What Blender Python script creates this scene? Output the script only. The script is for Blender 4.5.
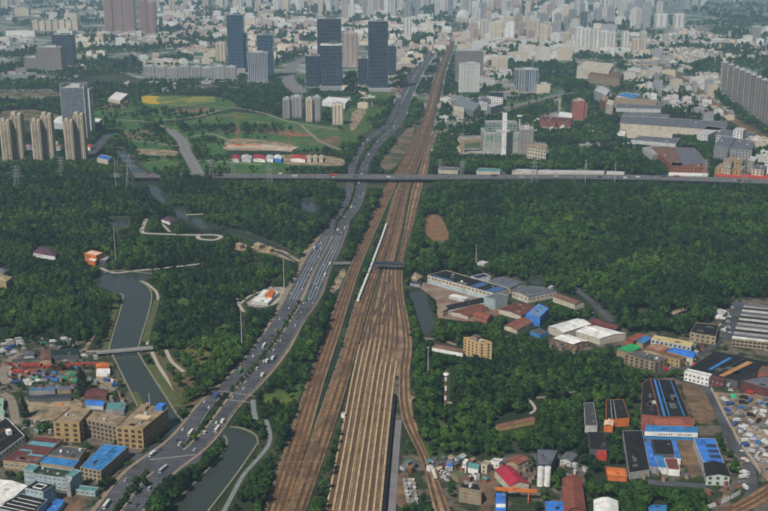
import bpy, math, random
import numpy as np
from mathutils import Vector
random.seed(7); RNG = np.random.default_rng(7)
R_ = math.radians
sc = bpy.context.scene
for o in list(bpy.data.objects): bpy.data.objects.remove(o)
COL = sc.collection

# ------------------------------------------------------------------ camera
FPX, CX, CY, CAMH, PITCH = 1067.0, 384.0, 255.5, 430.0, R_(15.95)
cd = bpy.data.cameras.new('camera'); cam = bpy.data.objects.new('camera', cd); COL.objects.link(cam)
cam.location = (0, 0, CAMH); cam.rotation_euler = (math.pi/2 - PITCH, 0, 0)
cd.sensor_width = 36; cd.lens = 36*FPX/768; cd.clip_start = 1; cd.clip_end = 60000
sc.camera = cam
# ------------------------------------------------------------------ sky, sun, exposure
SUN_EL, SUN_AZ = R_(50), R_(212)          # azimuth clockwise from +Y: behind the camera, a little left
w = bpy.data.worlds.new('World'); sc.world = w; w.use_nodes = True
nt = w.node_tree; bg = nt.nodes['Background']
sky = nt.nodes.new('ShaderNodeTexSky'); sky.sky_type = 'NISHITA'; sky.sun_disc = False
sky.sun_elevation = SUN_EL; sky.sun_rotation = SUN_AZ; sky.air_density = 1.0; sky.dust_density = 1.5
nt.links.new(sky.outputs[0], bg.inputs[0]); bg.inputs[1].default_value = 0.05
ld = bpy.data.lights.new('sun', 'SUN'); ld.energy = 5.0; ld.angle = R_(1.0); ld.color = (1.0, .95, .86)
sun = bpy.data.objects.new('sun', ld); COL.objects.link(sun); sun.location = (-300, -600, 900)
sdir = Vector((math.sin(SUN_AZ)*math.cos(SUN_EL), math.cos(SUN_AZ)*math.cos(SUN_EL), math.sin(SUN_EL)))
sun.rotation_euler = (-sdir).to_track_quat('-Z', 'Y').to_euler()
sc.view_settings.view_transform = 'Standard'; sc.view_settings.look = 'None'
sc.view_settings.exposure = -0.30; sc.view_settings.gamma = 1
HAZE = 7.8e-5                              # density of the air, see the end

# ------------------------------------------------------------------ photo pixel -> point on a level plane
cp, sp = math.cos(PITCH), math.sin(PITCH)
def G(px, py, z=0.0):
    a = (px-CX)/FPX; b = (CY-py)/FPX
    dz = -sp + b*cp; dy = cp + b*sp
    t = (z-CAMH)/dz
    return Vector((a*t, dy*t, z))
def PX(x, y, z=0.0):
    dzv = z-CAMH
    zc = y*cp - dzv*sp; yc = y*sp + dzv*cp
    return CX + FPX*x/zc, CY - FPX*yc/zc
def scale_at(py):                           # pixels per metre across the view
    p = G(CX, py); return FPX/(p.y*cp + CAMH*sp)

# ------------------------------------------------------------------ materials
MATS = {}
def _new(name):
    m = bpy.data.materials.new(name); m.use_nodes = True; n = m.node_tree.nodes; n.clear()
    out = n.new('ShaderNodeOutputMaterial'); b = n.new('ShaderNodeBsdfPrincipled')
    m.node_tree.links.new(b.outputs[0], out.inputs[0]); MATS[name] = m
    return m, n, m.node_tree.links, b
def rgb(c): return (c[0], c[1], c[2], 1)
def M(name, col, rough=.8, var=.25, scale=.15, spec=.25, stripe=0, metal=0, col2=None, scale2=None, thr=(.45, .6)):
    """plain weathered surface: two noises over the world position, seams across metal sheets from metre UVs"""
    if name in MATS: return MATS[name]
    m, n, L, b = _new(name)
    b.inputs['Roughness'].default_value = rough; b.inputs['Specular IOR Level'].default_value = spec; b.inputs['Metallic'].default_value = metal
    g = n.new('ShaderNodeNewGeometry')
    nz = n.new('ShaderNodeTexNoise'); nz.inputs['Scale'].default_value = scale; nz.inputs['Detail'].default_value = 6; nz.inputs['Roughness'].default_value = .65
    L.new(g.outputs['Position'], nz.inputs['Vector'])
    mr = n.new('ShaderNodeMapRange'); mr.inputs[1].default_value = .3; mr.inputs[2].default_value = .7; mr.inputs[3].default_value = 1-var; mr.inputs[4].default_value = 1+var
    L.new(nz.outputs[0], mr.inputs[0])
    src = None
    if col2:
        n2 = n.new('ShaderNodeTexNoise'); n2.inputs['Scale'].default_value = scale2 or scale*.3; n2.inputs['Detail'].default_value = 5
        L.new(g.outputs['Position'], n2.inputs['Vector'])
        r2 = n.new('ShaderNodeMapRange'); r2.inputs[1].default_value = thr[0]; r2.inputs[2].default_value = thr[1]; L.new(n2.outputs[0], r2.inputs[0])
        mx = n.new('ShaderNodeMix'); mx.data_type = 'RGBA'; mx.inputs[6].default_value = rgb(col); mx.inputs[7].default_value = rgb(col2)
        L.new(r2.outputs[0], mx.inputs[0]); src = mx.outputs[2]
    fac = mr.outputs[0]
    if stripe:
        uv = n.new('ShaderNodeUVMap'); sx = n.new('ShaderNodeSeparateXYZ'); L.new(uv.outputs[0], sx.inputs[0])
        a = n.new('ShaderNodeMath'); a.operation = 'MULTIPLY'; a.inputs[1].default_value = 1/stripe; L.new(sx.outputs[0], a.inputs[0])
        f = n.new('ShaderNodeMath'); f.operation = 'FRACT'; L.new(a.outputs[0], f.inputs[0])
        s = n.new('ShaderNodeMath'); s.operation = 'GREATER_THAN'; s.inputs[1].default_value = .16; L.new(f.outputs[0], s.inputs[0])
        k = n.new('ShaderNodeMath'); k.operation = 'MULTIPLY_ADD'; k.inputs[1].default_value = .28; k.inputs[2].default_value = .72; L.new(s.outputs[0], k.inputs[0])
        mm = n.new('ShaderNodeMath'); mm.operation = 'MULTIPLY'; L.new(k.outputs[0], mm.inputs[0]); L.new(fac, mm.inputs[1]); fac = mm.outputs[0]
    vm = n.new('ShaderNodeVectorMath'); vm.operation = 'SCALE'
    if src: L.new(src, vm.inputs[0])
    else: vm.inputs[0].default_value = col
    L.new(fac, vm.inputs[3]); L.new(vm.outputs[0], b.inputs['Base Color'])
    return m
def facade(name, wall, glass, fh=3.0, bw=3.4, wx=(.2, .8), wz=(.3, .85), rough=.7, grough=.15):
    """walls of far towers: openings are at most a pixel or two there"""
    if name in MATS: return MATS[name]
    m, n, L, b = _new(name)
    uv = n.new('ShaderNodeUVMap'); sx = n.new('ShaderNodeSeparateXYZ'); L.new(uv.outputs[0], sx.inputs[0])
    def math_(op, a, v=None, c=None):
        q = n.new('ShaderNodeMath'); q.operation = op
        if hasattr(a, 'is_linked') or not isinstance(a, (int, float)): L.new(a, q.inputs[0])
        else: q.inputs[0].default_value = a
        if v is not None:
            if isinstance(v, (int, float)): q.inputs[1].default_value = v
            else: L.new(v, q.inputs[1])
        if c is not None: q.inputs[2].default_value = c
        return q.outputs[0]
    us = math_('MULTIPLY', sx.outputs[0], 1/bw); vs = math_('MULTIPLY', sx.outputs[1], 1/fh)
    fu = math_('FRACT', us); fv = math_('FRACT', vs)
    k = math_('MULTIPLY', math_('MULTIPLY', math_('GREATER_THAN', fu, wx[0]), math_('LESS_THAN', fu, wx[1])),
              math_('MULTIPLY', math_('GREATER_THAN', fv, wz[0]), math_('LESS_THAN', fv, wz[1])))
    cb = n.new('ShaderNodeCombineXYZ'); L.new(math_('FLOOR', us), cb.inputs[0]); L.new(math_('FLOOR', vs), cb.inputs[1])
    wn = n.new('ShaderNodeTexWhiteNoise'); L.new(cb.outputs[0], wn.inputs[0])
    gs = n.new('ShaderNodeVectorMath'); gs.operation = 'SCALE'; gs.inputs[0].default_value = glass
    L.new(math_('MULTIPLY_ADD', wn.outputs[0], .9, .55), gs.inputs[3])
    g = n.new('ShaderNodeNewGeometry'); nz = n.new('ShaderNodeTexNoise'); nz.inputs['Scale'].default_value = .03; L.new(g.outputs['Position'], nz.inputs['Vector'])
    ws = n.new('ShaderNodeVectorMath'); ws.operation = 'SCALE'; ws.inputs[0].default_value = wall
    oi = n.new('ShaderNodeObjectInfo')
    tone = math_('MULTIPLY', math_('MULTIPLY_ADD', nz.outputs[0], .5, .75), math_('MULTIPLY_ADD', oi.outputs['Random'], .35, .82))
    L.new(tone, ws.inputs[3])
    mx = n.new('ShaderNodeMix'); mx.data_type = 'RGBA'; L.new(k, mx.inputs[0]); L.new(ws.outputs[0], mx.inputs[6]); L.new(gs.outputs[0], mx.inputs[7])
    L.new(mx.outputs[2], b.inputs['Base Color'])
    mr = n.new('ShaderNodeMapRange'); mr.inputs[3].default_value = rough; mr.inputs[4].default_value = grough; L.new(k, mr.inputs[0]); L.new(mr.outputs[0], b.inputs['Roughness'])
    return m
def glassm(name, col, rough=.08):
    if name in MATS: return MATS[name]
    m, n, L, b = _new(name); b.inputs['Base Color'].default_value = rgb(col); b.inputs['Roughness'].default_value = rough
    b.inputs['Specular IOR Level'].default_value = .6; return m
def leafm(name, c1, c2, c3):
    m, n, L, b = _new(name); b.inputs['Roughness'].default_value = .65; b.inputs['Specular IOR Level'].default_value = .2
    g = n.new('ShaderNodeNewGeometry'); nz = n.new('ShaderNodeTexNoise'); nz.inputs['Scale'].default_value = .009; nz.inputs['Detail'].default_value = 4
    L.new(g.outputs['Position'], nz.inputs['Vector'])
    oi = n.new('ShaderNodeObjectInfo')
    ad = n.new('ShaderNodeMath'); ad.operation = 'MULTIPLY_ADD'; ad.inputs[1].default_value = .36; L.new(oi.outputs['Random'], ad.inputs[0]); 
    sb = n.new('ShaderNodeMath'); sb.operation = 'SUBTRACT'; sb.inputs[1].default_value = .18; L.new(nz.outputs[0], sb.inputs[0]); L.new(sb.outputs[0], ad.inputs[2])
    cr = n.new('ShaderNodeValToRGB'); e = cr.color_ramp.elements
    e[0].position = .28; e[0].color = rgb(c1); e[1].position = .74; e[1].color = rgb(c3); q = e.new(.52); q.color = rgb(c2)
    L.new(ad.outputs[0], cr.inputs[0])
    n3 = n.new('ShaderNodeTexNoise'); n3.inputs['Scale'].default_value = 1.1; L.new(g.outputs['Position'], n3.inputs['Vector'])
    m3 = n.new('ShaderNodeMapRange'); m3.inputs[1].default_value = .3; m3.inputs[2].default_value = .7; m3.inputs[3].default_value = .65; m3.inputs[4].default_value = 1.4; L.new(n3.outputs[0], m3.inputs[0])
    vs = n.new('ShaderNodeVectorMath'); vs.operation = 'SCALE'; L.new(cr.outputs[0], vs.inputs[0]); L.new(m3.outputs[0], vs.inputs[3])
    L.new(vs.outputs[0], b.inputs['Base Color']); return m

leaf = leafm('leaves', (.008, .028, .006), (.020, .062, .009), (.050, .110, .012))
leaf2 = leafm('pale_leaves', (.018, .048, .007), (.036, .082, .010), (.066, .118, .014))
leaf3 = leafm('dark_leaves', (.005, .019, .006), (.011, .037, .008), (.026, .066, .010))
leafc = leafm('conifer_leaves', (.006, .018, .011), (.010, .024, .013), (.016, .034, .016))
bark = M('bark', (.09, .065, .045))
grassm = M('grass', (.045, .095, .018), .9, .35, .08, col2=(.085, .115, .025), scale2=.02)
groundm = M('ground', (.020, .034, .015), .95, .4, .04, col2=(.055, .060, .030), scale2=.008)
fieldm = M('field_grass', (.045, .115, .026), .9, .4, .035, col2=(.095, .135, .040), scale2=.010, thr=(.48, .66))
citym = M('city_ground', (.30, .29, .275), .9, .35, .03, col2=(.060, .105, .050), scale2=.008, thr=(.42, .56))
yardm = M('yard_concrete', (.125, .105, .084), .9, .5, .16, col2=(.030, .042, .018), scale2=.05, thr=(.46, .54))
dirtm = M('bare_earth', (.18, .115, .07), .95, .4, .12, col2=(.10, .07, .048), scale2=.04)
sandm = M('sandy_ground', (.33, .25, .165), .95, .4, .14, col2=(.15, .125, .075), scale2=.05)
pathm = M('path_paving', (.40, .36, .30), .9, .15, .2)
asph = M('asphalt', (.082, .087, .100), .8, .35, .12, col2=(.055, .058, .068), scale2=.03)
asph2 = M('asphalt_pale', (.19, .18, .185), .85, .2, .06)
paintw = M('road_paint', (.30, .30, .30), .7, .4, .2)
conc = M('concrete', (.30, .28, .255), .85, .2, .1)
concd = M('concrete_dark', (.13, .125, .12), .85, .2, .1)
ballast = M('ballast', (.240, .138, .068), .95, .45, .16, col2=(.135, .076, .040), scale2=.035)
ballast2 = M('ballast_pale', (.32, .205, .110), .95, .4, .16, col2=(.175, .118, .08), scale2=.04)
sleeper = M('sleepers', (.060, .032, .019), .9, .45, .2, col2=(.12, .066, .038), scale2=.05)
sleeper2 = M('sleepers_rust', (.130, .062, .032), .9, .45, .2, col2=(.09, .045, .027), scale2=.05)
sleeper3 = M('sleepers_tan', (.20, .130, .075), .9, .45, .2, col2=(.12, .075, .045), scale2=.05)
SL = [sleeper, sleeper2, sleeper, sleeper3, sleeper2]; NT = [0]
def slp(): NT[0] += 1; return SL[(NT[0]*7) % 5]
railm = M('rail_steel', (.42, .32, .23), .45, .2, .5, metal=.6)
platm = M('platform_stone', (.44, .33, .19), .85, .3, .15)
def waterm():
    m, n, L, b = _new('water'); b.inputs['Base Color'].default_value = (.045, .056, .048, 1); b.inputs['Roughness'].default_value = .10; b.inputs['Specular IOR Level'].default_value = .5
    g = n.new('ShaderNodeNewGeometry'); nz = n.new('ShaderNodeTexNoise'); nz.inputs['Scale'].default_value = .25; nz.inputs['Detail'].default_value = 4; L.new(g.outputs['Position'], nz.inputs['Vector'])
    bp = n.new('ShaderNodeBump'); bp.inputs['Strength'].default_value = .25; bp.inputs['Distance'].default_value = .3; L.new(nz.outputs[0], bp.inputs['Height']); L.new(bp.outputs[0], b.inputs['Normal'])
    return m
water = waterm()
C = dict(white=(.80, .79, .76), cream=(.54, .485, .39), beige=(.36, .285, .185), yellow=(.40, .29, .13), tan=(.31, .235, .155), cyan=(.34, .44, .47), grey=(.32, .32, .33), lgrey=(.50, .50, .50),
         dgrey=(.10, .10, .11), black=(.016, .016, .018), blue=(.045, .22, .52), bblue=(.05, .20, .62), red=(.50, .06, .045), crimson=(.42, .030, .065), maroon=(.14, .045, .045), brick=(.30, .10, .065),
         orange=(.62, .17, .045), green=(.03, .42, .14), brown=(.18, .10, .07), pink=(.50, .36, .31), navy=(.035, .05, .09), slate=(.13, .14, .17), purple=(.10, .05, .08), teal=(.10, .26, .27), olive=(.12, .14, .08))
def W(c): return M('wall_'+c, C[c], .8, .22, .2, col2=tuple(v*.72 for v in C[c]), scale2=.07, thr=(.5, .68))
def RF(c): return M('roof_'+c, C[c], .6 if c in ('blue', 'bblue', 'white', 'green', 'crimson') else .85, .28, .16, col2=tuple(v*(.82 if c == 'white' else .62)+(.004 if c in ('black', 'navy', 'dgrey') else .012) for v in C[c]), scale2=.06, thr=(.47, .66), stripe=2.4 if c in ('blue', 'bblue', 'white', 'green', 'crimson', 'grey', 'slate', 'yellow', 'orange', 'black') else 1.6)
glz = glassm('window_glass', (.035, .045, .055)); frm = M('window_frame', (.52, .50, .46), .6, .1)

# ------------------------------------------------------------------ mesh builder
class MB:
    def __init__(s): s.v = []; s.f = []; s.m = []
    def poly(s, pts, mi=0):
        i = len(s.v); s.v += [tuple(p) for p in pts]; s.f.append(tuple(range(i, i+len(pts)))); s.m.append(mi)
    def prism(s, poly, z0, z1, mi=0, mt=None, bottom=False):
        n = len(poly); i = len(s.v)
        s.v += [(p[0], p[1], z0) for p in poly] + [(p[0], p[1], z1) for p in poly]
        for k in range(n):
            j = (k+1) % n; s.f.append((i+k, i+j, i+n+j, i+n+k)); s.m.append(mi)
        s.f.append(tuple(range(i+n, i+2*n))); s.m.append(mi if mt is None else mt)
        if bottom: s.f.append(tuple(range(i+n-1, i-1, -1))); s.m.append(mi)
    def box(s, c, sz, ax=(1, 0), mi=0, mt=None):
        a = Vector((ax[0], ax[1])); b = Vector((-ax[1], ax[0])); c2 = Vector((c[0], c[1]))
        q = [c2 + a*sx*sz[0]/2 + b*sy*sz[1]/2 for sx, sy in ((-1, -1), (1, -1), (1, 1), (-1, 1))]
        s.prism(q, c[2], c[2]+sz[2], mi, mt, True)
    def cyl(s, c, r0, r1, h, n=10, mi=0):
        i = len(s.v)
        for z, r in ((0, r0), (h, r1)):
            for k in range(n): a = 2*math.pi*k/n; s.v.append((c[0]+r*math.cos(a), c[1]+r*math.sin(a), c[2]+z))
        for k in range(n): j = (k+1) % n; s.f.append((i+k, i+j, i+n+j, i+n+k)); s.m.append(mi)
        s.f.append(tuple(range(i+n, i+2*n))); s.m.append(mi)
    def bar(s, p, q, r, mi=0):
        p = Vector(p); q = Vector(q); d = (q-p).normalized()
        a = d.cross(Vector((0, 0, 1)) if abs(d.z) < .9 else Vector((1, 0, 0))).normalized(); b = d.cross(a); i = len(s.v)
        for o in (p, q):
            for x, y in ((-1, -1), (1, -1), (1, 1), (-1, 1)): s.v.append(tuple(o + a*x*r + b*y*r))
        for k in range(4): j = (k+1) % 4; s.f.append((i+j, i+k, i+4+k, i+4+j)); s.m.append(mi)
        s.f.append((i, i+1, i+2, i+3)); s.m.append(mi); s.f.append((i+7, i+6, i+5, i+4)); s.m.append(mi)
    def mesh(s, name, mats, org=(0, 0, 0), ax=(1, 0)):
        me = bpy.data.meshes.new(name)
        V = np.array(s.v, float).reshape(-1, 3) - np.array(org, float)
        me.from_pydata(V.tolist(), [], s.f)
        for m in mats: me.materials.append(m)
        me.polygons.foreach_set('material_index', s.m)
        uvl = me.uv_layers.new(name='UVMap'); n_l = len(me.loops); uv = np.zeros((n_l, 2)); k = 0
        A = Vector((ax[0], ax[1], 0)); Bv = Vector((-ax[1], ax[0], 0))
        for p in me.polygons:
            nrm = p.normal
            if abs(nrm.z) > .985: t, bt = A, Bv
            else: t = Vector((-nrm.y, nrm.x, 0)).normalized(); bt = nrm.cross(t)
            for vi in p.vertices:
                c = V[vi]; uv[k, 0] = c[0]*t.x + c[1]*t.y + c[2]*t.z; uv[k, 1] = c[0]*bt.x + c[1]*bt.y + c[2]*bt.z; k += 1
        uvl.data.foreach_set('uv', uv.ravel()); me.update()
        return me
    def obj(s, name, mats, parent=None, org=(0, 0, 0), ax=(1, 0)):
        if not isinstance(mats, (list, tuple)): mats = [mats]
        return link(name, s.mesh(name, mats, org, ax), parent)
def link(name, data, parent=None, loc=None):
    o = bpy.data.objects.new(name, data); COL.objects.link(o)
    if parent: o.parent = parent
    if loc is not None: o.location = loc
    return o
def tag(o, label=None, cat=None, group=None, kind=None):
    if label: o['label'] = label
    if cat: o['category'] = cat
    if group: o['group'] = group
    if kind: o['kind'] = kind
    return o
def thing(name, label, cat, loc, group=None, rz=0):
    o = link(name, None, None, loc); o.rotation_euler.z = rz; o.empty_display_size = 1
    return tag(o, label, cat, group)

# ------------------------------------------------------------------ canopy mask in photo pixels (where trees may show)
MX, MY = 90, 60                             # margin outside the frame
MASK = np.ones((511+2*MY, 768+2*MX), np.uint8)
_yy, _xx = np.mgrid[0:MASK.shape[0], 0:MASK.shape[1]]
def paint(poly, val=0):
    P = [(x+MX, y+MY) for x, y in poly]
    x0 = max(0, int(min(p[0] for p in P))-1); x1 = min(MASK.shape[1], int(max(p[0] for p in P))+2)
    y0 = max(0, int(min(p[1] for p in P))-1); y1 = min(MASK.shape[0], int(max(p[1] for p in P))+2)
    if x1 <= x0 or y1 <= y0: return
    X = _xx[y0:y1, x0:x1]; Y = _yy[y0:y1, x0:x1]; ins = np.zeros(X.shape, bool); n = len(P)
    for i in range(n):
        xa, ya = P[i]; xb, yb = P[(i+1) % n]
        if ya == yb: continue
        ins ^= ((ya > Y) != (yb > Y)) & (X < (xb-xa)*(Y-ya)/(yb-ya)+xa)
    MASK[y0:y1, x0:x1][ins] = val
def hull(pts):
    pts = sorted(set((round(a, 2), round(b, 2)) for a, b in pts))
    def half(ps):
        h = []
        for p in ps:
            while len(h) > 1 and (h[-1][0]-h[-2][0])*(p[1]-h[-2][1])-(h[-1][1]-h[-2][1])*(p[0]-h[-2][0]) <= 0: h.pop()
            h.append(p)
        return h
    a = half(pts); b = half(pts[::-1]); return a[:-1]+b[:-1]
def grow(poly, d):
    cx = sum(p[0] for p in poly)/len(poly); cy = sum(p[1] for p in poly)/len(poly)
    return [(x+d*np.sign(x-cx), y+d*np.sign(y-cy)) for x, y in poly]
def in_poly(x, y, P):
    r = False; n = len(P)
    for i in range(n):
        xa, ya = P[i]; xb, yb = P[(i+1) % n]
        if (ya > y) != (yb > y) and x < (xb-xa)*(y-ya)/(yb-ya)+xa: r = not r
    return r

# ------------------------------------------------------------------ sheets, edges and ribbons
NSH = [0]
def sheet(name, poly, z, mat, kind='structure', mask=0, parent=None, label=None, cat=None):
    NSH[0] += 1; z += .0015*NSH[0] if z < .3 else .0006*NSH[0]
    if name in ('clearing', 'pond', 'bare_earth_lot', 'flower_field', 'sandy_lot', 'field', 'weedy_clearing', 'grass_verge', 'pale_lot', 'earth_court', 'earth_lane', 'work_yard'):
        n_ = len(poly); out = []; wob = random.Random(int(poly[0][0]*13+poly[0][1]))
        for i in range(n_):
            p0, p1, p2, p3 = poly[i-1], poly[i], poly[(i+1) % n_], poly[(i+2) % n_]
            for j in range(5):
                t = j/5; q = [.5*((2*p1[c])+(-p0[c]+p2[c])*t*.7+(2*p0[c]-5*p1[c]+4*p2[c]-p3[c])*t*t*.7+(-p0[c]+3*p1[c]-3*p2[c]+p3[c])*t**3*.7+.6*(p2[c]-p1[c])*t) for c in (0, 1)]
                e = .35*min(1, (poly[0][1]+40)/300); out.append((q[0]+wob.uniform(-e, e)*2, q[1]+wob.uniform(-e, e)*.7))
        poly = out
    mb = MB(); pts = [G(x, y, 0) for x, y in poly]; pts = [(p.x, p.y, z) for p in pts]
    ar = sum(pts[i][0]*pts[(i+1) % len(pts)][1]-pts[(i+1) % len(pts)][0]*pts[i][1] for i in range(len(pts)))
    if ar < 0: pts.reverse()
    mb.poly(pts); o = mb.obj(name, mat, parent)
    if not parent: tag(o, label, cat, kind=kind)
    if mask is not None: paint(poly, mask)
    return o
class Edge:
    """edge of a road or track bed that runs away from the camera: X as a smooth function of Y"""
    def __init__(s, pts):
        P = sorted([(G(x, y).y, G(x, y).x) for x, y in pts]); s.Y = np.array([p[0] for p in P]); s.X = np.array([p[1] for p in P])
        Yd, Xd = s.Y, s.X; d = np.diff(Xd)/np.diff(Yd); m = np.zeros(len(Xd)); m[0] = d[0]; m[-1] = d[-1]
        for i in range(1, len(Xd)-1):
            h0, h1 = Yd[i]-Yd[i-1], Yd[i+1]-Yd[i]; m[i] = (d[i-1]*h1+d[i]*h0)/(h0+h1)
        s.m = m
    def __call__(s, y):
        y = np.asarray(y, float); i = np.clip(np.searchsorted(s.Y, y)-1, 0, len(s.Y)-2); h = s.Y[i+1]-s.Y[i]; t = (y-s.Y[i])/h
        tc = np.clip(t, 0, 1); X = (1+2*tc)*(1-tc)**2*s.X[i] + tc*(1-tc)**2*h*s.m[i] + tc**2*(3-2*tc)*s.X[i+1] + tc**2*(tc-1)*h*s.m[i+1]
        X = np.where(t < 0, s.X[0]+(y-s.Y[0])*s.m[0], X); X = np.where(t > 1, s.X[-1]+(y-s.Y[-1])*s.m[-1], X); return X
def rows(y0, y1, step=.012):                # photo rows y0 (near) .. y1 (far) -> world Y samples
    a, b = G(CX, y0).y, G(CX, y1).y; n = max(2, int(math.log(b/a)/step)); return np.exp(np.linspace(math.log(a), math.log(b), n))
def ribbon(mb, Ys, XL, XR, z, zb=None, mi=0):
    i = len(mb.v); n = len(Ys); z = np.broadcast_to(z, n)
    for y, a, b, zz in zip(Ys, XL, XR, z): mb.v += [(a, y, zz), (b, y, zz)]
    for k in range(n-1): mb.f.append((i+2*k, i+2*k+1, i+2*k+3, i+2*k+2)); mb.m.append(mi)
    if zb is not None:
        j = len(mb.v)
        for y, a, b in zip(Ys, XL, XR): mb.v += [(a, y, zb), (b, y, zb)]
        for k in range(n-1):
            mb.f.append((j+2*k, i+2*k, i+2*k+2, j+2*k+2)); mb.m.append(mi)
            mb.f.append((i+2*k+1, j+2*k+1, j+2*k+3, i+2*k+3)); mb.m.append(mi)
        mb.f.append((j, j+1, i+1, i)); mb.m.append(mi)
def paint_band(Ys, XL, XR, d=0):
    l = [PX(a, y) for a, y in zip(XL, Ys)]; r = [PX(a, y) for a, y in zip(XR, Ys)]
    for k in range(len(l)-1): paint([(l[k][0]-d, l[k][1]+.6), (r[k][0]+d, r[k][1]+.6), (r[k+1][0]+d, r[k+1][1]-.6), (l[k+1][0]-d, l[k+1][1]-.6)])
def wall_strip(name, pts, z1, wd, mat, z0=0.0, parent=None):   # a low wall or path along a pixel polyline
    P = [G(x, y) for x, y in pts]; mb = MB(); n = len(P); l = []; r = []
    for i in range(n):
        d = (P[min(i+1, n-1)]-P[max(i-1, 0)]); d.z = 0; d.normalize(); q = Vector((-d.y, d.x, 0))*wd/2
        l.append(P[i]+q); r.append(P[i]-q)
    for i in range(n-1):
        mb.poly([(r[i].x, r[i].y, z1), (r[i+1].x, r[i+1].y, z1), (l[i+1].x, l[i+1].y, z1), (l[i].x, l[i].y, z1)])
        mb.poly([(l[i].x, l[i].y, z0), (l[i].x, l[i].y, z1), (l[i+1].x, l[i+1].y, z1), (l[i+1].x, l[i+1].y, z0)])
        mb.poly([(r[i].x, r[i].y, z1), (r[i].x, r[i].y, z0), (r[i+1].x, r[i+1].y, z0), (r[i+1].x, r[i+1].y, z1)])
    for i in range(n-1): paint(grow(hull([PX(*l[i][:2]), PX(*r[i][:2]), PX(*r[i+1][:2]), PX(*l[i+1][:2])]), .9 if z1 < .38 else .4))
    return mb.obj(name, mat, parent)
def smooth(pts, k=6):                       # Catmull-Rom through pixel points
    out = []; n = len(pts)
    for i in range(n-1):
        p0, p1, p2, p3 = pts[max(i-1, 0)], pts[i], pts[i+1], pts[min(i+2, n-1)]
        for j in range(k):
            t = j/k; out.append(tuple(.5*((2*p1[c])+(-p0[c]+p2[c])*t+(2*p0[c]-5*p1[c]+4*p2[c]-p3[c])*t*t+(-p0[c]+3*p1[c]-3*p2[c]+p3[c])*t**3) for c in (0, 1)))
    out.append(pts[-1]); return out

# ================================================================== THE SETTING
mb = MB(); mb.poly([(-22000, -500, 0), (22000, -500, 0), (22000, 38000, 0), (-22000, 38000, 0)])
tag(mb.obj('ground', groundm), kind='structure')
# ---- built-up land and fields (each a sheet a few centimetres above the one below)
sheet('city_land', [(-90, 96), (40, 100), (95, 66), (150, 82), (245, 84), (300, 98), (400, 104), (445, 172), (600, 176), (600, 120), (590, 95), (650, 100), (860, 140), (860, -28), (-90, -28)], .10, citym, mask=None)
FIELDS = [('field', [(92, 125), (112, 140), (140, 128), (168, 128), (186, 138), (196, 150), (340, 150), (358, 140), (345, 128), (300, 122), (235, 112), (160, 125), (110, 118)], fieldm),
          ('field', [(88, 100), (120, 96), (212, 96), (236, 108), (160, 122), (98, 122)], fieldm),
          ('field', [(120, 132), (150, 130), (172, 150), (182, 170), (150, 172)], fieldm),
          ('field', [(210, 150), (226, 150), (232, 160), (330, 163), (345, 166), (338, 172), (205, 172)], fieldm),
          ('field', [(384, 86), (398, 84), (394, 100), (372, 128), (350, 140), (340, 118), (360, 100)], grassm),
          ('field', [(500, 100), (548, 95), (552, 101), (498, 108)], fieldm),
          ('weedy_clearing', [(146, 352), (160, 350), (178, 362), (206, 392), (190, 408), (176, 402), (162, 380)], M('weeds', (.085, .085, .035), .95, .4, .1, col2=(.13, .095, .05), scale2=.04)),
          ('weedy_clearing', [(184, 342), (206, 345), (212, 362), (196, 372), (182, 358)], M('yellow_weeds', (.11, .11, .03), .95, .4, .1)),
          ('weedy_clearing', [(505, 336), (530, 338), (527, 345), (500, 344)], M('yellow_weeds', (.11, .11, .03), .95, .4, .1)),
          ('clearing', [(424, 243), (446, 241), (470, 246), (462, 252), (436, 256), (418, 262)], grassm), ('clearing', [(560, 258), (590, 254), (612, 257), (600, 262), (570, 263)], grassm),
          ('clearing', [(640, 241), (668, 238), (700, 243), (690, 247), (655, 246)], grassm), ('clearing', [(500, 205), (530, 202), (546, 205), (520, 209)], grassm), ('clearing', [(690, 262), (716, 258), (740, 264), (720, 269)], grassm),
          ('clearing', [(86, 206), (106, 203), (112, 208), (94, 212)], grassm), ('clearing', [(50, 206), (70, 203), (80, 207), (60, 211)], grassm), ('clearing', [(216, 200), (232, 197), (244, 202), (228, 206)], grassm),
          ('clearing', [(164, 302), (182, 298), (196, 304), (186, 312), (168, 310)], grassm), ('clearing', [(206, 330), (226, 324), (236, 332), (218, 342)], grassm), ('clearing', [(540, 372), (572, 366), (600, 372), (576, 378)], grassm), ('clearing', [(430, 420), (446, 424), (452, 436), (436, 436)], grassm),
          ('clearing', [(450, 384), (480, 380), (500, 386), (470, 390)], grassm), ('clearing', [(24, 226), (50, 222), (66, 228), (40, 232)], grassm), ('clearing', [(268, 206), (284, 203), (292, 209), (276, 213)], grassm),
          ('grass_verge', [(305, 384), (270, 392), (258, 402), (292, 406), (300, 396)], grassm),
          ('grass_verge', [(414, 435), (440, 452), (452, 460), (430, 462), (412, 440)], grassm)]
for i, (n, p, m) in enumerate(FIELDS): sheet(n, p, .16, m, mask=(2 if i < 6 else 3))
sheet('flower_field', [(143, 96), (160, 97), (160, 104), (143, 103)], .22, M('yellow_flowers', (.50, .34, .025), .9, .35, .06, col2=(.34, .26, .03), scale2=.03, thr=(.45, .7)))
sheet('flower_field', [(160, 97), (212, 97), (212, 103), (180, 106), (160, 104)], .22, M('pale_flowers', (.24, .22, .045), .9, .4, .06, col2=(.10, .14, .03), scale2=.012))
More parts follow.
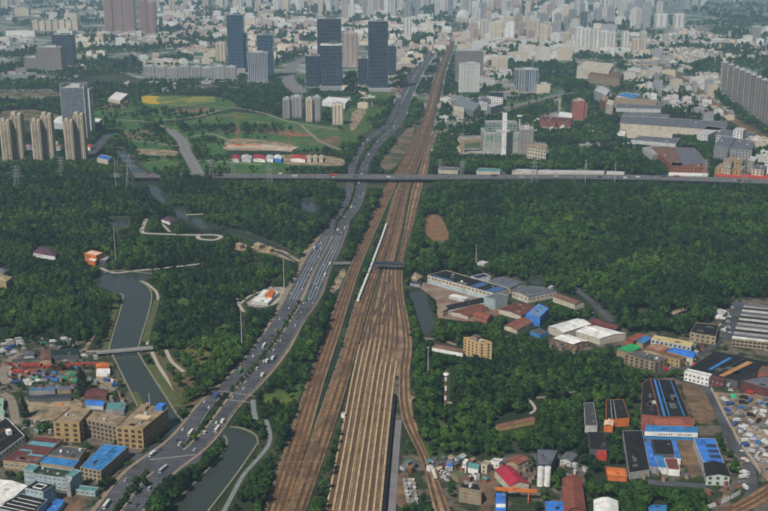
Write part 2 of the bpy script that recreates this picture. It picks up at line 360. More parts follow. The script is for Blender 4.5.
for p in ([(0, 92), (62, 92), (62, 96), (0, 97)], [(0, 112), (28, 109), (66, 117), (60, 122), (0, 120)], [(137, 149), (176, 151), (174, 156), (138, 154)],
          [(226, 142), (238, 138), (284, 143), (300, 149), (282, 151), (226, 150)], [(283, 155), (328, 156), (344, 160), (340, 166), (286, 164)],
          [(352, 113), (362, 108), (366, 112), (356, 128), (350, 130)], [(380, 160), (408, 128), (416, 122), (410, 146), (394, 168), (384, 170)]):
    sheet('bare_earth_lot', p, .20, sandm if 112 < p[0][1] < 159 else M('dry_soil', (.17, .13, .085), .95, .35, .05, col2=(.06, .07, .035), scale2=.02))
soilr = M('reddish_soil', (.20, .12, .075), .95, .45, .05, col2=(.07, .085, .035), scale2=.015, thr=(.46, .58))
for p in ([(222, 129), (262, 128), (300, 131), (318, 136), (296, 137), (250, 133), (224, 133)], [(124, 133), (146, 131), (156, 136), (140, 139), (126, 138)], [(100, 104), (126, 101), (134, 106), (108, 110)], [(170, 108), (204, 106), (212, 110), (180, 114)], [(312, 140), (336, 136), (346, 142), (330, 148)]):
    sheet('bare_earth_lot', p, .20, soilr, mask=2)
for p in ([(236, 243), (246, 245), (245, 251), (234, 249)], [(251, 246), (268, 248), (286, 252), (298, 258), (294, 262), (280, 257), (256, 251)], [(313, 238), (323, 230), (318, 244), (306, 264), (297, 274), (301, 256)], [(340, 271), (346, 270), (342, 284), (334, 293), (330, 290)]):
    sheet('sandy_lot', p, .14, sandm)
sheet('pale_lot', [(247, 303), (262, 292), (276, 287), (288, 289), (282, 300), (268, 307), (252, 307)], .14, M('pale_gravel', (.38, .35, .31), .95, .35, .15, col2=(.22, .19, .16)))
sheet('bare_earth_lot', [(426, 216), (438, 215), (446, 225), (448, 239), (434, 241), (425, 232)], .16, M('red_soil', (.20, .115, .06), .95, .3, .08))
sheet('bare_earth_lot', [(413, 248), (428, 250), (430, 262), (416, 264)], .16, M('weedy_soil', (.13, .13, .04), .95, .3, .1), mask=3)
# ---- industrial yards
sheet('industrial_yard', [(-60, 345), (20, 338), (84, 341), (96, 356), (112, 362), (128, 388), (140, 408), (150, 440), (134, 462), (96, 506), (70, 540), (-60, 540)], .10, yardm, mask=4)
sheet('sandy_lot', [(28, 399), (72, 398), (82, 404), (78, 418), (30, 420)], .16, sandm)
sheet('sandy_lot', [(96, 376), (112, 378), (118, 388), (100, 396)], .16, sandm)
sheet('work_yard', [(60, 500), (70, 494), (88, 497), (82, 508), (70, 518), (56, 514)], .16, dirtm)
sheet('factory_yard', [(415, 284), (430, 282), (505, 300), (512, 312), (470, 322), (438, 318), (436, 300)], .10, M('factory_paving', (.20, .12, .085), .9, .25, .1, col2=(.26, .22, .18)), mask=0)
sheet('factory_yard', [(545, 335), (575, 318), (628, 330), (640, 342), (600, 348), (575, 352), (552, 346)], .10, yardm)
sheet('factory_yard', [(622, 340), (652, 332), (700, 340), (715, 318), (738, 298), (830, 300), (830, 400), (735, 392), (690, 376), (640, 364), (620, 356)], .10, yardm, mask=4)
sheet('factory_yard', [(642, 380), (690, 376), (735, 392), (830, 392), (830, 540), (735, 540), (700, 512), (704, 488), (650, 478), (646, 440), (639, 424)], .10, yardm, mask=4)
sheet('earth_court', [(682, 384), (706, 389), (716, 418), (700, 424), (692, 414)], .16, dirtm)
sheet('earth_court', [(676, 441), (692, 440), (704, 470), (690, 478), (682, 462)], .16, dirtm)
sheet('scrap_yard', [(712, 392), (830, 398), (830, 480), (768, 482), (745, 455), (730, 425)], .16, M('scrap_ground', (.30, .22, .155), .95, .4, .1, col2=(.11, .09, .075), scale2=.05))
sheet('village_yard', [(402, 452), (425, 458), (470, 460), (510, 455), (560, 452), (585, 462), (585, 540), (402, 540)], .10, yardm, mask=4)
sheet('earth_lane', [(482, 470), (494, 472), (496, 490), (490, 512), (482, 520), (480, 490)], .16, dirtm)
sheet('earth_lane', [(396, 476), (408, 474), (412, 500), (402, 508), (394, 498)], .16, dirtm)
# trees that stand inside the yards
for p in ([(60, 345), (50, 356), (80, 356), (80, 349)], [(30, 424), (52, 420), (52, 440), (40, 434)], [(0, 464), (22, 468), (24, 482), (0, 479)], [(100, 472), (133, 452), (134, 466), (118, 484), (98, 505), (84, 507), (98, 492)],
          [(84, 493), (100, 480), (112, 474), (100, 500)], [(452, 470), (458, 470), (462, 490), (450, 500), (448, 480)], [(555, 452), (574, 456), (572, 476), (552, 490), (551, 470)], [(508, 462), (535, 460), (535, 478), (525, 476)],
          [(583, 465), (606, 458), (606, 470), (612, 484), (640, 480), (640, 470), (650, 470), (705, 488), (700, 505), (665, 508), (640, 505), (596, 496), (583, 485)], [(600, 425), (618, 425), (626, 462), (606, 462)],
          [(728, 455), (740, 452), (744, 470), (738, 476), (730, 474)], [(676, 462), (688, 466), (688, 476), (676, 476)], [(630, 355), (640, 345), (590, 348), (600, 360), (625, 366)], [(497, 318), (512, 310), (520, 318), (505, 324)],
          [(545, 305), (575, 305), (580, 315), (560, 326), (545, 322)], [(476, 316), (500, 320), (500, 330), (476, 326)], [(430, 484), (440, 488), (450, 512), (440, 520)], [(402, 504), (424, 500), (432, 520), (400, 520)],
          [(500, 487), (508, 478), (512, 486)], [(535, 494), (548, 496), (546, 512), (536, 512)]): paint(p, 1)

# ---- water with stone banks
def river(name, poly, label=None):
    o = sheet(name, poly, .30, water); paint(grow(poly, 1.2 if max(q[1] for q in poly) > 260 else 2.2)); return o
river('canal', [(92, 283), (103, 273), (120, 271), (152, 274), (141, 282), (152, 297.5), (139, 346), (139, 355), (158.5, 385), (169, 402), (176, 413), (182, 424), (176, 436), (160, 436), (137, 405), (127, 385), (112, 354), (110, 346), (123, 301), (120, 295), (104, 289)])
river('canal', [(221, 424), (231, 428), (243, 430), (256, 436), (257, 445), (247, 460), (235, 477), (222, 494), (208, 512), (195, 532), (150, 532), (169, 509), (199, 479), (222, 455), (227, 442), (214, 432)])
river('canal', [(113.6, 149), (124, 149), (150, 176), (156, 186), (169, 198), (164, 204), (152, 195), (146, 184), (136, 176)])
river('canal', [(173, 208), (186, 209), (190, 215), (203, 219), (210, 229), (201, 229), (188, 220), (178, 217.5)])
river('canal', [(204, 222), (222, 227), (243, 232), (266, 241), (288, 250), (300, 258), (296, 262), (280, 254), (262, 246), (240, 237), (206, 226)])
river('pond', [(109, 219), (127, 218), (127, 224), (118, 227), (110, 224)])
river('pond', [(409.5, 293), (425, 293), (428, 304), (434, 320), (433, 328), (424, 335), (421, 327), (414, 306)])
river('pond', [(528, 274), (540, 277), (543, 284), (532, 284)])
river('pond', [(300, 200), (311, 199), (318, 208), (312, 213), (303, 208)])
bankm = M('bank_stone', (.20, .20, .14), .9, .25, .15)
for p in ([(120, 294), (123, 301), (110, 346), (112, 354), (127, 385), (137, 405), (146, 418)], [(140, 281), (152, 297), (139, 346), (140, 356), (158, 385), (169, 402), (175, 412), (183, 422)],
          [(230, 427), (243, 429), (256, 436), (258, 446)], [(169, 509), (199, 479), (222, 455), (227, 442), (224, 436)], [(152, 274), (120, 271), (103, 273)],
          [(257, 445), (247, 460), (235, 477), (222, 494), (208, 512)]):
    tag(wall_strip('canal_bank', smooth(p, 5), 1.0, 1.8, bankm), kind='structure')
gp = M('grass_bank', (.085, .10, .035), .9, .3, .1)
for p, wd in (([(116, 305), (106, 340), (106, 352)], 8), ([(157, 300), (145, 342)], 8), ([(150, 365), (166, 388), (178, 408)], 10), ([(134, 392), (142, 408)], 7)):
    tag(wall_strip('grass_bank', p, .5, wd, gp), kind='structure')
# ---- footpaths and lanes
for p, wd, m in (([(141, 281), (150, 286), (158, 298), (150, 330), (147, 345)], 3.5, pathm), ([(100, 268), (115, 273), (135, 271), (165, 268), (200, 264)], 5, pathm),
                 ([(146, 219), (142, 229), (144, 233), (160, 234), (190, 235), (214, 235), (221, 237), (214, 240), (200, 239), (198, 236)], 7, pathm), ([(160, 222), (170, 232)], 4, pathm),
                 ([(186, 215), (203, 214)], 5, pathm), ([(82, 354), (88, 345), (93, 335)], 5, sandm), ([(6, 384), (3, 372), (10, 360), (22, 353)], 8, M('lane_dirt', (.24, .20, .16), .95)),
                 ([(2, 394), (10, 398), (14, 410), (16, 425)], 8, M('lane_dirt', (.24, .20, .16), .95)), ([(152, 352), (158, 365), (166, 378), (172, 392)], 4, pathm), ([(166, 350), (172, 362), (184, 372)], 4, pathm),
                 ([(266, 420), (270, 434), (268, 446), (255, 462), (243, 476), (232, 496), (222, 515)], 4, M('path_grey', (.20, .22, .22), .9)), ([(253, 400), (254, 412), (256, 420)], 5, M('path_grey', (.20, .22, .22), .9)),
                 ([(524, 397), (531, 402), (535, 409), (530, 414)], 3, pathm), ([(536, 398), (556, 396), (576, 391)], 4, M('lane_dirt', (.24, .20, .16), .95)), ([(444, 402), (460, 404), (472, 404)], 3, pathm),
                 ([(648, 482), (672, 484), (706, 486)], 8, asph), ([(240, 304), (250, 296), (262, 291), (272, 287)], 4, pathm), ([(236, 298), (240, 306), (244, 312)], 4, pathm),
                 ([(190, 160), (240, 163), (262, 165)], 4, pathm), ([(162, 120), (196, 117), (220, 110)], 12, M('lane_dirt', (.24, .20, .16), .95)), ([(140, 97), (178, 88), (200, 86), (240, 88)], 9, M('lane_dirt', (.24, .20, .16), .95)),
                 ([(215, 108), (236, 108), (266, 114), (290, 122), (338, 130)], 9, M('lane_dirt', (.24, .20, .16), .95)), ([(118, 120), (150, 122), (172, 131)], 8, M('lane_dirt', (.24, .20, .16), .95)), ([(186, 138), (210, 134), (228, 140)], 8, M('lane_dirt', (.24, .20, .16), .95)), ([(300, 124), (318, 140), (340, 150)], 8, M('lane_dirt', (.24, .20, .16), .95)), ([(128, 140), (160, 144), (178, 146)], 7, M('lane_dirt', (.24, .20, .16), .95)), ([(668, 316), (676, 312), (686, 309)], 7, sandm), ([(420, 338), (440, 340), (456, 345)], 4, M('lane_dirt', (.24, .20, .16), .95)),
                 ([(262, 246), (276, 250), (284, 252), (300, 262)], 6, sandm), ([(82, 352), (100, 351)], 5, conc)):
    tag(wall_strip('footpath' if wd < 7 else 'lane', smooth(p, 5), .36, wd, m), kind='structure')
for p, wd in (([(574, 288), (590, 300), (602, 312), (612, 322)], 9), ([(704, 300), (724, 340), (712, 352)], 0), ([(484, 113), (500, 110), (549, 97), (575, 92)], 22)):
    if wd: tag(wall_strip('side_road', smooth(p, 5), .40, wd, asph if wd < 20 else asph2), kind='structure')
tag(wall_strip('side_road', smooth([(170, 130), (182, 141), (186, 152), (192, 162), (198, 174)], 6), .40, 26, asph2), kind='structure')
for o_ in (-.55, .55): tag(wall_strip('painted_line', smooth([(170+o_*4, 130), (182+o_*4.6, 141), (186+o_*5, 152), (192+o_*5.6, 162), (198+o_*6, 174)], 6), .46, .8, paintw, z0=.42), kind='structure')
tag(wall_strip('side_road', smooth([(110, 131), (100, 143), (86, 158)], 4), .40, 24, asph), kind='structure')
tag(wall_strip('side_road', smooth([(300, 92), (288, 80), (292, 66), (305, 58)], 5), .40, 45, asph2), kind='structure')
tag(wall_strip('side_road', smooth([(694, 372), (704, 384), (714, 402), (724, 424), (732, 442), (746, 462), (751, 476), (751, 494), (742, 506)], 5), .40, 9, asph), kind='structure')
tag(wall_strip('side_road', smooth([(728, 340), (730, 326), (737, 310), (741, 302)], 4), .40, 14, asph), kind='structure')
tag(wall_strip('side_road', [(656, 372), (684, 366), (704, 352), (722, 341)], .40, 8, asph), kind='structure')
tag(wall_strip('side_road', [(182, 456), (150, 459), (128, 456), (112, 448)], .45, 14, asph), kind='structure')

# ---- railways
def band(Lp, Rp): return Edge(Lp), Edge(Rp)
A = band([(264.5, 511), (285, 450), (310, 376), (323, 340), (349, 270), (380, 200), (388, 183), (396, 172), (419, 125), (437.5, 70), (449, 45), (455, 32), (458, 22)],
         [(285, 511), (305, 450), (326, 376), (337.5, 340), (359.5, 270), (389.5, 200), (397, 183), (404, 172), (424, 125), (440.5, 70), (451, 45), (456.5, 32), (459, 22)])
Bn = band([(286, 511), (307, 450), (333, 376), (343.5, 345), (355, 305), (366, 277), (385, 226), (392.5, 200), (399, 183), (405.5, 172), (425, 125), (441, 70), (451.3, 45), (456.8, 32), (459.3, 22)],
          [(306, 511), (327, 450), (350, 376), (358, 345), (369, 305), (378, 277), (394, 226), (400, 200), (406, 183), (412, 172), (430, 125), (443.8, 70), (452.6, 45), (457.6, 32), (460, 22)])
Yd = band([(326.3, 511), (342.6, 430), (353, 376), (360, 345), (371, 305), (380, 277), (395, 226), (401, 200), (406.5, 183), (412.5, 172), (430.5, 125), (444.2, 70), (452.9, 45), (458, 32), (460.3, 22)],
          [(380.5, 511), (388.3, 430), (394.5, 376), (399, 345), (397.5, 305), (394, 277), (403, 226), (407.5, 200), (411.5, 183), (416.5, 172), (433, 125), (445.5, 70), (453.8, 45), (458.6, 32), (460.8, 22)])
D = band([(434, 511), (421, 460), (402.5, 420), (399, 376), (402.5, 345), (400.5, 318), (397, 296), (396, 272), (400.5, 250), (405, 226), (410, 200), (414.5, 183), (419, 172), (425.5, 150), (432, 135)],
         [(450, 511), (430, 460), (413, 420), (408, 376), (410.5, 345), (407.5, 322), (402.5, 298), (401.5, 272), (406, 250), (412.5, 226), (418.5, 200), (423, 183), (427, 172), (430.5, 150), (435, 135)])
rail_root = tag(link('railway', None), 'brown railway corridor of many tracks running straight away through the middle', kind='structure')
def bed(name, bd, y0, y1, z, mat, f0=0.0, f1=1.0, pad=0, d=1.0):
    Ys = rows(y0, y1); l, r = bd[0](Ys), bd[1](Ys); a = l+(r-l)*f0-pad; b = l+(r-l)*f1+pad
    mb = MB(); ribbon(mb, Ys, a, b, z, 0); paint_band(Ys, a, b, d); return mb.obj(name, mat, rail_root)
bed('ballast_bed', A, 530, 23, .80, ballast, pad=.5)
bed('ballast_bed', Bn, 530, 23, .85, ballast)
bed('ballast_bed', Yd, 530, 23, .70, ballast2)
bed('ballast_bed', D, 530, 136, .75, ballast2)
# dirt between yard throat and the curved line
Ys = rows(376, 262); mb = MB(); ribbon(mb, Ys, Yd[1](Ys)-1, D[0](Ys)+1, .55, 0); mb.obj('ballast_bed', ballast2, rail_root); paint_band(Ys, Yd[1](Ys), D[0](Ys), 1)
Ys = rows(420, 376); mb = MB(); ribbon(mb, Ys, Yd[1](Ys)-1, D[0](Ys)+1, .55, 0); mb.obj('ballast_bed', yardm, rail_root); paint_band(Ys, Yd[1](Ys), D[0](Ys), 1)
def track(bd, fr, y0, y1, z, gauge=1.6):
    Ys = rows(y0, y1, .010); l, r = bd[0](Ys), bd[1](Ys); pr = np.log(Ys); k0, k1 = pr[0], pr[-1]
    f = np.interp(pr, np.linspace(k0, k1, len(fr)), fr) if isinstance(fr, (list, tuple)) else fr
    c = l+(r-l)*f; mb = MB(); ribbon(mb, Ys, c-1.35, c+1.35, z, z-.2, 0)
    for s in (-1, 1): ribbon(mb, Ys, c+s*gauge/2-.12, c+s*gauge/2+.12, z+.18, z, 1)
    return mb.obj('track', [slp(), railm], rail_root)
for f in (.2, .5, .8): track(A, f, 530, 23, .95)
for f in (.16, .5, .84): track(Bn, f, 530, 23, 1.0)
NY = 8
throat = [(.06, .5), (.06, .5), (.34, .5), (.34, .64), (.64, .64), (.64, .9), (.94, .9), (.94, .5)]
for i in range(NY):
    f = (i+.5)/NY; t = throat[i][0]
    track(Yd, f, 530, 350, .90)
    Ys = rows(350, 262, .010); k = np.linspace(0, 1, len(Ys)); s = k*k*(3-2*k); l, r = Yd[0](Ys), Yd[1](Ys); c = l+(r-l)*(f*(1-s)+t*s)
    mb = MB(); ribbon(mb, Ys, c-1.35, c+1.35, .90+.012*i, .7, 0)
    for q in (-1, 1): ribbon(mb, Ys, c+q*.8-.12, c+q*.8+.12, 1.2, .9, 1)
    mb.obj('track', [slp(), railm], rail_root)
    if i % 2 == 1:                          # crossovers in the throat
        Ys = rows(345-4*i, 285-3*i, .010); k = np.linspace(0, 1, len(Ys)); s = k*k*(3-2*k); l, r = Yd[0](Ys), Yd[1](Ys)
        c = l+(r-l)*((f-.18)*(1-s)+min(.95, f+.3)*s); mb = MB(); ribbon(mb, Ys, c-1.2, c+1.2, 1.02+.012*i, .7, 0)
        for q in (-1, 1): ribbon(mb, Ys, c+q*.8-.12, c+q*.8+.12, 1.24, .9, 1)
        mb.obj('track', [slp(), railm], rail_root)
for f in (.06, .34, .64, .94): track(Yd, f, 262, 23, .95)
for f in (.25, .75): track(D, f, 530, 136, 1.0)
# raised walkways between the stabling tracks
ends = [346, 349, 342, 340, 344, 365, 364, 366, 362]
for i in range(NY+1):
    Ys = rows(530, ends[i]); l, r = Yd[0](Ys), Yd[1](Ys); c = l+(r-l)*(i/NY); mb = MB(); wd = .85 if i != 3 else .45
    ribbon(mb, Ys, c-wd, c+wd, 1.75, .7)
    if i == 3: ribbon(mb, Ys, c+1.1, c+1.7, 1.75, .7)
    tag(mb.obj('walkway', platm, rail_root))
# stone edge walls and service paths of the main line
for bd, s, z in ((A, 0, 1.4), (A, 1, 1.2), (Bn, 0, 1.2)):
    Ys = rows(530 if s == 0 and bd is A else 428, 190); x = bd[s](Ys); mb = MB(); ribbon(mb, Ys, x-.45, x+.45, z, 0); mb.obj('edge_wall', M('edge_stone', (.27, .21, .16), .9, .3, .2), rail_root)
Ys = rows(430, 262); x = D[1](Ys); mb = MB(); ribbon(mb, Ys, x+.2, x+1.6, .9, 0); mb.obj('edge_wall', ballast2, rail_root)
# service road beside the yard
Ys = rows(530, 400); mb = MB(); ribbon(mb, Ys, Yd[1](Ys)+5.5, Yd[1](Ys)+12, .42, 0); tag(mb.obj('side_road', asph2), kind='structure'); paint_band(Ys, Yd[1](Ys), Yd[1](Ys)+13, 1)
# branch line curving off to the right, line along the right edge, curve in the lower right corner
def track_line(pts, z=.8, wd=5, n=1, sp=5.0):
    wall_strip('ballast_bed', pts, z, wd, ballast, parent=rail_root)
    for k in range(n):
        P = [G(x, y) for x, y in pts]; off = (k-(n-1)/2)*sp; mb = MB(); m_ = len(P)
        for i in range(m_-1):
            def q(j, o):
                d = P[min(j+1, m_-1)]-P[max(j-1, 0)]; d.z = 0; d.normalize(); return P[j]+Vector((-d.y, d.x, 0))*(o+off)
            for a, b, zz, mi in ((1.3, -1.3, z+.12, 0), (.92, .68, z+.32, 1), (-.68, -.92, z+.32, 1)):
                w0, w1, w2, w3 = q(i, b), q(i+1, b), q(i+1, a), q(i, a)
                mb.poly([(p.x, p.y, zz) for p in (w0, w1, w2, w3)], mi)
        mb.obj('track', [slp(), railm], rail_root)
track_line(smooth([(431, 137), (440, 131), (459, 124.5), (491, 114), (530, 104), (560, 98)], 5), .8, 7)
paint([(655, 58), (692, 80), (716, 100), (738, 118), (775, 139), (775, 148), (733, 124), (711, 107), (688, 88), (652, 66)])
track_line(smooth([(655, 62), (690, 84), (713, 103), (735, 121), (768, 141), (830, 180)], 5), .8, 22, 3)
track_line(smooth([(800, 470), (768, 492), (748, 504), (722, 517), (700, 530)], 6), .9, 14, 2)

# ---- expressway
HLL = Edge([(97, 511), (134, 467), (165, 445), (205, 400), (220, 387), (257, 345), (268, 330), (285, 301), (300, 272), (312, 250), (323, 234), (331, 220), (337, 211), (345, 192), (347, 180), (348, 170), (354, 155), (364, 141), (378, 130), (396, 100), (413, 70), (432, 50)])
HLR = Edge([(112, 511), (150, 467), (178, 449), (219, 400), (235, 387), (271, 345), (281, 330), (299, 301), (313, 272), (325, 250), (332.5, 234), (338.5, 220), (345, 211), (352, 192), (354, 180), (355, 170), (361, 155), (370, 141), (385, 130), (402, 100), (418, 70), (434.5, 50)])
HRL = Edge([(123, 511), (156, 471), (183, 452), (229, 400), (239, 387), (276, 345), (286, 330), (303, 301), (315, 272), (326.5, 250), (335, 234), (341, 220), (348, 211), (356, 192), (358, 180), (359, 170), (366, 155), (376, 141), (388, 130), (403.5, 100), (419, 70), (435, 50)])
HRR = Edge([(140, 511), (174, 471), (199, 452), (243, 400), (256, 387), (289, 345), (297.5, 330), (317, 301), (329, 272), (339.5, 250), (345, 234), (350.5, 220), (358, 211), (365, 192), (366.5, 180), (367.5, 170), (374, 155), (385, 141), (397, 130), (410, 100), (424, 70), (438, 50)])
road = tag(link('expressway', None), 'wide expressway with two carriageways left of the railway', kind='structure')
HY = rows(530, 52)
for l, r, nl in ((HLL, HLR, 4), (HRL, HRR, 4)):
    mb = MB(); ribbon(mb, HY, l(HY), r(HY), .45, 0); cw = mb.obj('carriageway', asph, road); paint_band(HY, l(HY), r(HY), .6)
    mb = MB()
    for k in range(nl+1):
        Ys = rows(530, 110, .005); f = .05+.90*k/nl; c = l(Ys)+(r(Ys)-l(Ys))*f; hw = .13
        if k in (0, nl): ribbon(mb, Ys, c-hw, c+hw, .49)
        else:
            for j in range(0, len(Ys)-2, 3): ribbon(mb, Ys[j:j+2], c[j:j+2]-hw, c[j:j+2]+hw, .49)
    mb.obj('lane_marking', paintw, cw)
    # fresh white lines on the bridge section
    mb = MB(); Ys = rows(300, 236)
    for k in range(1, nl): 
        c = l(Ys)+(r(Ys)-l(Ys))*(.05+.90*k/nl); ribbon(mb, Ys, c-.27, c+.27, .53)
    mb.obj('lane_marking', M('bridge_paint', (.50, .54, .60), .7, .3, .3), cw)
# hard shoulders / footways and barriers
for e, a, b, y0, y1 in ((HLL, -5, -1.0, 530, 236), (HRR, 1.0, 4, 530, 225)):
    Ys = rows(y0, y1); mb = MB(); wob = np.interp(Ys, Ys[::7], 1+.35*RNG.standard_normal(len(Ys[::7]))); x = e(Ys)
    ribbon(mb, Ys, x+(a*wob if a < 0 else a), x+(b if a < 0 else b*wob), .52, 0); mb.obj('footway', M('footway_dust', (.25, .20, .15), .95, .25, .1), road)
    paint_band(Ys, x+a, x+b, .3)
for e, s in ((HLL, -1), (HLR, 1), (HRL, -1), (HRR, 1)):
    Ys = rows(445, 186); x = e(Ys); mb = MB(); ribbon(mb, Ys, x+s*.3-.2, x+s*.3+.2, 1.25, 0); mb.obj('barrier', M('barrier_concrete', (.30, .26, .21), .9, .2, .2), road)
# median: concrete in the bridge stretch, planted elsewhere
Ys = rows(300, 236); mb = MB(); ribbon(mb, Ys, HLR(Ys)+.5, HRL(Ys)-.5, .62, 0); mb.obj('median', M('median_concrete', (.30, .24, .185), .9, .2, .2), road); paint_band(Ys, HLR(Ys), HRL(Ys))
Ys = rows(450, 300); mb = MB(); ribbon(mb, Ys, HRL(Ys)-3.2, HRL(Ys)-.5, .62, 0); mb.obj('median', M('median_concrete', (.30, .24, .185), .9, .2, .2), road); paint_band(Ys, HRL(Ys)-3, HRL(Ys))
Ys = rows(530, 472); mb = MB(); ribbon(mb, Ys, HRL(Ys)-2.4, HRL(Ys)-.5, .62, 0); mb.obj('median', M('median_concrete', (.30, .24, .185), .9, .2, .2), road)
# crossing with the side street
sheet('crossing', [(132, 470), (150, 446), (172, 440), (205, 446), (200, 462), (176, 474), (150, 474)], .47, asph)
for p in ([(150, 460), (170, 458), (195, 455)], [(214, 398), (236, 401), (252, 403)], [(218, 391), (240, 394), (256, 397)]):
    tag(wall_strip('painted_line', p, .55, 1.1, M('worn_paint', (.34, .33, .31), .9, .3, .2), z0=.5), kind='structure')
# trees hanging over the lower right carriageway, as in the photograph
paint([(112, 511), (150, 474), (155, 474), (124, 511)], 1); paint([(136, 511), (162, 478), (180, 470), (190, 462), (192, 466), (168, 495), (155, 511)], 1); paint([(186, 448), (218, 410), (222, 408), (194, 442)], 0)
paint([(184, 440), (204, 418), (216, 412), (200, 436), (190, 444)], 1)

# ---- elevated crossroad over road and railway
VN = [(-90, 176), (60, 176.6), (160, 177.2), (260, 177.6), (340, 178.2), (430, 178.8), (520, 178.4), (600, 178.6), (660, 179.6), (720, 181.4), (768, 183.2), (850, 187)]
VZ = 9.0
via = thing('viaduct', 'long low road viaduct crossing over the expressway and railway from side to side', 'viaduct', tuple(G(384, 183)))
org = via.location.copy()
VP = [G(x, y, VZ) for x, y in smooth(VN, 4)]
def via_band(mb, o0, o1, z0, z1, mi=0):
    n = len(VP); a = []; b = []
    for i in range(n):
        d = VP[min(i+1, n-1)]-VP[max(i-1, 0)]; d.z = 0; d.normalize(); q = Vector((-d.y, d.x, 0)); a.append(VP[i]+q*o0); b.append(VP[i]+q*o1)
    for i in range(n-1):
        mb.poly([(a[i].x, a[i].y, z1), (a[i+1].x, a[i+1].y, z1), (b[i+1].x, b[i+1].y, z1), (b[i].x, b[i].y, z1)], mi)
        mb.poly([(a[i].x, a[i].y, z0), (a[i+1].x, a[i+1].y, z0), (a[i+1].x, a[i+1].y, z1), (a[i].x, a[i].y, z1)], mi)
        mb.poly([(b[i+1].x, b[i+1].y, z0), (b[i].x, b[i].y, z0), (b[i].x, b[i].y, z1), (b[i+1].x, b[i+1].y, z1)], mi)
        mb.poly([(b[i].x, b[i].y, z0), (b[i+1].x, b[i+1].y, z0), (a[i+1].x, a[i+1].y, z0), (a[i].x, a[i].y, z0)], mi)
mb = MB(); via_band(mb, 0, 32, VZ-2.2, VZ); deck = mb.obj('deck', [asph], via, org)
for o0 in (0, 15.5, 31.4):
    mb = MB(); via_band(mb, o0, o0+.6, VZ, VZ+1.1); mb.obj('parapet', M('parapet_concrete', (.24, .23, .22), .9, .25, .1), via, org)
mb = MB()
for o0 in (4, 8, 12, 19, 23, 27): via_band(mb, o0, o0+.3, VZ, VZ+.04)
mb.obj('lane_marking', paintw, deck, org)
for i in range(2, len(VP)-2):
    for t in (0, .33, .66):
        p = VP[i].lerp(VP[i+1], t); x, y = PX(p.x, p.y, 0)
        if 342 < x < 372 and not 353 < x < 356: continue
        mb = MB()
        for dy in (6, 16, 26): mb.box((p.x, p.y+dy, 0), (2, 2, VZ-2.2))
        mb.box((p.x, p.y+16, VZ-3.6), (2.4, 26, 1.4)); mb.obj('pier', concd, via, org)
l = [PX(p.x, p.y, VZ) for p in VP]; l2 = [PX(p.x, p.y+32, VZ) for p in VP]
for i in range(len(l)-1):
    if l[i][0] > 205: paint([(l[i][0], l[i][1]+1.5), (l[i+1][0], l[i+1][1]+1.5), (l2[i+1][0], l2[i+1][1]-1), (l2[i][0], l2[i][1]-1)])
paint([(336, 174), (432, 174), (432, 188), (336, 188)])
# canal footbridge and the bridge by the upper canal
def small_bridge(label, p0, p1, wd, z, mat):
    a, b = G(*p0, z), G(*p1, z); c = (a+b)/2; d = (b-a); d.z = 0; L_ = d.length; d.normalize(); root = thing('bridge', label, 'bridge', (c.x, c.y, 0)); ax = (d.x, d.y)
    mb = MB(); mb.box((c.x, c.y, z-1.0), (L_, wd, 1.0), ax); mb.obj('deck', mat, root, (c.x, c.y, 0), ax)
    for s in (-1, 1):
        mb = MB(); q = c+Vector((-d.y, d.x, 0))*s*(wd/2-.2); mb.box((q.x, q.y, z+.01), (L_, .4, 1.0), ax); mb.obj('parapet', conc, root, (c.x, c.y, 0), ax)
    for t in (-.3, 0, .3):
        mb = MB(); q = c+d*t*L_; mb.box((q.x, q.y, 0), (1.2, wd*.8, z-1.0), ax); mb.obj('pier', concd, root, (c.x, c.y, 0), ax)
    paint(grow([p0, (p0[0], p0[1]-2), (p1[0], p1[1]-2), p1, (p1[0], p1[1]+5), (p0[0], p0[1]+5)], 1))
small_bridge('plain grey flat bridge across the canal beside the scrap yards', (96, 352.5), (153, 347.5), 7, 4, M('bridge_deck', (.27, .27, .27)))
small_bridge('pale little bridge over the upper canal below the apartment towers', (134, 178), (158, 178.5), 10, 3, conc)
small_bridge('small grey road bridge beside the expressway near the railway', (334, 263.5), (350, 263), 8, 4, concd)

# ================================================================== BUILDINGS
def win_mesh(fm, key):
    mb = MB()                               # unit window: frame proud of the pane, sill below; x across, z up, -y out of the wall
    def bx(x0, x1, z0, z1, y, mi): mb.prism([(x0, y), (x1, y), (x1, .0), (x0, .0)], z0, z1, mi, None, True)
    bx(-.5, -.465, -.5, .5, -.12, 0); bx(.465, .5, -.5, .5, -.12, 0); bx(-.465, .465, .465, .5, -.12, 0); bx(-.55, .55, -.55, -.5, -.28, 0); bx(-.465, .465, -.5, -.465, -.12, 0)
    bx(-.465, .465, -.465, .465, -.05, 1); bx(-.018, .018, -.465, .465, -.09, 0)
    return mb.mesh('window_'+key, [fm, glz])
WM = {k: win_mesh(M('frame_'+k, C[k], .6, .1), k) for k in ('white', 'beige', 'cyan', 'dgrey', 'brick')}
NB = [0]
def ccw(P):
    a = sum(P[i][0]*P[(i+1) % 4][1]-P[(i+1) % 4][0]*P[i][1] for i in range(4)); return P if a > 0 else P[::-1]
